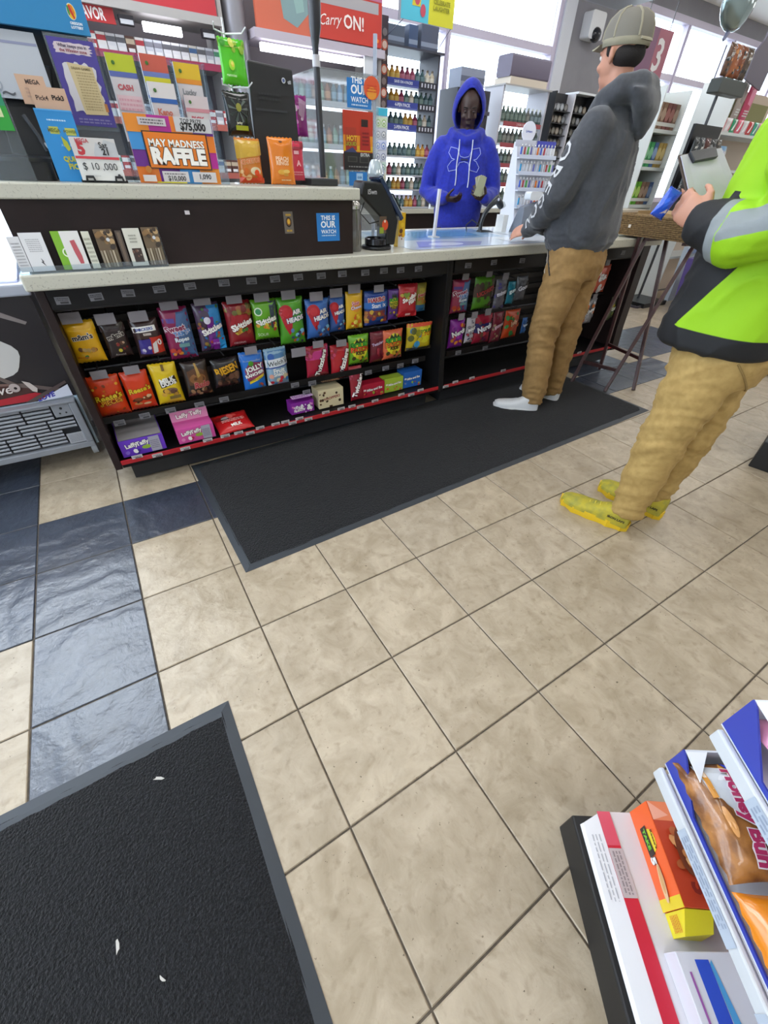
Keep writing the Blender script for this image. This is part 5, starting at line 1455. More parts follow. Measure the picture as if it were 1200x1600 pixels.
packs = [pack(a, c) for a, c in (('#d9d6d2', '#a8323a'), ('#cfcfd2', '#5a5a60'), ('#c9c4bc', '#3f5f8a'), ('#a83a40', '#d9d6d2'), ('#5a3a34', '#b9a890'), ('#d6d8dc', '#4a8a6a'), ('#b9bcc4', '#7a7a84'))]
named(packs, 'white and red,grey banded,cream and blue,red,dark brown,white and green,plain grey')
for k, z in enumerate(SHZ_A):
    rowf(packs, .72, 1.92, 20, CY + .05, z + .0006, '{c} cigarette pack, {o} from the entrance, %s shelf of the tobacco cabinet' % ('lowest', 'middle', 'top')[k], 'cigarette pack', 'cigarette packs on the %s shelf' % ('lowest', 'middle', 'top')[k], k + 3)
fin(packs)
bots = [bottle(a, c, .135, .026, 'small_bottle', l) for a, c, l in (('#3f6a7a', '#d9dce2', '#6a93a8'), ('#4a7a6a', '#2f3a44', '#8fb5a8'), ('#5a86a8', '#e0e4e8', '#9ab8cf'), ('#7a4a3c', '#2a2a2e', '#b98a6a'))]
named(bots, 'small teal,small green,small blue,small brown')
for k, z in enumerate(SHZ_B):
    rowf(bots, 2.23, 3.27, 17, CY + .07, z + .0006, '{c} bottle, {o} from the steel column on the %s lit shelf of the cabinet' % ('lowest', 'middle', 'top')[k], 'bottle', 'bottles on the %s lit shelf' % ('lowest', 'middle', 'top')[k], k + 9, .002)
fin(bots)

# strip of reading-glasses cards hanging at the cabinet end
t = thing('card_strip', 'narrow hanging strip of pastel two-circle cards at the cabinet end', 'display', (3.262, 3.20, 0))
b = MB(); b.box((-.075, .0, 1.0), (.075, .006, 1.69), mat('#e6e9ee', .35)); b.build('backing', t)
b = MB(); b.box((-.07, -.006, 1.635), (.07, -.001, 1.685), mat('#3fb5cf', .4)); b.build('heading', t)
b = MB(); b.box((.045, .0065, 1.58), (.065, .119, 1.60), mat('#a9a9af', .3)); b.build('bracket', t)
for i in range(8):
    z = 1.59 - i * .078
    c1, c2 = [('#cfe0c0', '#8fb55a'), ('#c9ccd2', '#8a8f98'), ('#cfd6ee', '#6a8ad0'), ('#d0d4e0', '#7f86a8'), ('#cfe2d8', '#5a9a7a'), ('#dfe0d2', '#a8a86a'), ('#eacdc6', '#c27a6a'), ('#e6d6d4', '#b08a88')][i]
    p = NP(.136, .07, T=Matrix.Translation((0, -.006, z)), eps=.0006); p.box((-.068, 0, -.035), (.068, .004, .035), mat(c1, .4))
    for s_ in (-.45, .45): p.e(s_, -.1, .36, c2, 1); p.e(s_, -.1, .26, '#eef0ee', 1); p.e(s_, -.2, .14, c2, 1)
    p.build('card', t, fix=False)

# tall tobacco tower
TX0, TX1, TY = 3.45, 4.10, 3.46
t = thing('tobacco_tower', 'tall open tobacco rack with blue price labels beside the cashier', 'rack', (0, 0, 0))
for x in (TX0, TX1 - .02):
    b = MB(); b.box((x, TY + .02, .9305), (x + .02, TY + .34, 2.12), mat('#3f3d48', .45)); b.build('upright', t)
TZ = [.945, 1.10, 1.22, 1.375, 1.60, 1.76, 1.915]
for k, z in enumerate(TZ):
    b = MB(); b.box((TX0 + .02, TY, z - .012), (TX1 - .02, TY + .34, z), mat('#b9bcc6' if k < 4 else '#4a4856', .4)); b.build('shelf', t)
    if k >= 4:
        p = NP(.36, .052, T=Matrix.Translation((TX0 + .21, TY - .012, z - .014)), eps=.0006); p.box((-.18, 0, -.026), (.18, .011, .026), mat('#3a47a0', .4)); p.r(-.98, -.9, .98, -.6, '#6a74b8'); p.t('2-PEN PACK' if k == 4 else '4-PEN PACK' if k == 5 else 'SAVE ON 4 PACKS', 0, .1, .7, .5, '#dfe2f2', bold=.04); p.build('blue_label', t, fix=False)
        p = NP(.22, .05, T=Matrix.Translation((TX0 + .51, TY - .010, z - .014)), eps=.0006); p.box((-.11, 0, -.025), (.11, .01, .025), mat('#2b2a38', .4))
        for q in range(5): p.r(-.8 + q * .34, -.5, -.65 + q * .34, .6, '#d6d6e0')
        p.build('tag_strip', t, fix=False)
    elif k in (1, 2):
        b = MB(); b.box((TX0 + .02, TY + .30, z + .002), (TX1 - .02, TY + .31, z + .10), mat('#f2f3fa', .5, emit=1.6)); b.build('lit_back', t)
b = MB(); b.box((TX0 - .02, TY - .02, 2.12), (TX1 + .02, TY + .36, 2.135), mat('#3f3d48', .45)); b.build('top_board', t)
cols = [('#4f6a62', '#3a4a48', '#7d948a'), ('#3f5a5f', '#2a3638', '#6a8488'), ('#c08a2c', '#8a5a1c', '#d9b45a'), ('#8a2f4a', '#4a1a2a', '#b86a80'), ('#c9b8a0', '#7a6a5a', '#e0d6c6')]
cv = [bottle(a, c, .10, .026, 'tobacco_jar', l) for a, c, l in cols]
named(cv, 'green,dark teal,amber,plum,cream')
for k, z in enumerate(TZ):
    nm = ('bottom', 'second', 'third', 'fourth', 'fifth', 'sixth', 'top')[k]
    pk = (lambda i, k=k: (0, 1, 1, 0, 1, 2, 2, 3, 0, 4, 1)[(i + k * 3) % 11] if k < 6 else (2, 2, 2, 3, 3, 3, 1, 1, 4, 4, 1)[i % 11])
    rowf(cv, TX0 + .03, TX1 - .03, 10, TY + .06, z + .0006, '{c} jar, {o} from the cabinet on the %s shelf of the tall rack' % nm, 'jar', 'tobacco jars on the %s shelf' % nm, k, 0, pk)
fin(cv)
for i, (x, w, c) in enumerate(((3.58, .22, '#5a5c6a'), (3.79, .10, '#44506f'), (3.98, .20, '#4f5264'))):
    b = MB(); b.box((-w / 2, 0, 0), (w / 2, .2, .13 + .02 * i), mat(c, .5)); b.box((-w / 2, -.0008, .03), (w / 2, 0, .06), mat('#8a8fa0', .5))
    o = b.build('storage_box', bevel=.003); o.location = (x, TY + .05, 2.1356)
    tag(o, ('broad grey box on top of the tall tobacco rack, cabinet side', 'narrow blue-grey box in the middle of the tall tobacco rack top', 'tall grey box on the tobacco rack top, window side')[i], 'box')
on_t = [tin('#c2583a', '#e8c9b8'), tin('#4a3a3c', '#8a7a78')]
for i in range(8):
    o = on_t[i % 2] if i < 2 else on_t[i % 2].copy()
    if i >= 2: COL.objects.link(o)
    o.location = (3.41, 3.40, 1.66 + i * .075); tag(o, ('orange' if i % 2 == 0 else 'brown') + ' tin, ' + ORD[i] + ' from the bottom of the narrow column beside the tall tobacco rack', 'tin', 'tins in the narrow column')
b = MB(); b.box((3.37, 3.402, .9305), (3.447, 3.412, 2.28), mat('#4a3338', .5)); tag(b.build('tin_column'), 'narrow upright strip carrying orange and brown tins', 'display')

# blue and yellow hanging sign
t = thing('hanging_sign', 'blue and yellow sign hung on wires above the tall tobacco rack', 'sign', (3.72, 3.20, 2.30))
p = NP(.56, .24, T=Matrix.Translation((0, 0, .06)), eps=.0008); p.box((-.28, 0, -.12), (.28, .008, .12), mat('#4fb5cc', .4)); p.r(.02, -1, 1, 1, '#c9c62c'); p.p([(-.6, -.3), (-.3, -.3), (-.25, 1), (-.55, 1)], '#c9b82c'); p.e(-.42, .05, .1, '#b8485a', 1.3); p.e(-.2, -.45, .1, '#b8485a', 1.3); p.t('CELEBRATE', .5, .1, .38, .14, '#8a8a1c', bold=.04); p.t('LAUGHTER', .5, -.2, .38, .14, '#8a8a1c', bold=.04); p.build('sign_board', t, fix=False)
b = MB(); b.box((-.30, -.002, -.07), (-.281, .01, .19), mat('#8f93a0', .4)); b.build('edge_strip', t)
for x in (-.2, .2):
    b = MB(); b.tube([(x, .004, .18), (x * .9, .004, 1.0)], .002, STEEL, 6); b.build('wire', t)
for x in (-.25, .26):
    b = MB(); b.tube([(x, .004, -.06), (x * 1.2, .26, -.16)], .003, mat('#4a4860', .4), 6); b.build('stay', t)

# shelves on the far side of the cashier
t = thing('dark_rack', 'dark stacked cartons rack just past the hooded cashier', 'rack', (0, 0, 0))
b = MB(); b.box((4.33, 3.45, .9305), (4.78, 3.75, 1.93), mat('#2e2c35', .5)); b.build('body', t)
for z in (1.2, 1.38, 1.56, 1.74):
    b = MB(); b.box((4.35, 3.40, z), (4.76, 3.449, z + .03), mat('#4a4754', .45)); b.build('shelf_lip', t)
    b = MB(); b.box((4.40, 3.41, z + .031), (4.70, 3.449, z + .12), mat('#3a3640', .5)); b.build('carton_front', t)
b = MB(); b.box((-.16, 0, 0), (.16, .2, .15), mat('#8d93a6', .5)); b.box((-.161, -.001, .05), (.161, 0, .09), mat('#5f6478', .5)); o = b.build('storage_box'); o.location = (4.54, 3.48, 1.9305); tag(o, 'pale blue-grey box on top of the dark rack past the cashier', 'box')
t = thing('bottle_rack', 'open rack of green bottles with red label strips under the long dark box', 'rack', (0, 0, 0))
for x in (4.98, 5.68):
    b = MB(); b.box((x, 3.47, .9305), (x + .02, 3.78, 2.0), mat('#b9b6bd', .4)); b.build('upright', t)
RZ = [1.0, 1.18, 1.36, 1.54, 1.72]
b2 = [bottle(a, c, .13, .027, 'green_bottle', l) for a, c, l in (('#4a5a52', '#b9bfb9', '#6f8076'), ('#5a5a56', '#9aa09a', '#83857c'), ('#44504f', '#c9ccc6', '#75858a'))]
named(b2, 'green,olive grey,slate green')
for k, z in enumerate(RZ):
    b = MB(); b.box((5.0, 3.46, z - .01), (5.68, 3.78, z), LG); b.build('shelf', t)
    p = NP(.60, .04, T=Matrix.Translation((5.34, 3.448, z - .018)), eps=.0006); p.box((-.30, 0, -.02), (.30, .011, .02), mat('#a0454c', .4)); p.t('2 FOR 5.00 SAVE', 0, 0, .8, .55, '#d9b3b4', bold=.04); p.build('red_label', t, fix=False)
    nm = ('bottom', 'second', 'third', 'fourth', 'top')[k]
    rowf(b2, 5.02, 5.67, 10, 3.50, z + .0006, '{c} bottle, {o} from the cashier side on the %s shelf of the bottle rack' % nm, 'bottle', 'green bottles on the %s shelf' % nm, k, .001)
fin(b2)
b = MB(); b.box((4.97, 3.44, 2.0), (5.71, 3.79, 2.012), LG); b.build('top_board', t)
b = MB(); b.rbox((-.30, 0, 0), (.30, .22, .17), mat('#6a6274', .55), .02, axis='x'); o = b.build('long_box', smooth=True); o.location = (5.35, 3.48, 2.075); tag(o, 'long dark mauve box lying on a cream carton above the bottle rack', 'box')
b = MB(); b.box((-.29, 0, 0), (.28, .25, .062), mat('#d0c3b2', .5)); o = b.build('cream_carton'); o.location = (5.35, 3.47, 2.0125); tag(o, 'flat cream carton under the long dark box on the bottle rack', 'carton')
t = thing('tin_rack', 'black grid rack of round grey and brown tins by the grey pier', 'rack', (0, 0, 0))
b = MB(); b.box((5.78, 3.55, .9305), (6.48, 3.60, 2.02), mat('#17161a', .5)); b.build('back_board', t)
for x in (5.78, 6.11, 6.46):
    b = MB(); b.box((x, 3.44, .9305), (x + .02, 3.549, 2.02), mat('#17161a', .5) if x != 6.11 else mat('#c9c6cc', .4)); b.build('divider', t)
tc = [tin('#6a6058', '#9c948a'), tin('#7d7f83', '#b0b3b8'), tin('#8a7a6a', '#c2b6a8'), tin('#55524f', '#8d8a86')]
named(tc, 'brown,pale grey,tan,dark grey')
for k in range(9):
    z = 1.06 + k * .105
    b = MB(); b.box((5.80, 3.46, z - .046), (6.46, 3.549, z - .036), mat('#1f1d22', .5)); b.build('tin_shelf', t)
    nm = ('lowest', 'second', 'third', 'fourth', 'fifth', 'sixth', 'seventh', 'eighth', 'top')[k]
    rowf(tc, 5.82, 6.10, 4, 3.50, z, '{c} tin, {o} in the %s row of the black tin rack, bottle side' % nm, 'tin', 'tins on the %s row, bottle side' % nm, k)
    rowf(tc, 6.14, 6.45, 4, 3.50, z, '{c} tin, {o} in the %s row of the black tin rack, pier side' % nm, 'tin', 'tins on the %s row, pier side' % nm, k + 20, 0, lambda i: (1, 3, 1, 2)[i])
fin(tc)
b = MB(); b.box((6.14, 3.42, 2.021), (6.62, 3.62, 2.04), mat('#d9dade', .4)); tag(b.build('white_tray'), 'white tray lying on top of the black tin rack', 'tray')
t = thing('pier_camera', 'white box with a dark camera eye mounted high on the grey pier', 'camera', (7.089,4.220,2.745))  # camera fixed to the pier, dark dome under a white housing
b = MB(); b.rbox((-.15, -.06, -.10), (.12, .079, .14), mat('#d6d5d8', .4), .03, axis='y'); b.build('housing', t, smooth=True)
b = MB(); b.ball((.0, -.05, -.06), (.085, .06, .07), mat('#1d1d24', .15), 14, 8); b.build('dome', t, smooth=True)

# ---------------------------------------------------------------- beyond the counter end
t = thing('snack_shelf', 'white open shelf unit of green and brown packets seen past the grey hoodie', 'shelf', (0, 0, 0))
GX0, GX1, GY = (6.363,2.300,0.999)[0] - .25, (6.584,2.300,1.683)[0], 2.3
WF = mat('#d6dcd8', .4)
for x in (GX0, GX1 - .012):
    b = MB(); b.box((x, GY, .02), (x + .012, GY + .4, 2.0), mat('#e6ebe9', .35)); b.build('end_panel', t)
GZ = [.42, .74, 1.03, 1.37, 1.68]
for z in GZ:
    b = MB(); b.box((GX0 + .012, GY, z - .03), (GX1 - .012, GY + .4, z), WF); b.build('shelf', t)
b = MB(); b.box((GX0 + .012, GY + .39, .02), (GX1 - .012, GY + .4, 2.0), mat('#7fa593', .5)); b.build('back_panel', t)
gc = []
for c, c2 in (('#5fa82a', '#b5d96a'), ('#3f9a5a', '#8fd0a0'), ('#8a6a54', '#b59a84'), ('#b89a4a', '#d9c480'), ('#4a6a9a', '#8fa8cf'), ('#7a4038', '#a86a60')):
    b = Print(eps=.001); b.box((-.034, 0, 0), (.034, .12, .21), mat(c, .4)); b.ell(0, .12, .04, .05, c2); b.rect(-.05, .03, .05, .06, '#e0e0d8'); gc.append(b.build('snack_box', fix=False))
named(gc, 'lime,green,brown,ochre,blue,dark red')
for k, (z, pk) in enumerate(zip(GZ[2:], ((0, 0, 2, 2, 4), (1, 1, 4, 3, 3), (2, 2, 5, 5, 2)))):
    rowf(gc, GX0 + .05, GX1 - .03, 5, GY + .05, z + .0006, '{c} packet, {o} along the %s of the white unit past the hoodie' % ('counter-height shelf', 'middle shelf', 'upper shelf')[k], 'packet', 'packets on the white unit, ' + ('lower', 'middle', 'upper')[k], k, 0, lambda i, pk=pk: pk[i])
fin(gc)
b = MB(); b.box((4.75, 2.05, .0), (6.05, 2.28, .97), mat('#6f5a4c', .5)); b.box((4.7, 2.02, .971), (6.1, 2.29, 1.0), mat('#b8ad9c', .4))
tag(b.build('low_cabinet'), 'low brown cabinet with a pale top behind the tray stand', 'cabinet')

# black rack of dark bags and jerky
KX, KY = (6.623,2.000,1.600)[0], 2.0
t = thing('black_rack', 'tall black wire rack of shiny dark packets in front of the bright window', 'rack', (KX, KY, 0))
b = MB(); b.box((-.25, -.2, 0), (.25, .2, .05), TB); b.build('foot', t)
b = MB(); b.tube([(0, .05, .05), (0, .05, 2.24)], .015, STEEL, 8); b.build('post', t, smooth=True)
b = MB(); b.box((-.27, .0, 1.0), (.27, .03, 1.72), mat('#1b1b1e', .4)); b.build('panel', t)
b = MB(); b.box((-.30, -.22, 1.0), (.28, .03, 1.09), mat('#26262a', .4)); b.build('lower_tray', t)
b = MB(); b.box((-.28, -.10, (6.279,2.000,1.936)[2]), (.22, .02, (6.169,2.000,2.044)[2]), mat('#454a48', .5)); b.build('upper_tray', t, bevel=.01)
for x in (-.26, .2):
    b = MB(); b.tube([(x, 0, (6.169,2.000,2.044)[2]), (x, 0, 2.26)], .005, STEEL, 6); b.build('side_wire', t)
def dark_packet(x, y, z, w, h, c, c2, lab, seed, grp):
    def f(p):
        p.d(9, -.8, -.8, .8, .8, .25, [c2, '#8d9092', '#3a3c3e'], seed); p.t('JERKY', .0, .3, .7, .14, '#d9d9d4', 8, bold=.04)
    return bag((x, z + h / 2, z - h / 2, w, 0), y, 'dark_packet', lab, c, f, grp, d=.05, rough=.15)
labs = ['first', 'second', 'third', 'fourth', 'fifth']
for i in range(5):
    dark_packet(KX - .22 + i * .115, KY - .06, 1.50, .11, .24, ('#2f3335', '#3a3f42', '#54302c', '#2a2d2e', '#46423e')[i], ('#6a7072', '#8a8d8c', '#7a4a40', '#5f6668', '#7d766c')[i], 'shiny dark packet, ' + labs[i] + ' from the hoodie in the upper row of the black rack', i, 'upper dark packets on the black rack')
    dark_packet(KX - .24 + i * .115, KY - .10, 1.222, .11, .24, ('#3d4143', '#2d3132', '#4a4e50', '#35393a', '#2f3230')[i], ('#9aa0a0', '#6f7676', '#b0b4b4', '#7a807e', '#8c9088')[i], 'shiny dark packet, ' + labs[i] + ' from the hoodie in the lower row of the black rack', i + 5, 'lower dark packets on the black rack')
for i in range(4):
    z = (6.185,2.000,2.141)[2] + .03
    dark_packet(KX - .19 + i * .115, KY - .05, z, .11, .22, ('#6a4a38', '#a8623c', '#8a4f34', '#5a4a40')[i], ('#c9824a', '#d99a64', '#b5713f', '#8a7a6a')[i], ('mottled brown packet first above the upper tray', 'bright orange-brown packet above the upper tray', 'brown packet third above the upper tray', 'dull grey-brown packet last above the upper tray')[i], i + 11, 'packets above the upper tray')
t = thing('foil_balloon', 'silver foil balloon over the black rack against the window', 'balloon', (6.302,2.000,2.480))
b = MB(); b.ball((0, 0, .05), (.22, .10, .20), mat('#8fa0a2', .15, metal=.7), 16, 10); b.build('balloon', t, smooth=True)
b = MB(); b.tube([(0, 0, -.15), (-.03, 0, -.20)], [.02, .012], mat('#7d7f9a', .3), 8); b.build('neck', t)
b = MB(); b.tube([(-.03, 0, -.20), (-.06, .02, -.35), (-.12, .04, -.45)], .003, STEEL, 6); b.build('string', t)
t = thing('hanging_banner', 'dark grey jagged banner hanging at the picture edge against the window', 'banner', (7.455,2.200,2.382))
b = MB(); b.prism([(-.12, -.24), (.3, -.30), (.34, .40), (.0, .42), (-.04, .05), (-.14, -.05)], 0, .02, mat('#6a6474', .4)); b.build('cloth', t)
b = MB(); b.tube([(.15, .01, .40), (.15, .01, .66)], .004, STEEL, 6); b.build('cord', t)

# toiletries gondola
HX, HY = (7.627,2.100,1.815)[0], 2.1
t = thing('toiletries_unit', 'pale gondola of teal and pink packets beside the hi-vis jacket', 'shelf', (HX, HY, 0))
b = MB(); b.box((-.62, .30, 0), (1.0, .34, 2.1), mat('#c2b09f', .5)); b.build('back_panel', t)
b = MB(); b.box((-.635, -.05, 0), (-.621, .34, 2.1), mat('#e0e2e0', .35)); b.build('end_panel', t)
for z in (.5, 1.0, (7.812,2.100,1.380)[2], (7.667,2.100,1.697)[2]):
    b = MB(); b.box((-.62, -.05, z - .025), (1.0, .30, z), mat('#d0d6d8', .4)); b.build('shelf', t)
b = MB(); b.box((-.60, .285, 1.75), (.9, .30, 2.02), mat('#7d7a4a', .5)); b.build('card_row', t)
z2 = (7.667,2.100,1.697)[2]; z1 = (7.812,2.100,1.380)[2]
for i, (c, c2, lab) in enumerate((('#3f9a92', '#6fc2bc', 'tall teal toiletry pack hung first on the pale gondola'), ('#2f8278', '#8fd0c8', 'dark teal toiletry pack hung second on the pale gondola'), ('#b0a49c', '#8d8480', 'grey toiletry pack hung third on the pale gondola'), ('#c23a62', '#e08aa8', 'pink toiletry pack half hidden by the hi-vis jacket'))):
    bag((HX - .42 + i * .2, z2 + .46, z2 + .14, .17, 0), HY + .18, 'toiletry_pack', lab, c, (lambda p, c2=c2: (p.p([(-.6, .6), (.5, .8), (.2, -.2), (-.5, -.1)], c2), p.l(-.6, -.8, .6, -.4, 3, '#dfe6e4', 3))), 'toiletry packs on the gondola pegs', d=.05)
for i in range(8):
    c = ('#d94a6a', '#e6e0e2', '#2f9a6a', '#e06a80', '#d9dcdc', '#c23a3a', '#3fa88a', '#e0a0b0')[i]
    bag((HX - .52 + i * .13, z2 + .125, z2 + .003, .12, 0), HY + .02, 'small_packet', ('pink and white', 'white', 'green', 'rose', 'plain white', 'red', 'sea green', 'pale pink')[i] + ' small packet in the gondola row above the blue tub', c, (lambda p: (p.p([(-.8, -.6), (-.2, .8), (.2, .8), (-.4, -.6)], '#f0eef0'), p.p([(.1, -.7), (.5, .7), (.8, .7), (.4, -.7)], '#d9304a'))), 'small packets on the gondola shelf', d=.04)
t = thing('wipes_tub', 'blue tub with a darker oval lid label on the gondola shelf', 'tub', (HX - .38, HY + .06, z1 + .0006))
b = MB(); b.lathe([(.001, 0), (.088, 0), (.095, .02), (.10, .16)], mat('#5a78c2', .35), n=20); b.lathe([(.10, .1601), (.104, .165), (.104, .20), (.09, .205), (.001, .206)], mat('#8fb8e0', .3), n=20); b.build('tub', t, smooth=True)
p = Print(Matrix.Translation((0, 0, .13)), surf=lambda x, z: -math.sqrt(max(1e-4, .0985 ** 2 - x * x)) - .002, eps=.0008); p.ell(0, .02, .085, .045, '#2b3fb5'); p.text('Wipe', 0, .02, .11, .04, '#e6ecf6', 0, bold=.04); p.build('tub_label', t, fix=False)
bag((HX - .18, z1 + .20, z1 + .004, .17, 0), HY + .06, 'white_pack', 'white pack with pale speckles beside the blue tub on the gondola', '#d3d6d8', lambda p: p.d(8, -.7, -.7, .7, .7, .15, ['#b9c2cc', '#e6d9dc'], 3), None, d=.06)
t = thing('display_board', 'yellow-green panel standing behind the black rack', 'panel', (8.052,2.600,1.921))
b = MB(); b.box((-.14, 0, -.45), (.2, .01, .28), mat('#a8c23a', .5)); b.build('sheet', t); b = MB(); b.box((-.02, .011, -(8.052,2.600,1.921)[2]), (.02, .03, .2), STEEL); b.build('leg', t)

# register number sign
nx, ny = (4.322,1.350,1.918)[0], 1.35
t = thing('number_sign', 'plum red sign with a pale number 3 hung behind the cap', 'sign', (nx, ny, (4.351,1.350,1.921)[2]))
p = NP(.36, .24, eps=.001); p.box((-.18, 0, -.12), (.18, .02, .12), mat('#9a5a6a', .45)); p.r(-1, -1, .1, 1, '#75506a'); p.t('3', .42, .0, .5, .66, '#d2cfd0', bold=.02); p.build('sign_board', t, fix=False)
for x in (-.14, .14):
    b = MB(); b.tube([(x, .01, .12), (x, .01, CEIL - (4.351,1.350,1.921)[2])], .003, STEEL, 6); b.build('rod', t)
# overhead rack above the counter
oz = (4.084,1.900,2.185)[2]
t = thing('overhead_rack', 'pale metal overhead rack at the top edge above the cap', 'rack', ((4.217,1.900,2.202)[0] + .1, 1.9, oz + .16))
b = MB(); b.box((-.5, 0, 0), (.7, .02, .06), mat('#b5bccb', .35)); b.box((-.5, .38, 0), (.7, .40, .06), mat('#b5bccb', .35)); b.build('rail', t)
b = MB(); b.box((-.5, .02, .0), (.7, .38, .012), mat('#9fa6b4', .35)); b.build('floor_sheet', t)
for i in range(7):
    b = MB(); b.box((-.46 + i * .16, .03, .013), (-.34 + i * .16, .30, .15), mat(('#8d8a86', '#a39c94', '#77756f', '#9aa08c', '#5a7a4a', '#88837c', '#a8a29a')[i], .5)); b.build('carton', t)
for x in (-.48, .68):
    b = MB(); b.bar((x, .2, .06), (x, .2, CEIL - oz - .16), .008, .008, STEEL); b.build('hanger', t)

# floor things seen between the stand legs
t = thing('white_display', 'tall narrow white display board on the floor beyond the tray stand', 'display', (7.147,1.897,0.000))
b = MB(); b.hexa([(-.05, 0, 0), (.22, 0, 0), (.22, .05, 0), (-.05, .05, 0), (-.05, .03, .62), (.22, .03, .62), (.22, .08, .62), (-.05, .08, .62)], mat('#c6d2e0', .4)); b.build('board', t); b = MB(); b.box((-.02, -.004, .55), (.2, .028, .6), mat('#7d93c0', .4)); b.build('band', t)
t = thing('purple_bin', 'purple bin of green packets on black castors beyond the tray stand', 'bin', (7.0, 1.45, 0), R(10))
b = MB(); b.hexa([(-.2, -.2, .06), (.4, -.2, .06), (.4, .25, .06), (-.2, .25, .06), (-.24, -.24, .55), (.44, -.24, .55), (.44, .29, .55), (-.24, .29, .55)], mat('#5a4a8c', .4)); b.build('tub', t)
for x, y in ((-.17, -.17), (.37, -.17), (-.17, .22), (.37, .22)):
    b = MB(); b.tube([(x - .012, y, .03), (x + .012, y, .03)], .03, TB, 10); b.build('castor', t, smooth=True)
for i in range(6):
    bag((7.0 - .15 + (i % 3) * .18, .72, .555, .16, 0), 1.38 + (i // 3) * .16, 'green_packet', ('first', 'second', 'third')[i % 3] + ' green packet in the %s row of the purple bin' % ('front', 'rear')[i // 3], ('#5f8a62', '#7a9a6a', '#4f7a5a')[i % 3], lambda p: p.d(6, -.7, -.7, .7, .7, .25, ['#9ab89a', '#c9d4c6', '#c2603a'], 3), 'green packets in the purple bin', d=.06)
t = thing('red_carton', 'small red carton on the floor beyond the counter end', 'carton', (*(7.145,2.222,0.000)[:2], 0)); b = MB(); b.box((-.08, 0, 0), (.12, .1, .16), mat('#c23a44', .4)); b.build('box', t, bevel=.003); p = Print(Matrix.Translation((.02, 0, .1)), eps=.001); p.rect(-.06, -.02, .06, .02, '#e0b8bc'); p.build('label', t, fix=False)
t = thing('floor_stand', 'low dark metal frame on the floor beyond the counter end', 'frame', (*(6.445,1.842,0.000)[:2], 0))
for a_, c_ in (((-.15, 0, .012), (.35, 0, .012)), ((-.15, .3, .012), (.35, .3, .012)), ((-.15, 0, .012), (-.15, .3, .012)), ((.35, 0, .012), (.35, .3, .012))):
    b = MB(); b.bar(a_, c_, .012, .012, mat('#4a4650', .4)); b.build('bar', t)

# ---------------------------------------------------------------- people
from mathutils.bvhtree import BVHTree
DG = bpy.context.evaluated_depsgraph_get
SKIN1, SKIN2 = mat('#c08a72', .5), mat('#3b2721', .5)

class Frame:
    """body axes: l to the figure's own left, f the way it faces, z up"""
    def __init__(s, o, f):
        s.o = V((o[0], o[1], 0)); s.f = V((f[0], f[1], 0)).normalized(); s.l = V((-s.f.y, s.f.x, 0))
    def __call__(s, l, f, z):
        return s.o + s.l * l + s.f * f + V((0, 0, z))
    def ring(s, l, f, z, rl, rf, n=24, p=2.0, tl=0.0):
        out = []
        for k in range(n):
            a = 2 * math.pi * k / n
            c, q = math.cos(a), math.sin(a)
            c, q = math.copysign(abs(c) ** (2 / p), c), math.copysign(abs(q) ** (2 / p), q)
            out.append(tuple(s(l + rl * c, f + rf * q, z + tl * q)))
        return out

def chain(mb, pts, rs, m=None, n=12):
    """limb: tube with ball ends and joints"""
    mb.tube(pts, rs, m, n)
    for p, r in ((pts[0], rs[0]), (pts[-1], rs[-1])):
        mb.ball(tuple(p), r if not isinstance(r, tuple) else max(r), m, n, 8)

def blob(name, mb, voxel, m, parent, it=4, disp=None, region=None, lab=None):
    """one continuous surface from overlapping solids"""
    o = mb.build('tmp')
    r = o.modifiers.new('r', 'REMESH')
    r.mode = 'VOXEL'
    r.voxel_size = voxel
    me = bpy.data.meshes.new_from_object(o.evaluated_get(DG()))
    bpy.data.objects.remove(o)
    bm = bmesh.new(); bm.from_mesh(me)
    for _ in range(it):
        bmesh.ops.smooth_vert(bm, verts=bm.verts, factor=.5, use_axis_x=True, use_axis_y=True, use_axis_z=True)
    bm.normal_update()
    if disp:
        mv = [(v, disp(v.co, v.normal)) for v in bm.verts]
        for v, d in mv:
            v.co += v.normal * d
    bm.normal_update()
    bm.to_mesh(me)
    ms = m if isinstance(m, list) else [m]
    me.materials.clear()
    for q in ms: me.materials.append(q)
    if region:
        me.polygons.foreach_set('material_index', [region(p.center, p.normal) for p in me.polygons])
    me.polygons.foreach_set('use_smooth', [True] * len(me.polygons))
    me.name = name
    o = bpy.data.objects.new(name, me); COL.objects.link(o); o.parent = parent
    if lab: o['label'] = lab
    bm2 = BVHTree.FromBMesh(bm); bm.free()
    return o, bm2

def fold(sx, sz, amp, seed, tilt=0.0):
    """cloth folds: ridged noise, stretched across sx and tight along sz"""
    def d(co, n):
        p = V((co.x * sx + seed, co.y * sx, (co.z + tilt * (co.x + co.y)) * sz))
        a = noise.noise(p)
        b = 1 - abs(noise.noise(p * 1.9 + V((3, 1, seed)))) * 2
        return amp * (.6 * a + .5 * b * abs(b))
    return d

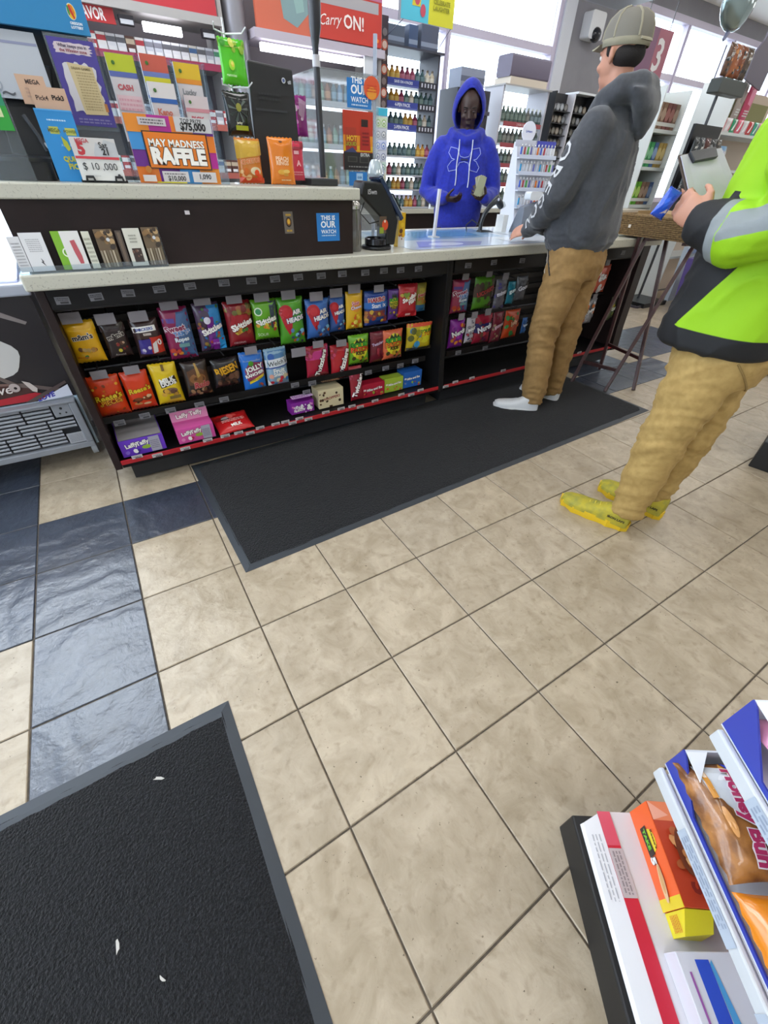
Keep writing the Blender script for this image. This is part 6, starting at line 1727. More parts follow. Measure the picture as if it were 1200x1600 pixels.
def hand(mb, w, d, pn, thumb, curl=.5, m=None, sc=1.0, spread=.12):
    """palm and five fingers; w wrist, d finger direction, pn palm normal, thumb: side vector"""
    d, pn = V(d).normalized(), V(pn).normalized()
    t = V(thumb); t = (t - d * t.dot(d)); t = (t - pn * t.dot(pn)).normalized()
    w = V(w)
    rings = []
    for k, (a, hw, ht) in enumerate(((-.01, .026, .021), (.015, .034, .019), (.05, .042, .017), (.085, .041, .014))):
        c = w + d * a * sc
        rings.append([tuple(c + t * (hw * sc * math.cos(q)) + pn * (ht * sc * math.sin(q))) for q in [2 * math.pi * i / 12 for i in range(12)]])
    mb.loft(rings, m)
    for i, (off, ln, r) in enumerate(((.031, .070, .0088), (.011, .078, .0092), (-.010, .073, .0088), (-.030, .058, .0078))):
        base = w + d * (.078 * sc) + t * (off * sc)
        dirn = (d + t * (off * 4 * spread)).normalized()
        pts, rs = [base - dirn * .012], [r * sc]
        cur = base; a = 0
        for k, (s_, bend) in enumerate(((.42, curl * .7), (.32, curl * 1.1), (.26, curl * .8))):
            a += bend
            dd = dirn * math.cos(a) + pn * math.sin(a)
            cur = cur + dd * (ln * s_ * sc)
            pts.append(cur.copy()); rs.append(r * sc * (1 - .1 * (k + 1)))
        chain(mb, pts, rs, m, 8)
    b0 = w + d * .018 * sc + t * .028 * sc
    p1 = b0 + (t * .75 + d * .6 + pn * .3).normalized() * .036 * sc
    p2 = p1 + (t * .25 + d * .8 + pn * .5 * (1 + curl)).normalized() * .030 * sc
    p3 = p2 + (d * .8 + pn * .6 * (1 + curl) - t * .1).normalized() * .024 * sc
    chain(mb, [b0, p1, p2, p3], [.0135 * sc, .0115 * sc, .0100 * sc, .0085 * sc], m, 8)

def head(mb, c, f, up=(0, 0, 1), sc=1.0, m=None):
    f = V(f).normalized(); u = V(up); u = (u - f * u.dot(f)).normalized(); l = u.cross(f)
    T = Matrix((l, f, u)).transposed().to_4x4(); T.translation = V(c)
    T = T @ Matrix.Scale(sc, 4)
    old = mb.T; mb.T = T
    mb.ball((0, -.008, .035), (.076, .096, .088), m, 20, 14)
    mb.ball((0, .030, -.01), (.064, .064, .075), m, 18, 12)
    mb.ball((0, .030, -.060), (.050, .056, .045), m, 16, 10)
    mb.ball((0, .070, -.095), (.020, .018, .016), m, 12, 8)
    mb.tube([(0, .092, .020), (0, .104, -.005), (0, .110, -.022)], [(.009, .009), (.011, .010), (.015, .011)], m, 10)
    for s_ in (-1, 1):
        mb.ball((s_ * .012, .098, -.026), (.009, .009, .007), m, 8, 6)
        mb.ball((s_ * .030, .080, .028), (.024, .014, .009), m, 10, 6)
        mb.ball((s_ * .040, .068, -.022), (.022, .020, .018), m, 10, 6)
        mb.tube([(s_ * .074, -.004, .022), (s_ * .084, -.014, .020), (s_ * .084, -.016, -.008), (s_ * .075, -.004, -.026)], [.008, .010, .009, .007], m, 8)
        mb.ball((s_ * .078, -.006, .0), (.006, .014, .026), m, 8, 6)
    mb.ball((0, .088, -.050), (.024, .010, .006), m, 10, 6)
    mb.ball((0, .086, -.062), (.020, .010, .007), m, 10, 6)
    mb.T = old
    return T

def drape(tree, pts_w, d, off=.004, reach=.4):
    out = []
    d = V(d).normalized()
    for p in pts_w:
        h = tree.ray_cast(V(p) + d * reach, -d, reach * 2.2)
        out.append((h[0] + d * off) if h[0] is not None else None)
    return out

def drape_line(mb, tree, pts_w, d, r, m, off=.002):
    q = [p for p in drape(tree, pts_w, d, off) if p is not None]
    if len(q) > 1: mb.tube(q, r, m, 6)

def shoe(parent, heel, toe, ln, wd, up_m, sole_m, lace_m, name='shoe', ht=.085, chunky=False, top=.11, word=None):
    heel, toe = V((*heel, 0)), V((*toe, 0))
    d = (toe - heel).normalized(); s = V((d.y, -d.x, 0))
    T = Matrix((s, d, V((0, 0, 1)))).transposed().to_4x4(); T.translation = heel
    st = .034 if chunky else .022
    b = MB(T)
    prof = [(-.01, .62, .95), (.02, .78, 1.0), (.25, .80, 1.02), (.45, .82, .80), (.62, .96, .60), (.78, 1.0, .50), (.92, .80, .42), (1.0, .42, .30)]
    rings = []
    for a, w, h in prof:
        hw = wd / 2 * w
        z0, z1 = st * .8, st + (ht - st) * h
        if a < .3: z1 = max(z1, top * h)
        rings.append([(hw * math.copysign(abs(math.cos(t)) ** .75, math.cos(t)), ln * a, z0 + (z1 - z0) * max(0, math.sin(t)) ** .7) for t in [math.pi * k / 14 for k in range(15)]])
    b.loft(rings, up_m)
    o = b.build(name, parent, smooth=True, ang=60)
    b = MB(T)
    n = 36
    out = []
    for k in range(n):
        t = 2 * math.pi * k / n
        y = ln * (.5 + .53 * math.sin(t)); f_ = y / ln
        w = wd / 2 * (1.02 if .55 < f_ < .85 else .86) * max(.05, abs(math.cos(t))) ** .55
        jag = .004 * (1 if k % 3 == 0 else -1) if chunky else 0
        out.append((math.copysign(w + jag, math.cos(t)), y + (jag if chunky else 0)))
    b.loft([[(x, y, 0.0006) for x, y in out], [(x * 1.02, y, st * .5) for x, y in out], [(x * .99, y, st + (.004 if chunky and k % 4 < 2 else 0)) for k, (x, y) in enumerate(out)]], sole_m)
    b.build('sole', o, smooth=True, ang=35)
    for i in range(4):
        a = .36 + i * .075
        z = ht * (1.0 - .95 * (a - .34)) 
        b = MB(T); b.tube([(-wd * .24, ln * a, z - .012), (0, ln * (a + .02), z + .002), (wd * .24, ln * a, z - .012)], .0034, lace_m, 6); b.build('lace', o, smooth=True)
    if word:
        for sgn in (-1, 1):
            p = Print(T @ frame((sgn * (wd * .40 + .004), ln * .16, .062), (0, sgn, 0), (0, 0, 1)), eps=.0006); p.text(word, 0, 0, .075, .018, '#1b1c12', bold=.04); p.build('heel_lettering', o, fix=False)
    return o

# ---- customer in the grey hoodie
O1 = Frame((2.945, .50), (-.25, .97))
P1 = thing('person', 'customer in grey hoodie, tan trousers and cap standing at the counter, back turned', 'person', (O1.o.x, O1.o.y, 0))
P1.location = (0, 0, 0)
hc, hf = O1(.005, .035, 1.672), (O1.f * .95 - O1.l * .30 - V((0, 0, .08)))
b = MB()
head(b, hc, hf)
b.tube([O1(0, .0, 1.46), O1(0, .015, 1.56), O1(0, .025, 1.63)], [.062, .056, .058], None, 14)
b.loft([O1.ring(0, 0, z, a, c) for z, a, c in ((.84, .14, .10), (1.0, .14, .09), (1.2, .15, .09), (1.38, .17, .085), (1.46, .13, .07), (1.49, .06, .05))], None)
LA = [O1(.19, 0, 1.42), O1(.255, .06, 1.18), O1(.09, .265, 1.018)]
RA = [O1(-.19, 0, 1.42), O1(-.25, .09, 1.18), O1(-.07, .285, 1.01)]
chain(b, LA, [.042, .037, .026]); chain(b, RA, [.042, .037, .026])
hand(b, LA[2], O1.f * .8 + O1.l * -.1 - V((0, 0, .26)), O1.l * -.6 - V((0, 0, .5)) - O1.f * .3, O1.f * .2 + V((0, 0, .3)) - O1.l * .6, .2, sc=.98)
hand(b, RA[2], O1.f * .9 + O1.l * .2 - V((0, 0, .2)), -V((0, 0, 1)), O1.l, .3, sc=.98)
LK, RK = O1(.095, .02, .51), O1(-.115, -.035, .51)
LAn, RAn = O1(.095, -.03, .09), O1(-.155, -.045, .09)
chain(b, [O1(.08, -.01, .88), LK, LAn], [.07, .05, .034]); chain(b, [O1(-.08, -.02, .88), RK, RAn], [.07, .05, .034])
blob('body', b, .0065, SKIN1, P1, 2)
HOODG = mat('#45474d', .9, var=(60, '#3d3f45', .35, .65), bump=(420, .35, .002), sheen=.25)
b = MB()
b.loft([O1.ring(0, .0, z, a, c, 28, 2.3) for z, a, c in ((.935, .175, .135), (.955, .195, .15), (.985, .205, .158), (1.03, .215, .165), (1.12, .205, .158), (1.25, .21, .150), (1.36, .215, .14), (1.44, .19, .115), (1.50, .115, .09), (1.525, .07, .065))], None)
chain(b, [O1(.175, -.005, 1.425), O1(.225, .01, 1.33), O1(.262, .055, 1.18), O1(.185, .155, 1.09), O1(.10, .250, 1.018)], [.082, .078, .07, .062, .046])
chain(b, [O1(-.175, -.005, 1.425), O1(-.225, .02, 1.33), O1(-.257, .085, 1.18), O1(-.17, .18, 1.09), O1(-.085, .27, 1.022)], [.082, .078, .068, .06, .045])
# hood lying on the shoulders
b.tube([O1(.05, .09, 1.485), O1(.105, .03, 1.53), O1(.115, -.045, 1.56), O1(.06, -.105, 1.57), O1(-.06, -.105, 1.57), O1(-.115, -.045, 1.56), O1(-.105, .03, 1.53), O1(-.05, .09, 1.485)], [.028, .040, .050, .054, .054, .050, .040, .028], None, 12)
b.loft([[tuple(O1(0, -.115, 1.56) + O1.l * (.15 * math.cos(t)) + O1.f * (.055 * math.sin(t))) for t in [2 * math.pi * k / 16 for k in range(16)]],
        [tuple(O1(0, -.145, 1.50) + O1.l * (.115 * math.cos(t)) + O1.f * (.045 * math.sin(t))) for t in [2 * math.pi * k / 16 for k in range(16)]],
        [tuple(O1(0, -.155, 1.44) + O1.l * (.06 * math.cos(t)) + O1.f * (.03 * math.sin(t))) for t in [2 * math.pi * k / 16 for k in range(16)]],
        [tuple(O1(0, -.155, 1.40) + O1.l * (.018 * math.cos(t)) + O1.f * (.012 * math.sin(t))) for t in [2 * math.pi * k / 16 for k in range(16)]]], None)
fd = fold(5.0, 3.6, .022, 2.0, -1.1)
fd2 = fold(3, 20, .016, 5.0)
hood1, tree1 = blob('hoodie', b, .010, HOODG, P1, 5, lambda c, n: fd(c, n) * (1 if c.z < 1.42 else .35) + (fd2(c, n) if c.z < 1.02 else 0))
# sleeve lettering
SP = [V(O1(l, f + .034, z)) for l, f, z in ((.20, .0, 1.40), (.235, .02, 1.29), (.262, .055, 1.18), (.22, .11, 1.125), (.15, .195, 1.06), (.115, .235, 1.035))]
D = (O1.l * .95 + O1.f * .30).normalized()
def on_sleeve(t, w):
    ls = [(SP[k + 1] - SP[k]).length for k in range(5)]
    q = t * sum(ls)
    for k in range(5):
        if q <= ls[k] or k == 4:
            tg = (SP[k + 1] - SP[k]).normalized()
            t2 = (SP[min(k + 2, 5)] - SP[max(k - 1, 0)]).normalized()
            return SP[k] + tg * q + D.cross(t2).normalized() * w
        q -= ls[k]
def dense_text(t, off, space, cut=.09):
    vs, fs, mx, mz, tw, th = text_mesh(t, off, 0, space)
    bm = bmesh.new(); q = [bm.verts.new((v.x, v.y, 0)) for v in vs]
    for f in fs: bm.faces.new([q[i] for i in f])
    bmesh.ops.triangulate(bm, faces=bm.faces)
    for _ in range(4):
        es = [e for e in bm.edges if e.calc_length() > cut]
        if not es: break
        bmesh.ops.subdivide_edges(bm, edges=es, cuts=1)
        bmesh.ops.triangulate(bm, faces=[f for f in bm.faces if len(f.verts) > 3])
    bm.verts.index_update()
    r = [V((v.co.x, v.co.y)) for v in bm.verts], [tuple(v.index for v in f.verts) for f in bm.faces], mx, mz, tw, th
    bm.free(); return r
vs, fs, mx, mz, tw, th = dense_text('OREGON', .012, 1.1)
W_ = mat('#c9cacd', .7)
b = MB(); pw = []
for v in vs:
    pw.append(on_sleeve(.04 + .92 * ((v.x - mx) / tw + .5), (v.y - mz) / th * .060))
q = drape(tree1, pw, D, .004)
if any(p is not None for p in q):
    b.add([tuple(p or (0, 0, 0)) for p in q], [f for f in fs if all(q[i] is not None for i in f)], W_); b.build('sleeve_lettering', hood1, fix=False)
KH1 = mat('#9c7a4a', .85, var=(40, '#8f6f42', .35, .65), bump=(600, .25, .001))
def trousers(F, K, A, hips, m, parent, name, waist, seat, seed, rk=.083, ra=.068, th=.108):
    b = MB()
    b.loft([F.ring(hips[0], hips[1] + o_, z, a, c, 24, 2.3) for z, a, c, o_ in waist], None)
    for s_, k, a_ in ((1, K[0], A[0]), (-1, K[1], A[1])):
        hp = F(hips[0] + s_ * .088, hips[1] - .005, seat)
        mid = (V(hp) + V(k)) / 2
        md2 = (V(k) * .45 + V(a_) * .55)
        b.tube([hp, mid, V(k), md2, V(a_), V(a_) - V((0, 0, .035))], [th, th * .93, rk, rk * .93, ra, ra * 1.04], None, 16)
        b.ball(tuple(hp), th, None, 14, 10)
    def dsp(co, n):
        knee = math.exp(-((co.z - .5) / .16) ** 2); hem = math.exp(-((co.z - .10) / .09) ** 2); crt = math.exp(-((co.z - .80) / .10) ** 2)
        return fold(3.5, 6, .013, seed, .8)(co, n) + fold(3, 17, .016, seed + 2, .5)(co, n) * (.15 + knee * .8 + hem * 1.1 + crt * .6)
    return blob(name, b, .009, m, parent, 4, dsp)
tr1, _ = trousers(O1, (LK, RK), (LAn, RAn), (0, -.01), KH1, P1, 'trousers', ((.80, .16, .125, -.01), (.87, .185, .145, -.01), (.95, .185, .14, 0), (1.02, .175, .13, 0), (1.06, .16, .12, 0)), .84, 3)
b = MB(); sd = fold(1, 1, 0, 0)
pk = [O1(.165 - .05 * t, .09 - .06 * t + .02, .935 - .10 * t) for t in (0, .25, .5, .75, 1)]
trb = BVHTree.FromObject(tr1, DG())
drape_line(b, trb, [O1(.0, .115 - .09 * t, .95 - .13 * t) for t in [k / 8 for k in range(9)]], O1.l, .0045, mat('#2c2a2a', .8)); 
drape_line(b, trb, [O1(.0, .125 - .05 * t, .95 - .13 * t) for t in [k / 8 for k in range(9)]], O1.l, .003, mat('#b9b0a0', .8))
if b.v: b.build('pocket_edge', tr1, smooth=True)
for a_, s_ in (((2.872, .405), (2.668, .595)), ((3.125, .440), (3.055, .70))):
    shoe(P1, a_, s_, .285, .105, mat('#d6d7d8', .6), mat('#e3e3e2', .5), mat('#c9cacc', .6))
# cap
hT = Matrix((V(hf).normalized().cross(V((0, 0, 1))).normalized() * -1, V(hf).normalized(), V((0, 0, 1)))).transposed().to_4x4()
_f = V(hf).normalized(); _u = (V((0, 0, 1)) - _f * _f.z).normalized(); _l = _u.cross(_f)
hT = Matrix((_l, _f, _u)).transposed().to_4x4(); hT.translation = hc
CAPA, CAPB = mat('#99937f', .9, bump=(300, .3, .002)), mat('#77736a', .9, bump=(300, .3, .002))
b = MB(hT)
rings = []
for z, s_ in ((.030, 1.01), (.055, 1.03), (.090, 1.0), (.122, .86), (.142, .58), (.152, .22)):
    rings.append([(.084 * s_ * math.cos(t), -.008 + .106 * s_ * math.sin(t), z + .012 * math.sin(t) * (1 if z < .06 else .5)) for t in [2 * math.pi * k / 24 for k in range(24)]])
n = 24
vs = [p for r in rings for p in r]
cf, cmm = [], []
for i in range(len(rings) - 1):
    for j in range(n):
        cf.append((i * n + j, i * n + (j + 1) % n, (i + 1) * n + (j + 1) % n, (i + 1) * n + j)); cmm.append(CAPA if i == 0 else CAPB)
cf.append(tuple(range((len(rings) - 1) * n, len(rings) * n))); cmm.append(CAPA)
b.add(vs, cf, CAPA); b.m = cmm
cap = b.build('cap', P1, smooth=True, ang=70)
for j in (0, 4, 8, 12, 16, 20):
    b = MB(); b.tube([V(r[j]) * 1.0 for r in rings[1:]], .0045, CAPA, 6); b.T = hT; b.v = [tuple(hT @ V(p)) for p in b.v]; b.build('seam', cap, smooth=True)
sl = cap.modifiers.new('s', 'SOLIDIFY'); sl.thickness = .004
b = MB(hT); b.loft([[(x, .085 + .075 * math.cos(x / .075 * 1.35) - .0, .052 - x * x * 3 + dz) for x in [-.075 + .15 * k / 12 for k in range(13)]] + [(x, .07 + .015 * math.cos(x / .075 * 1.35), .056 - x * x * 2 + dz) for x in [.075 - .15 * k / 12 for k in range(13)]] for dz in (0, .004)], CAPA); b.build('brim', cap, smooth=True, ang=50)
b = MB(hT); b.tube([(.035, -.108, .040), (0, -.116, .037), (-.035, -.108, .040)], [(.009, .004)] * 3, CAPA, 8); b.build('strap', cap, smooth=True)
HAIR = mat('#1f1a19', .8, bump=(500, .8, .004))
b = MB(hT)
b.ball((0, -.032, .004), (.0775, .070, .048), HAIR, 20, 12); b.ball((0, -.086, .040), (.040, .022, .030), HAIR, 12, 8)
for s_ in (-1, 1): b.ball((s_ * .070, .016, .024), (.009, .016, .026), HAIR, 10, 8)
blob('hair', b, .006, HAIR, P1, 2)
for s_ in (-1, 1):
    b = MB(hT); b.ball((s_ * .031, .082, .014), .0105, mat('#d9d4cf', .2), 10, 8); b.ball((s_ * .031, .0905, .014), (.005, .003, .005), mat('#2a1d18', .2), 8, 6); b.build('eye', P1, smooth=True)

# ---- cashier in the blue hoodie
O2 = Frame((3.48, 2.22), (-.6, -.8))
P2 = thing('person', 'cashier in a royal blue hooded sweatshirt, hood up, holding cash behind the counter', 'person')
hc = O2(.0, .035, 1.635)
hf = O2.f * 1.0 - V((0, 0, .42))
b = MB()
head(b, hc, hf)
b.tube([O2(0, .0, 1.44), O2(0, .01, 1.54), O2(0, .02, 1.60)], [.062, .056, .058], None, 14)
b.loft([O2.ring(0, 0, z, a, c) for z, a, c in ((.84, .14, .10), (1.0, .14, .09), (1.2, .15, .09), (1.36, .17, .085), (1.44, .13, .07), (1.47, .06, .05))], None)
LA = [O2(.19, 0, 1.40), O2(.265, -.01, 1.13), O2(.20, .22, 1.10)]
RA = [O2(-.19, 0, 1.40), O2(-.275, -.01, 1.11), O2(-.11, .22, 1.085)]
chain(b, LA, [.042, .037, .026]); chain(b, RA, [.042, .037, .026])
hand(b, LA[2], O2.f * .5 - O2.l * .75 + V((0, 0, .30)), -O2.l * .5 - O2.f * .6 + V((0, 0, .5)), O2.f * .2 + V((0, 0, .8)), .75)
hand(b, RA[2], O2.f * .55 + O2.l * .8 - V((0, 0, .05)), V((0, 0, .9)) + O2.l * .25 - O2.f * .3, O2.f * .5 + V((0, 0, .5)), .5)
LK, RK = O2(.10, .02, .50), O2(-.10, .02, .50); LAn, RAn = O2(.11, -.02, .09), O2(-.11, -.02, .09)
chain(b, [O2(.08, -.01, .86), LK, LAn], [.07, .05, .034]); chain(b, [O2(-.08, -.01, .86), RK, RAn], [.07, .05, .034])
body2, _ = blob('body', b, .0065, SKIN2, P2, 2)
BLU = mat('#1c2cab', .85, var=(50, '#182594', .35, .65), bump=(420, .3, .002), sheen=.2)
b = MB()
b.loft([O2.ring(0, .0, z, a, c, 28, 2.3) for z, a, c in ((.86, .165, .125), (.90, .19, .145), (.96, .20, .15), (1.1, .205, .148), (1.25, .21, .145), (1.36, .215, .135), (1.43, .18, .11), (1.48, .11, .09), (1.52, .08, .08))], None)
chain(b, [O2(.175, -.005, 1.405), O2(.235, -.01, 1.30), O2(.272, -.015, 1.14), O2(.25, .09, 1.10), O2(.205, .205, 1.10)], [.082, .078, .072, .062, .046])
chain(b, [O2(-.175, -.005, 1.405), O2(-.24, -.01, 1.29), O2(-.282, -.015, 1.12), O2(-.21, .10, 1.085), O2(-.125, .205, 1.085)], [.082, .078, .072, .062, .046])
b.tube([O2(.085, .085, 1.47), O2(.12, .02, 1.50), O2(.08, -.07, 1.52), O2(-.08, -.07, 1.52), O2(-.12, .02, 1.50), O2(-.085, .085, 1.47), O2(0, .11, 1.445), O2(.085, .085, 1.47)], .035, None, 10)
fb = fold(6, 5, .012, 9, .8)
hood2, tree2 = blob('hoodie', b, .010, BLU, P2, 5, lambda c, n: fb(c, n) * (1 if c.z < 1.42 else .3))
# raised hood: open shell round the head
b = MB()
c0 = V(O2(0, .000, 1.628)); fdn = (O2.f - V((0, 0, .50))).normalized(); un = (V((0, 0, 1)) - fdn * fdn.z).normalized(); ln_ = un.cross(fdn)
na, nb = 14, 32
rows = []
for i in range(na + 1):
    al_ = R(6 + 106 * i / na)
    row = []
    for j in range(nb):
        be = 2 * math.pi * j / nb
        cb, sb = math.cos(be), math.sin(be)
        rl, rz = .130, (.172 if sb > 0 else .150)
        peak = 1 + .10 * max(0, sb) ** 5
        wr = .004 * noise.noise(V((cb * 3, sb * 3, i * .35)))
        row.append(tuple(c0 - fdn * (.135 * math.cos(al_)) + (ln_ * (cb * rl) + un * (sb * rz * peak)) * (math.sin(al_) ** .85 * (1 - .10 * max(0, (i - 11)) / 3) + wr * 6)))
    rows.append(row)
b.loft(rows, BLU, caps=False)
b.add(rows[0], [tuple(range(nb))[::-1]], BLU)
hd = b.build('hood', P2, smooth=True, ang=80)
sl = hd.modifiers.new('s', 'SOLIDIFY'); sl.thickness = .010; sl.offset = -1
b = MB(); b.tube(rows[-1] + rows[-1][:1], .006, BLU, 8); b.build('hood_rim', hd, smooth=True)
WC = mat('#d6dbea', .6)
for s_, z1 in ((-.052, 1.17), (.052, 1.16)):
    b = MB(); drape_line(b, tree2, [O2(s_ + .003 * math.sin(t * 9), 0, 1.455 - (1.455 - z1) * t) for t in [k / 14 for k in range(15)]], O2.f, .0042, WC, .003); b.build('drawstring', hood2, smooth=True)
b = MB(); LOGO = mat('#8f9ad8', .6)
def arc(cx, cz, rx, rz, a0, a1, n=14): return [(cx + rx * math.cos(R(a0 + (a1 - a0) * k / n)), cz + rz * math.sin(R(a0 + (a1 - a0) * k / n))) for k in range(n + 1)]
for path in ([(.115, .075), (.06, .065), (.035, .02), (.0, .012), (-.035, .02), (-.06, .065), (-.115, .075)], [(.115, -.075), (.06, -.065), (.035, -.02), (.0, -.012), (-.035, -.02), (-.06, -.065), (-.115, -.075)],
             [(.115, .075), (.128, .04), (.10, .005), (.075, .0), (.10, -.01), (.128, -.045), (.115, -.075)], [(-.115, .075), (-.128, .04), (-.10, .005), (-.075, .0), (-.10, -.01), (-.128, -.045), (-.115, -.075)]):
    pp = []
    for k in range(len(path) - 1):
        for t in (0, .25, .5, .75): pp.append((path[k][0] * (1 - t) + path[k + 1][0] * t, path[k][1] * (1 - t) + path[k + 1][1] * t))
    pp.append(path[-1])
    drape_line(b, tree2, [O2(x, 0, 1.335 + z) for x, z in pp], O2.f, .0028, LOGO, .002)
b.build('chest_logo', hood2, smooth=True)
b = MB(); drape_line(b, tree2, [O2(x, 0, 1.335) for x in (-.03, -.015, 0, .015, .03)], O2.f, .006, mat('#2a2f5a', .6), .002)
if b.v: b.build('logo_bar', hood2, smooth=True)
tr2, _ = trousers(O2, (LK, RK), (LAn, RAn), (0, -.01), mat('#2b2c33', .85), P2, 'trousers', ((.78, .16, .125, 0), (.87, .175, .13, 0), (.95, .165, .12, 0)), .82, 7)
for s_ in (.11, -.11):
    a_, t_ = O2(s_, -.085, 0), O2(s_ + (.02 if s_ > 0 else -.02), .19, 0)
    shoe(P2, (a_.x, a_.y), (t_.x, t_.y), .28, .10, mat('#2a2a2d', .6), mat('#3a3a3c', .6), mat('#4a4a4c', .6))
_f = V(hf).normalized(); _u = (V((0, 0, 1)) - _f * _f.z).normalized(); _l = _u.cross(_f)
hT = Matrix((_l, _f, _u)).transposed().to_4x4(); hT.translation = hc
for s_ in (-1, 1):
    b = MB(hT); b.ball((s_ * .031, .082, .014), .0105, mat('#4a3a34', .3), 10, 8); b.ball((s_ * .031, .0905, .014), (.006, .003, .004), mat('#17100d', .2), 8, 6); b.build('eye', P2, smooth=True)  # eyeballs coloured dark, the hood's shade put into them
    b = MB(hT); b.tube([(s_ * .016, .094, .036), (s_ * .032, .094, .040), (s_ * .048, .082, .036)], .003, mat('#17110f', .8), 6); b.build('eyebrow', P2, smooth=True)
b = MB(hT); b.ball((0, .0955, -.056), (.020, .003, .003), mat('#2a1815', .5), 10, 6); b.build('mouth', P2, smooth=True)
# folded notes in the cashier's hand, coin in the other
b = MB()
hp = V(LA[2]) + (O2.f * .5 - O2.l * .75 + V((0, 0, .3))).normalized() * .075 + V((0, 0, .045)) - O2.f * -.02
for i in range(4):
    a = R(-18 + i * 11)
    u = (V((0, 0, 1)) * math.cos(a) + O2.l * math.sin(a)); s_ = (O2.l * math.cos(a) - V((0, 0, 1)) * math.sin(a))
    o_ = hp + O2.f * (.006 * i)
    pts = [o_ + s_ * x + u * z for x, z in ((-.028, -.055), (.030, -.055), (.034, .02), (.028, .072), (-.024, .070))]
    b.loft([[tuple(p) for p in pts], [tuple(p + O2.f * .004) for p in pts]], mat('#9a9a7c' if i % 2 else '#b5b29a', .7))
tag(b.build('banknotes'), 'fanned folded banknotes held in the cashier\'s raised hand', 'money')
b = MB(); cp = V(RA[2]) + (O2.f * .55 + O2.l * .8).normalized() * .085 + V((0, 0, .026)); b.lathe([(.001, 0), (.012, 0), (.012, .002), (.001, .002)], mat('#cfd2d6', .3, metal=.7), tuple(cp), 14)
tag(b.build('coin', smooth=True), 'bright coin lying in the cashier\'s open palm', 'coin')

# ---- customer in the hi-vis jacket
O3 = Frame((2.38, -.59), (-.15, .99))
P3 = thing('person', 'customer in lime hi-vis jacket, tan trousers and yellow trainers holding a clipboard', 'person')
hc = O3(.0, .06, 1.66); hf = O3.f - V((0, 0, .35))
b = MB()
head(b, hc, hf)
b.tube([O3(0, .0, 1.44), O3(0, .02, 1.54), O3(0, .035, 1.61)], [.062, .056, .058], None, 14)
b.loft([O3.ring(0, -.02, z, a, c) for z, a, c in ((.80, .14, .10), (1.0, .14, .09), (1.2, .15, .09), (1.36, .17, .085), (1.44, .13, .07), (1.47, .06, .05))], None)
LA = [O3(.19, -.02, 1.40), O3(.265, -.09, 1.15), O3(.20, .13, 1.155)]
RA = [O3(-.19, -.02, 1.40), O3(-.265, -.03, 1.14), O3(-.10, .20, 1.18)]
chain(b, LA, [.042, .037, .027]); chain(b, RA, [.042, .037, .027])
hand(b, LA[2], O3.f * .9 - O3.l * .1 + V((0, 0, .42)), -O3.l * .8 + O3.f * .2 + V((0, 0, .1)), V((0, 0, 1)) - O3.f * .3, 1.0, sc=1.0)
hand(b, RA[2], O3.f * .4 + O3.l * .8 + V((0, 0, .1)), V((0, 0, 1)), O3.f, .3)
LK, RK = O3(.105, -.035, .50), O3(-.115, -.075, .50); LAn, RAn = O3(.09, -.035, .115), O3(-.135, -.06, .115)
chain(b, [O3(.08, -.03, .86), LK, LAn], [.07, .05, .034]); chain(b, [O3(-.08, -.04, .86), RK, RAn], [.07, .05, .034])
blob('body', b, .0065, SKIN1, P3, 2)
b = MB(head(MB(), hc, hf))
b.ball((0, -.020, .045), (.082, .096, .086), HAIR, 20, 14); b.ball((0, -.060, -.005), (.072, .052, .055), HAIR, 16, 10)
blob('hair', b, .007, HAIR, P3, 2)
def jacket_mat():
    m = mat('#92c40f', .72, bump=(300, .2, .002)).copy(); m.name = 'hi_vis_cloth'
    N, L = m.node_tree.nodes, m.node_tree.links
    bs = N['Principled BSDF']; prev = None
    for at, col in (('band', '#878d8f'), ('black', '#151619')):
        a = N.new('ShaderNodeAttribute'); a.attribute_name = at
        r = N.new('ShaderNodeMapRange'); r.inputs[1].default_value, r.inputs[2].default_value = -.0012, .0012
        L.new(a.outputs['Fac'], r.inputs[0])
        x = N.new('ShaderNodeMix'); x.data_type = 'RGBA'
        L.new(r.outputs[0], x.inputs[0])
        if prev is None: x.inputs[6].default_value = lin('#92c40f')
        else: L.new(prev, x.inputs[6])
        x.inputs[7].default_value = lin(col); prev = x.outputs[2]
    L.new(prev, bs.inputs['Base Color'])
    return m
b = MB()
b.loft([O3.ring(0, -.02, z, a, c, 28, 2.3) for z, a, c in ((.805, .205, .172), (.82, .218, .186), (.88, .222, .188), (.95, .215, .178), (1.1, .22, .172), (1.25, .225, .165), (1.36, .22, .15), (1.44, .18, .12), (1.50, .10, .09))], None)
LJ = [O3(.175, -.03, 1.405), O3(.24, -.065, 1.29), O3(.275, -.10, 1.155), O3(.255, .00, 1.135), O3(.21, .115, 1.15)]
chain(b, LJ, [.09, .088, .086, .080, .058])
chain(b, [O3(-.175, -.03, 1.405), O3(-.25, -.05, 1.29), O3(-.285, -.05, 1.15), O3(-.20, .08, 1.15), O3(-.12, .17, 1.17)], [.09, .086, .082, .072, .056])
fj = fold(6, 6, .013, 13, .6)
def reg(c):
    rl = V(c) - O3.o
    l, f, z = rl.dot(O3.l), rl.dot(O3.f), c.z
    a, e = V(LJ[2]), V(LJ[4])
    ln = (e - a).length
    t = (V(c) - a).dot((e - a) / ln)
    ds = (V(c) - a - (e - a) / ln * max(0, min(ln, t))).length
    if l > .10 and ds < .13 and 1.02 < z < 1.30 and (l / .215) ** 2 + ((f + .02) / .165) ** 2 > 1.16:
        up = (V(c) - a).dot((V(LJ[1]) - a).normalized())
        bl = t - .74 * ln
        bd = max(min(t - .60 * ln, .76 * ln - t), min(up + .008, .058 - up, .13 - t))
        return bl, bd
    return max(.875 - z, min(1.10 - z, f - .085 + (z - .875) * .55)), -1
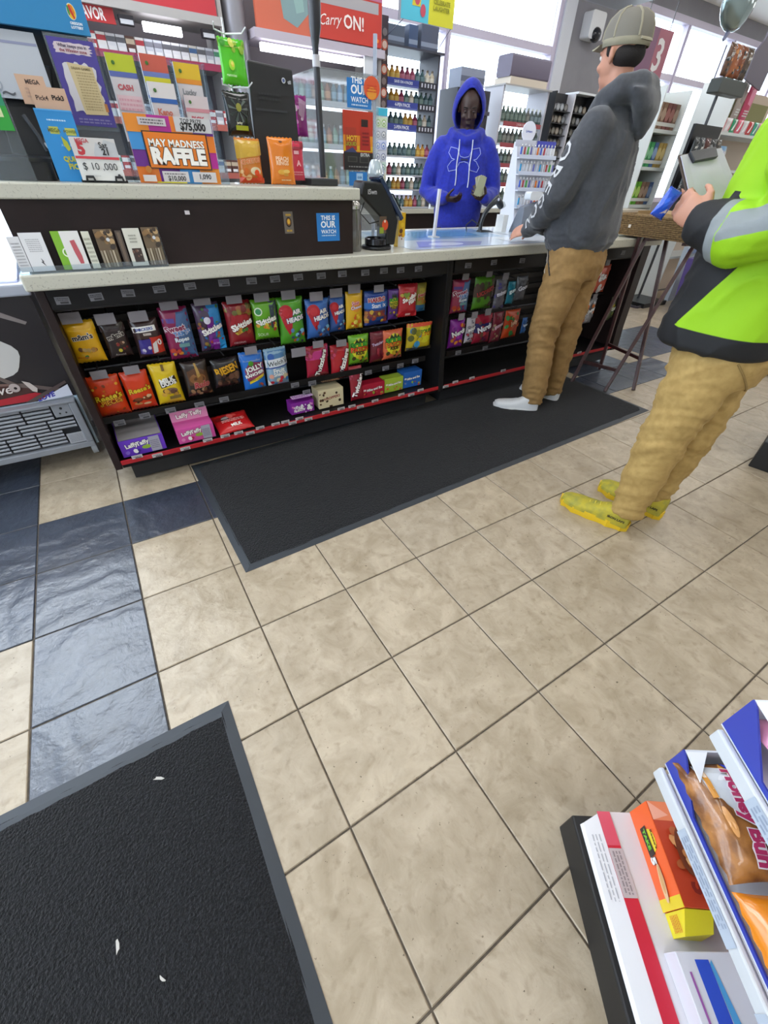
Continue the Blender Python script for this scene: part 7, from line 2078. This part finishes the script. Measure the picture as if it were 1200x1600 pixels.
jk, tree3 = blob('jacket', b, .009, jacket_mat(), P3, 5, lambda c, n: fj(c, n))
for nm, k in (('black', 0), ('band', 1)):
    at = jk.data.attributes.new(nm, 'FLOAT', 'POINT')
    at.data.foreach_set('value', [reg(v.co)[k] for v in jk.data.vertices])
KH3 = mat('#b3955a', .85, var=(40, '#a5874e', .35, .65), bump=(600, .25, .001))
tr3, _ = trousers(O3, (LK, RK), (LAn, RAn), (0, -.04), KH3, P3, 'trousers', ((.70, .165, .135, -.01), (.78, .185, .15, -.015), (.86, .178, .14, 0), (.93, .165, .125, 0)), .76, 11, .086, .066, .108)
trb = BVHTree.FromObject(tr3, DG())
b = MB(); dd = (O3.l * .75 - O3.f * .66).normalized()
seam = mat('#8a7140', .9)
drape_line(b, trb, [V(O3(.10 - .02 * t, -.13 + .0 * t, .80 - .02 * t)) - O3.f * (.0) + O3.l * (-.17 * t + .06) + V((0, 0, -.10 * t)) for t in [k / 12 for k in range(13)]], dd, .0035, seam)
if b.v: b.build('pocket_seam', tr3, smooth=True)
YS, YSO = mat('#b0a12a', .7, var=(30, '#8a8a3a', .4, .7), bump=(200, .4, .003)), mat('#d9b41e', .5)
shoe(P3, (2.288, -.672), (2.205, -.40), .305, .112, YS, YSO, mat('#c9b83a', .6), chunky=True, word='IRON LAPS', ht=.09)
shoe(P3, (2.508, -.705), (2.472, -.42), .305, .112, YS, YSO, mat('#c9b83a', .6), chunky=True, word='IRON LAPS', ht=.09)
# clipboard and wrapper
cl = [V((2.24, -.405, 1.182)), V((2.45, -.43, 1.215)), V((2.50, -.285, 1.335)), V((2.28, -.282, 1.308))]
cn = (cl[1] - cl[0]).cross(cl[3] - cl[0]).normalized()
if cn.z < 0: cn = -cn
t = thing('clipboard', 'brown clipboard with lilac-white sheets held up before the hi-vis jacket', 'clipboard')
def slab(q, d0, d1, m, nm, par, grow=0):
    c = sum(q, V()) / 4
    qq = [c + (p - c) * (1 + grow) for p in q]
    b = MB(); b.loft([[tuple(p + cn * d0) for p in qq], [tuple(p + cn * d1) for p in qq]], m); return b.build(nm, par)
slab(cl, -.004, 0, mat('#4a3a30', .5), 'board', t, .06)
slab(cl, .0005, .0035, mat('#b9b7c4', .6), 'paper', t)
q = [cl[3] * .80 + cl[0] * .20, cl[2] * .80 + cl[1] * .20]
b = MB(); b.loft([[tuple(p + cn * d) for p in (q[0] * .8 + q[1] * .2, q[0] * .25 + q[1] * .75, cl[2] * .78 + cl[3] * .22, cl[3] * .85 + cl[2] * .15)] for d in (.004, .014)], mat('#24252a', .4)); b.build('clip', t, bevel=.002)
wp = V(LA[2]) + (O3.f * .9 + V((0, 0, .42))).normalized() * .10 + O3.l * .01
t = bag((0, .035, -.04, .045, 0), 0, 'blue_wrapper', 'crumpled shiny blue wrapper in the hand of the customer in hi-vis', '#1f4fc4', lambda p: (p.p([(-.7, .2), (.2, .8), (.5, .3), (-.3, -.4)], '#3a6ae0'), p.p([(-.2, -.7), (.6, -.5), (.4, -.2)], '#d6c9c2')), None, d=.022, rough=.15)
t.location = (wp.x, wp.y + .03, wp.z - .005); t.rotation_euler = (R(10), R(20), R(-30))

# ---------------------------------------------------------------- ice-cream freezer at the counter end
t = thing('ice_cream_freezer', 'low ice cream freezer with a brown picture panel and grey louvred grille', 'freezer', (0, 0, 0))
FZ = 1.12
FX0, FX1 = -1.25, .302
GRY = mat('#8d9096', .45)
b = MB(); b.box((FX0, FZ + .02, .095), (FX1, 1.95, .80), mat('#b9c2cc', .4)); b.build('body', t, bevel=.006)
b = MB(); b.box((FX0 - .01, FZ - .005, .80), (FX1 + .012, 1.97, .845), mat('#b3b7c2', .4)); b.build('top_rim', t, bevel=.008)
b = MB(); b.hexa([(FX0 + .02, FZ + .03, .846), (FX1 - .02, FZ + .03, .846), (FX1 - .02, 1.93, .846), (FX0 + .02, 1.93, .846), (FX0 + .02, FZ + .05, .856), (FX1 - .02, FZ + .05, .856), (FX1 - .02, 1.93, .935), (FX0 + .02, 1.93, .935)], glass('#8fa0d0', .3, 'freezer_lid', haze=.35)); b.build('glass_lid', t)
b = MB(); b.box((FX1 - .012, FZ, .10), (FX1, FZ + .018, .357), mat('#a9c0cf', .35)); b.build('corner_trim', t)
# picture panel
W, H = 1.53, .44
p = NP(W, H, T=Matrix.Translation((FX1 - .001 - W / 2, FZ + .017, .358 + H / 2)), eps=.0005, rough=.25)
p.box((-W / 2, 0, -H / 2), (W / 2, .003, H / 2), mat('#2e2a2c', .25))
def G(x, z): return ((x - (FX1 - .001 - W / 2)) / (W / 2), (z - (.358 + H / 2)) / (H / 2))
def gp(pts, c): p.p([G(*q) for q in pts], c)
gp([(-1.2, .40), (-.2, .385), (.0, .40), (.15, .40), (.235, .365), (-1.2, .362)], '#b02a35')
gp([(-1.2, .46), (-.1, .47), (.02, .465), (.12, .445), (.175, .42), (.13, .40), (-.05, .388), (-1.2, .38)], '#4a2f2c')
gp([(-.9, .47), (.0, .468), (.10, .452), (.12, .44), (.0, .455), (-.9, .455)], '#7a5f58')
gp([(.0 + (.165 + .008 * math.sin(5 * a)) * math.cos(a), .585 + .105 * math.sin(a) - .02 * math.cos(a)) for a in [k * math.pi / 14 for k in range(28)]], '#c9c6c2')
gp([(-.04, .60), (.03, .62), (.035, .575), (-.01, .56)], '#3a3436')
gp([(.02, .525), (.105, .452), (.12, .45), (.26, .40), (.255, .385), (.09, .44), (.0, .525)], '#6a5c58')
gp([(-.08, .54), (.035, .47), (-.08, .475)], '#8fa0c8'); gp([(-.08, .55), (.05, .468), (.045, .464), (-.08, .543)], '#c9707a')
gp([(-.3, .74), (.06, .77), (.16, .755), (.25, .70), (.24, .69), (.15, .735), (.05, .745), (.0, .735), (-.06, .66), (-.08, .66), (-.02, .735), (-.3, .715)], '#8a807e')
gp([(-.3, .80), (-.02, .80), (.03, .785), (.0, .765), (-.3, .75)], '#8f3a48')
p.t('Dove', *G(.012, .434), .10, .10, '#e0d6d0', 0, bold=.01, shear=.25)
p.e(*G(.088, .436), .026, '#b9aaa6', 1); p.e(*G(.091, .434), .008, '#2a2224', 1)
gp([(.125, .462), (.15, .45), (.168, .42), (.160, .402), (.145, .41), (.135, .435)], '#c9bdb6')
gp([(.14, .358), (.285, .4175), (.286, .362)], '#dfe1ee')
p.t('LOVE', *G(.243, .377), .062, .08, '#4a4aa8', 12, bold=.05, shear=.3)
gp([(.10, .365), (.282, .437), (.284, .425), (.135, .362)], '#5a4c4a')
p.build('picture_panel', t, fix=False)
# louvred grille
b = MB()
gx0, gx1, gz0, gz1 = FX0 + .02, .268, .10, .352
for a_, c_ in (((gx0, gz0), (gx1 + .02, gz0 + .03)), ((gx0, gz1 - .012), (gx1 + .02, gz1)), ((gx1 - .012, gz0 + .03), (gx1 + .02, gz1 - .012))):
    b.box((a_[0], FZ - .028, a_[1]), (c_[0], FZ + .018, c_[1]), GRY)
b.build('grille_frame', t, bevel=.004)
b = MB(); b.box((gx0, FZ + .008, gz0 + .03), (gx1 - .012, FZ + .017, gz1 - .012), mat('#2b2c30', .6)); b.build('grille_back', t)
b = MB(); b.box((gx1 - .085, FZ - .020, gz1 - .075), (gx1 - .0125, FZ - .004, gz1 - .0125), GRY); cp_ = b.build('corner_plate', t, bevel=.003)
for dx, dz, r in ((0, .012, .006), (-.012, -.012, .004), (.014, -.012, .004)):
    b = MB(); b.tube([(gx1 - .05 + dx, FZ - .0212, gz1 - .044 + dz), (gx1 - .05 + dx, FZ - .0195, gz1 - .044 + dz)], r, mat('#26272a', .6), 10); b.build('lock_hole', cp_)
rows = [(gz0 + .045 + .0186 * k) for k in range(11)]
first_s = None
for k, z in enumerate(rows):
    xe = gx1 - (.09 if k > 6 else .016 if k > 3 else .085)
    xs = gx0
    segs = [xe - .115 * q for q in range(7)]
    for q in range(len(segs) - 1):
        a_, c_ = segs[q + 1] + .004, segs[q] - .004
        if first_s is None:
            b = MB(); b.tube([(-.5, 0, 0), (.5, 0, 0)], [(.0068, .0105)] * 2, mat('#9a9da4', .35), 10); o = b.build('slat', t, smooth=True, ang=50); first_s = o
        else:
            o = first_s.copy(); COL.objects.link(o)
        o.location = ((a_ + c_) / 2, FZ - .006, z); o.scale = (c_ - a_, 1, 1); o.rotation_euler = (R(25), 0, 0)
b = MB(); b.box((gx1 - .080, FZ - .022, gz0 + .034), (gx1 - .0125, FZ - .018, gz0 + .088), mat('#a9abb2', .5)); o = b.build('rating_label', t)
p = Print(Matrix.Translation((gx1 - .046, FZ - .0221, gz0 + .061)), eps=.0004); p.lines(-.028, -.02, .028, .02, 5, '#8a8c94', 4); p.build('label_print', o, fix=False)
for x in (.262, -1.15):
    for y in (1.22, 1.85):
        b = MB(); b.tube([(x - .013, y, .0355), (x + .013, y, .0355)], .035, mat('#c9cdd2', .4), 14); c_ = b.build('castor', t, smooth=True, ang=50)
        b = MB(); b.box((x - .018, y - .02, .066), (x + .018, y + .02, .095), STEEL); b.build('castor_bracket', c_)

# ---------------------------------------------------------------- cake rack near the camera
t = thing('cake_rack', 'white tiered display rack of wrapped cakes with a red price strip', 'rack', (0.567, -1.2596, 0), math.atan2(-.545, .838))
RK_ = t
H0 = .292
RW = mat('#d4d2d4', .4)
b = MB(); b.box((.467, -1.2, 0.0), (1.05, H0 - .004, .10), mat('#161618', .5)); b.build('plinth', t, bevel=.004)
b = MB(); b.box((.530, -1.2, .101), (1.0, H0, .118), mat('#cfccd0', .4)); b.build('base_deck', t)
b = MB(); b.hexa([(.480, -1.2, .101), (.5295, -1.2, .101), (.5295, H0 - .006, .101), (.480, H0 - .022, .101), (.486, -1.2, .108), (.5295, -1.2, .1195), (.5295, H0, .1195), (.486, H0 - .02, .108)], RW); b.build('front_lip', t)
p = Print(frame((.5345, -.43, .120), (0, -1, 0), (1, 0, 0)), eps=.0004)
p.box((-.722, 0, -.0145), (.722, .001, .0145), mat('#c2253a', .4)); 
p.rect(-.722, -.0145, -.66, .0145, '#cf5064')
p.rect(-.655, -.0145, -.575, .0145, '#b9aeb0'); p.lines(-.65, -.010, -.58, .010, 3, '#8a8084', 3)
p.build('price_strip', t, fix=False)
p = Print(frame((.505, .20, .1135), (0, -1, 0), (.05, 0, .0125)), eps=.0005); p.lines(-.05, -.012, .06, .010, 3, '#a2a2a8', 5, fill=.3); p.build('lip_print', t, fix=False)
TZ2, TZ3 = .40, .57
for z, x0 in ((TZ2, .533), (TZ3, .548)):
    b = MB(); b.box((x0 + .0135, -1.2, z - .022), (1.0, H0 - .01, z), RW); b.build('shelf', t)
    b = MB(); b.box((x0, -1.2, z - .026), (x0 + .010, H0, z + .003), mat('#c9ccd0', .35)); b.build('shelf_lip', t, bevel=.003)
    for q in range(4):
        p = Print(frame((x0 - .0006, .13 - q * .2, z - .011), (0, -1, 0), (0, 0, 1)), eps=.0005); p.rect(-.07, -.014, .07, .012, '#b0bac8'); p.lines(-.06, -.010, .05, .010, 3, '#8f9aae', q + 3); p.build('shelf_tag', t, fix=False)
b = MB(); b.box((1.0, -1.2, .0), (1.04, H0, 1.05), mat('#b9b9bd', .5)); b.build('back_panel', t)
rkM = Matrix.Translation((0.567, -1.2596, 0)) @ Matrix.Rotation(math.atan2(-.545, .838), 4, 'Z')
RZr = math.atan2(-.545, .838)
def on_rack(o, x, y, z, extra=0):
    o.location = rkM @ V((x, y, z)); o.rotation_euler = (0, 0, RZr + extra)
# orange bar carton on the base deck
t = thing('bar_carton', 'orange carton of peanut butter bars with a yellow end flap on the lowest tier', 'carton'); on_rack(t, .592, .125, .1186, R(-2))
OR = '#e0571c'
b = MB(); b.box((0, 0, 0), (.11, .168, .085), mat(OR, .35)); b.build('box', t, bevel=.0015)
p = Print(frame((-.0004, .084, .0425), (0, -1, 0), (0, 0, 1)), eps=.0004)
p.rect(-.084, -.0425, .084, .0425, '#e8612a'); p.rect(.066, -.0425, .084, .0425, '#dcc22a')
p.ell(-.022, .006, .020, .020, '#d9c62a'); p.text("Reese's", -.022, .020, .032, .010, '#5a2a10', bold=.03); p.rect(-.048, -.018, .002, .006, '#2a1a14', .08); p.text('TAKE', -.026, -.006, .036, .016, '#6ac02a', 5 * .017, bold=.05); p.text('5', .010, -.006, .014, .020, '#e9e6e2', bold=.06, out='#5a4a44'); p.ell(.045, .0, .030, .009, '#d9b48a', -.15); p.ell(.040, .002, .022, .006, '#c99a62', -.15)
p.build('front_print', t, fix=False)
p = Print(frame((.055, .084, .0854), (0, -1, 0), (1, 0, 0)), eps=.0004)
p.rect(-.084, -.055, .084, .055, '#b53a1c'); p.rect(-.084, -.055, -.05, .055, '#e07a50'); p.poly([(-.084, -.055), (-.05, -.055), (-.06, -.02)], '#e8a088'); p.dots(16, -.035, -.035, .035, .01, .012, ['#7a3a1c', '#a8562c', '#d99a62', '#5a2a14'], 4); p.ell(0, -.015, .040, .018, '#6a3018', -.1); p.dots(10, -.03, -.03, .03, .0, .008, ['#b5723f', '#8a4a24', '#d9a872'], 6); p.text('5', .058, -.02, .02, .03, '#7a1a10', bold=.05)
p.build('top_print', t, fix=False)
b = MB(); b.hexa([(.002, -.036, .0), (.055, -.036, .0), (.055, -.001, .0), (.002, -.001, .0), (.002, -.036, .045), (.055, -.030, .05), (.055, -.001, .078), (.002, -.001, .078)], mat('#e0cf1c', .35)); fl = b.build('end_flap', t)
p = Print(frame((.0016, -.018, .03), (0, -1, 0), (0, 0, 1)), eps=.0005); p.lines(-.012, -.016, .012, .016, 5, '#d9742c', 3); p.build('flap_print', fl, fix=False)
# white carton lower down
t = thing('cake_carton', 'white cake carton with a blue stripe and red script, below the orange carton', 'carton'); on_rack(t, .57, -.30, .1186, R(1))
b = MB(); b.box((0, 0, 0), (.30, .37, .045), mat('#d3d2da', .4)); b.build('box', t, bevel=.0015)
p = Print(frame((.15, .185, .0454), (0, -1, 0), (1, 0, 0)), eps=.0004)
p.poly([(-.175, -.12), (-.175, -.095), (.12, -.10), (.12, -.125)], '#2f4fc0'); p.poly([(-.17, -.095), (-.175, -.09), (.12, -.06), (.12, -.095)], '#4f9ad0'); p.rect(-.16, -.138, .12, -.134, '#9a5aa0'); p.text('Sno Balls', .02, .0, .24, .07, '#a82a3c', bold=.04, shear=.2); p.poly([(-.185, .02), (-.185, .05), (.0, .09), (.0, .06)], '#3f6fb8'); p.lines(-.15, -.05, .1, -.035, 2, '#b0aeb8', 3)
p.build('top_print', t, fix=False)
# trays on the upper tiers
def tray(x, y0, y1, z, w, lab, h=.07):
    t = thing('cake_tray', lab, 'tray'); on_rack(t, x, y0, z)
    L_ = y1 - y0
    wm, bl = mat('#d6dae4', .4), mat('#3440a0', .4)
    b = MB(); b.box((0, 0, 0), (w, L_, .003), wm); b.build('bottom', t)
    pr = [(0, .0031), (L_, .0031), (L_, h), (L_ - .012, h - .004), (L_ - .085, .012), (0, .010)]; n_ = len(pr)
    b = MB(); b.add([(0, y_, z_) for y_, z_ in pr] + [(.003, y_, z_) for y_, z_ in pr], [tuple(range(n_)), tuple(range(n_, 2 * n_))[::-1]] + [(i, n_ + i, n_ + (i + 1) % n_, (i + 1) % n_) for i in range(n_)], bl); b.build('front_wall', t)
    b = MB(); b.box((.0031, L_ - .003, .0031), (w, L_, h), wm); b.build('end_wall', t)
    b = MB(); b.hexa([(.0032, L_ - .05, h - .004), (.0034, L_ - .05, h - .004), (.04, L_ - .0035, h - .001), (.0032, L_ - .0035, h - .001), (.0032, L_ - .05, h - .002), (.0034, L_ - .05, h - .002), (.04, L_ - .0035, h + .001), (.0032, L_ - .0035, h + .001)], mat('#e6e9f2', .35)); b.build('corner_gusset', t)
    return t
tray(.548, -.02, .298, TZ2 + .0006, .155, 'blue and white open tray holding the honey bun on the middle tier')
tray(.560, -.02, .300, TZ3 + .0006, .40, 'blue and white open tray holding the pink cakes on the top tier', .085)
def flat_pack(name, lab, x, y, z, w, l, d, base, draw, rx=0, cat='cake', film=False, rz=0, ry=0):
    """pillow pack lying on its back: print x runs along -y of the rack, z along +x"""
    NBAG[0] += 1; sd = NBAG[0]
    t = thing(name, lab, cat)
    M0 = rkM @ Matrix.Translation((x, y, z)) @ Matrix.Rotation(rz, 4, 'Z') @ Matrix.Rotation(ry, 4, 'Y') @ frame((0, 0, 0), (0, -1, 0), (1, 0, 0))
    t.matrix_world = M0
    b, sf = bag_mesh(l, w, d, sd, base)
    b.build('wrapper', t, smooth=True, ang=75)
    p = NP(l, w, surf=sf, eps=.0006, rough=.2); draw(p); p.build('printed_label', t, fix=False)
    return t
BUN = mat('#a8703a', .35, coat=.5, var=(28, '#6a3e1c', .40, .62), bump=(35, .6, .006))
def d_bun(p):
    p.p([(-.88, -.70), (-.35, -.60), (.02, -.2), (-.2, .15), (-.80, .05)], '#c9ccd2'); p.p([(-.92, .05), (-.78, -.05), (.05, .30), (.9, .85), (.8, .95)], '#c98f3a'); p.p([(-.92, .10), (-.6, .9), (.55, .9), (.1, .40)], '#2038b0'); p.p([(-.2, .9), (.95, .9), (.9, .70), (.3, .45)], '#3a7fc8'); p.r(-.85, -.62, -.25, -.48, '#c98a3c'); p.r(-.75, -.6, -.4, -.50, '#e0c9b0')
    p.t('Honey Bun', .02, -.08, .94, .34, '#a8305c', -7, bold=.05, out='#e2d6de', ow=.05); p.t('GLAZED', .15, .22, .4, .11, '#d9c2c9', -12, bold=.05, out='#8a5a3a')
    p.e(-.05, -.5, .18, '#6a4020', .35); p.e(.15, -.55, .25, '#c98f55', .25)
flat_pack('honey_bun', 'glazed honey bun in a clear wrapper with pink script on the middle tier', .602, .205, TZ2 + .050, .125, .165, .055, BUN, d_bun, ry=R(-10))
def d_cin(p):
    p.p([(-1, .1), (-.4, .95), (.95, .95), (.95, .5), (-.2, .35)], '#2a5fb5'); p.p([(-.95, .2), (.2, .1), (.95, -.5), (.95, .25), (.0, .5)], '#e0a02a'); p.p([(-.8, .0), (-.3, .2), (.2, -.1), (-.2, -.4)], '#efd28a'); p.t('Cupcakes', .1, .1, .8, .4, '#d9d6e0', 0, bold=.05, out='#b8405a', ow=.05, shear=.2)
flat_pack('wrapped_cake', 'orange and blue wrapped cake lying below the honey bun on the middle tier', .600, .030, TZ2 + .050, .125, .17, .055, mat('#d9801e', .2, coat=.4), d_cin, ry=R(-10))
def d_pinkc(p):
    p.p([(-1, .3), (-.75, .98), (.9, .98), (.3, .45), (-.5, .35)], '#2a3fa0'); p.p([(-1, .1), (-.7, .35), (-.2, .3), (-.6, -.05)], '#4a8fc8'); p.t('Snow', .0, .3, .8, .4, '#b0203a', 0, bold=.05, out='#e6d2da', ow=.04, shear=.2); p.p([(-.9, -.1), (-.6, .0), (.0, -.5), (.3, -.9), (.1, -.9), (-.4, -.5)], '#a86a98'); p.e(.1, -.45, .3, '#e6b0c2', .6)
flat_pack('wrapped_cake', 'pink cake in blue-topped film in the top tier tray', .668, .18, TZ3 + .058, .20, .22, .06, mat('#d08aa8', .2, coat=.4), d_pinkc, ry=R(-6))
flat_pack('wrapped_cake', 'second pink cake lower down in the top tier tray', .670, -.06, TZ3 + .058, .20, .20, .06, mat('#cf86a4', .2, coat=.4), d_pinkc, ry=R(-6))

# ---------------------------------------------------------------- folding tray stand with its basket
WOOD = mat('#43211f', .4, var=(30, '#35191a', .35, .65))
t = thing('tray_stand', 'dark red-brown folding tray stand with crossed legs by the counter end', 'stand', (0, 0, 0))
LEGS = [((3.60, .375, 0.001), (4.04, .40, .942)), ((3.83, .285, 0.001), (4.08, .62, .942)), ((3.985, .70, 0.001), (3.90, .715, .942)), ((3.52, .62, 0.001), (3.94, .69, .942))]
for a_, c_ in LEGS:
    b = MB(); b.bar(a_, c_, .011, .017, WOOD, up=(1, .3, 0)); b.build('leg', t, bevel=.003)
def at_h(i, z): a_, c_ = V(LEGS[i][0]), V(LEGS[i][1]); return a_ + (c_ - a_) * (z / c_.z)
for i, j, z in ((1, 2, .21), (0, 3, .15)):
    b = MB(); b.bar(at_h(i, z), at_h(j, z), .009, .011, WOOD); b.build('rung', t)
for a_, c_ in (((3.90, .40, .935), (4.16, .40, .935)), ((3.90, .66, .935), (4.16, .66, .935))):
    b = MB(); b.bar(a_, c_, .014, .008, WOOD); b.build('top_rail', t)
t = thing('wicker_tray', 'brown wicker tray basket lying on the folding stand', 'basket', (0, 0, 0))
WK = mat('#8a6f48', .8, var=(90, '#5f4a2e', .35, .65), bump=(140, .8, .004))
tx0, tx1, ty0, ty1 = 3.87, 4.24, .36, .93
b = MB(); b.box((tx0 + .01, ty0 + .01, .9455), (tx1 - .01, ty1 - .01, .955), WK); b.build('base', t)
def rr(ins, z, wob, ph):
    pts = []
    per = [((tx0 + ins, ty0 + ins), (tx1 - ins, ty0 + ins)), ((tx1 - ins, ty0 + ins), (tx1 - ins, ty1 - ins)), ((tx1 - ins, ty1 - ins), (tx0 + ins, ty1 - ins)), ((tx0 + ins, ty1 - ins), (tx0 + ins, ty0 + ins))]
    for a_, c_ in per:
        n = int((V(c_) - V(a_)).length / .022)
        nrm = V((c_[1] - a_[1], a_[0] - c_[0])).normalized()
        for k in range(n):
            q = V(a_) + (V(c_) - V(a_)) * (k / n)
            w = wob * (1 if (k + ph) % 2 else -1)
            pts.append((q.x + nrm.x * w, q.y + nrm.y * w, z))
    return pts + pts[:1]
for k in range(9):
    b = MB(); b.tube(rr(.012, .962 + k * .0105, .0035, k), .0062, WK, 6); b.build('weave_strand', t, smooth=True)
b = MB(); b.tube(rr(.012, 1.060, 0, 0), .010, WK, 8); b.build('rim', t, smooth=True)
b = MB()
b.box((-.12, -.16, 0), (.12, .16, .004), mat('#9a7d50', .7)); b.build('x').name = 'base_sheet'
o = bpy.data.objects['base_sheet']
t = thing('kraft_carton', 'kraft cardboard carton with a dark slot lying in the wicker tray', 'carton', (4.06, .66, .9556), R(4))
o.parent = t
KR = mat('#a5875a', .7)
for nm, a_, c_ in (('side_wall', (-.12, -.16, .0041), (-.116, .16, .115)), ('side_wall', (.116, -.16, .0041), (.12, .16, .115)), ('end_wall', (-.1155, -.16, .0041), (.1155, -.156, .13)), ('end_wall', (-.1155, .156, .0041), (.1155, .16, .13))):
    b = MB(); b.box(a_, c_, KR); b.build(nm, t)
b = MB(); b.hexa([(-.1155, -.155, .116), (.1155, -.155, .116), (.1155, .05, .116), (-.1155, .05, .116), (-.1155, -.155, .118), (.1155, -.155, .118), (.1155, .05, .135), (-.1155, .05, .135)], KR); b.build('lid_flap', t)
b = MB(); b.box((-.009, -.0006, -.009), (.009, 0, .009), mat('#e6ddd2', .6)); o = b.build('white_ticket'); o.location = (tx0 + .0015, .80, 1.0); o.rotation_euler = (0, 0, R(-90)); tag(o, 'tiny white ticket stuck on the side of the wicker tray', 'ticket')

# dark display base at the picture edge
t = thing('floor_display', 'black floor display base at the frame edge beyond the hi-vis customer', 'display', (*(3.425,-0.698,0.000)[:2], 0), R(12))
b = MB(); b.box((0, -.5, .0), (.6, .0, .16), mat('#131315', .5)); b.build('plinth', t, bevel=.006)
b = MB(); b.box((.04, -.48, .161), (.6, -.02, .9), mat('#1d1d20', .5)); b.build('cabinet_body', t)
t = thing('rubber_tyre_mat', 'dark ribbed bundle on the floor behind the hi-vis customer', 'bundle', (*(5.201,-0.060,0.000)[:2], 0))
for i in range(4):
    b = MB(); b.tube([(-.05 + i * .01, -.02, .03 + i * .05), (.2, .05, .03 + i * .05), (.5, .0, .03 + i * .05)], .026, mat('#17181c', .4), 8); b.build('roll', t, smooth=True)
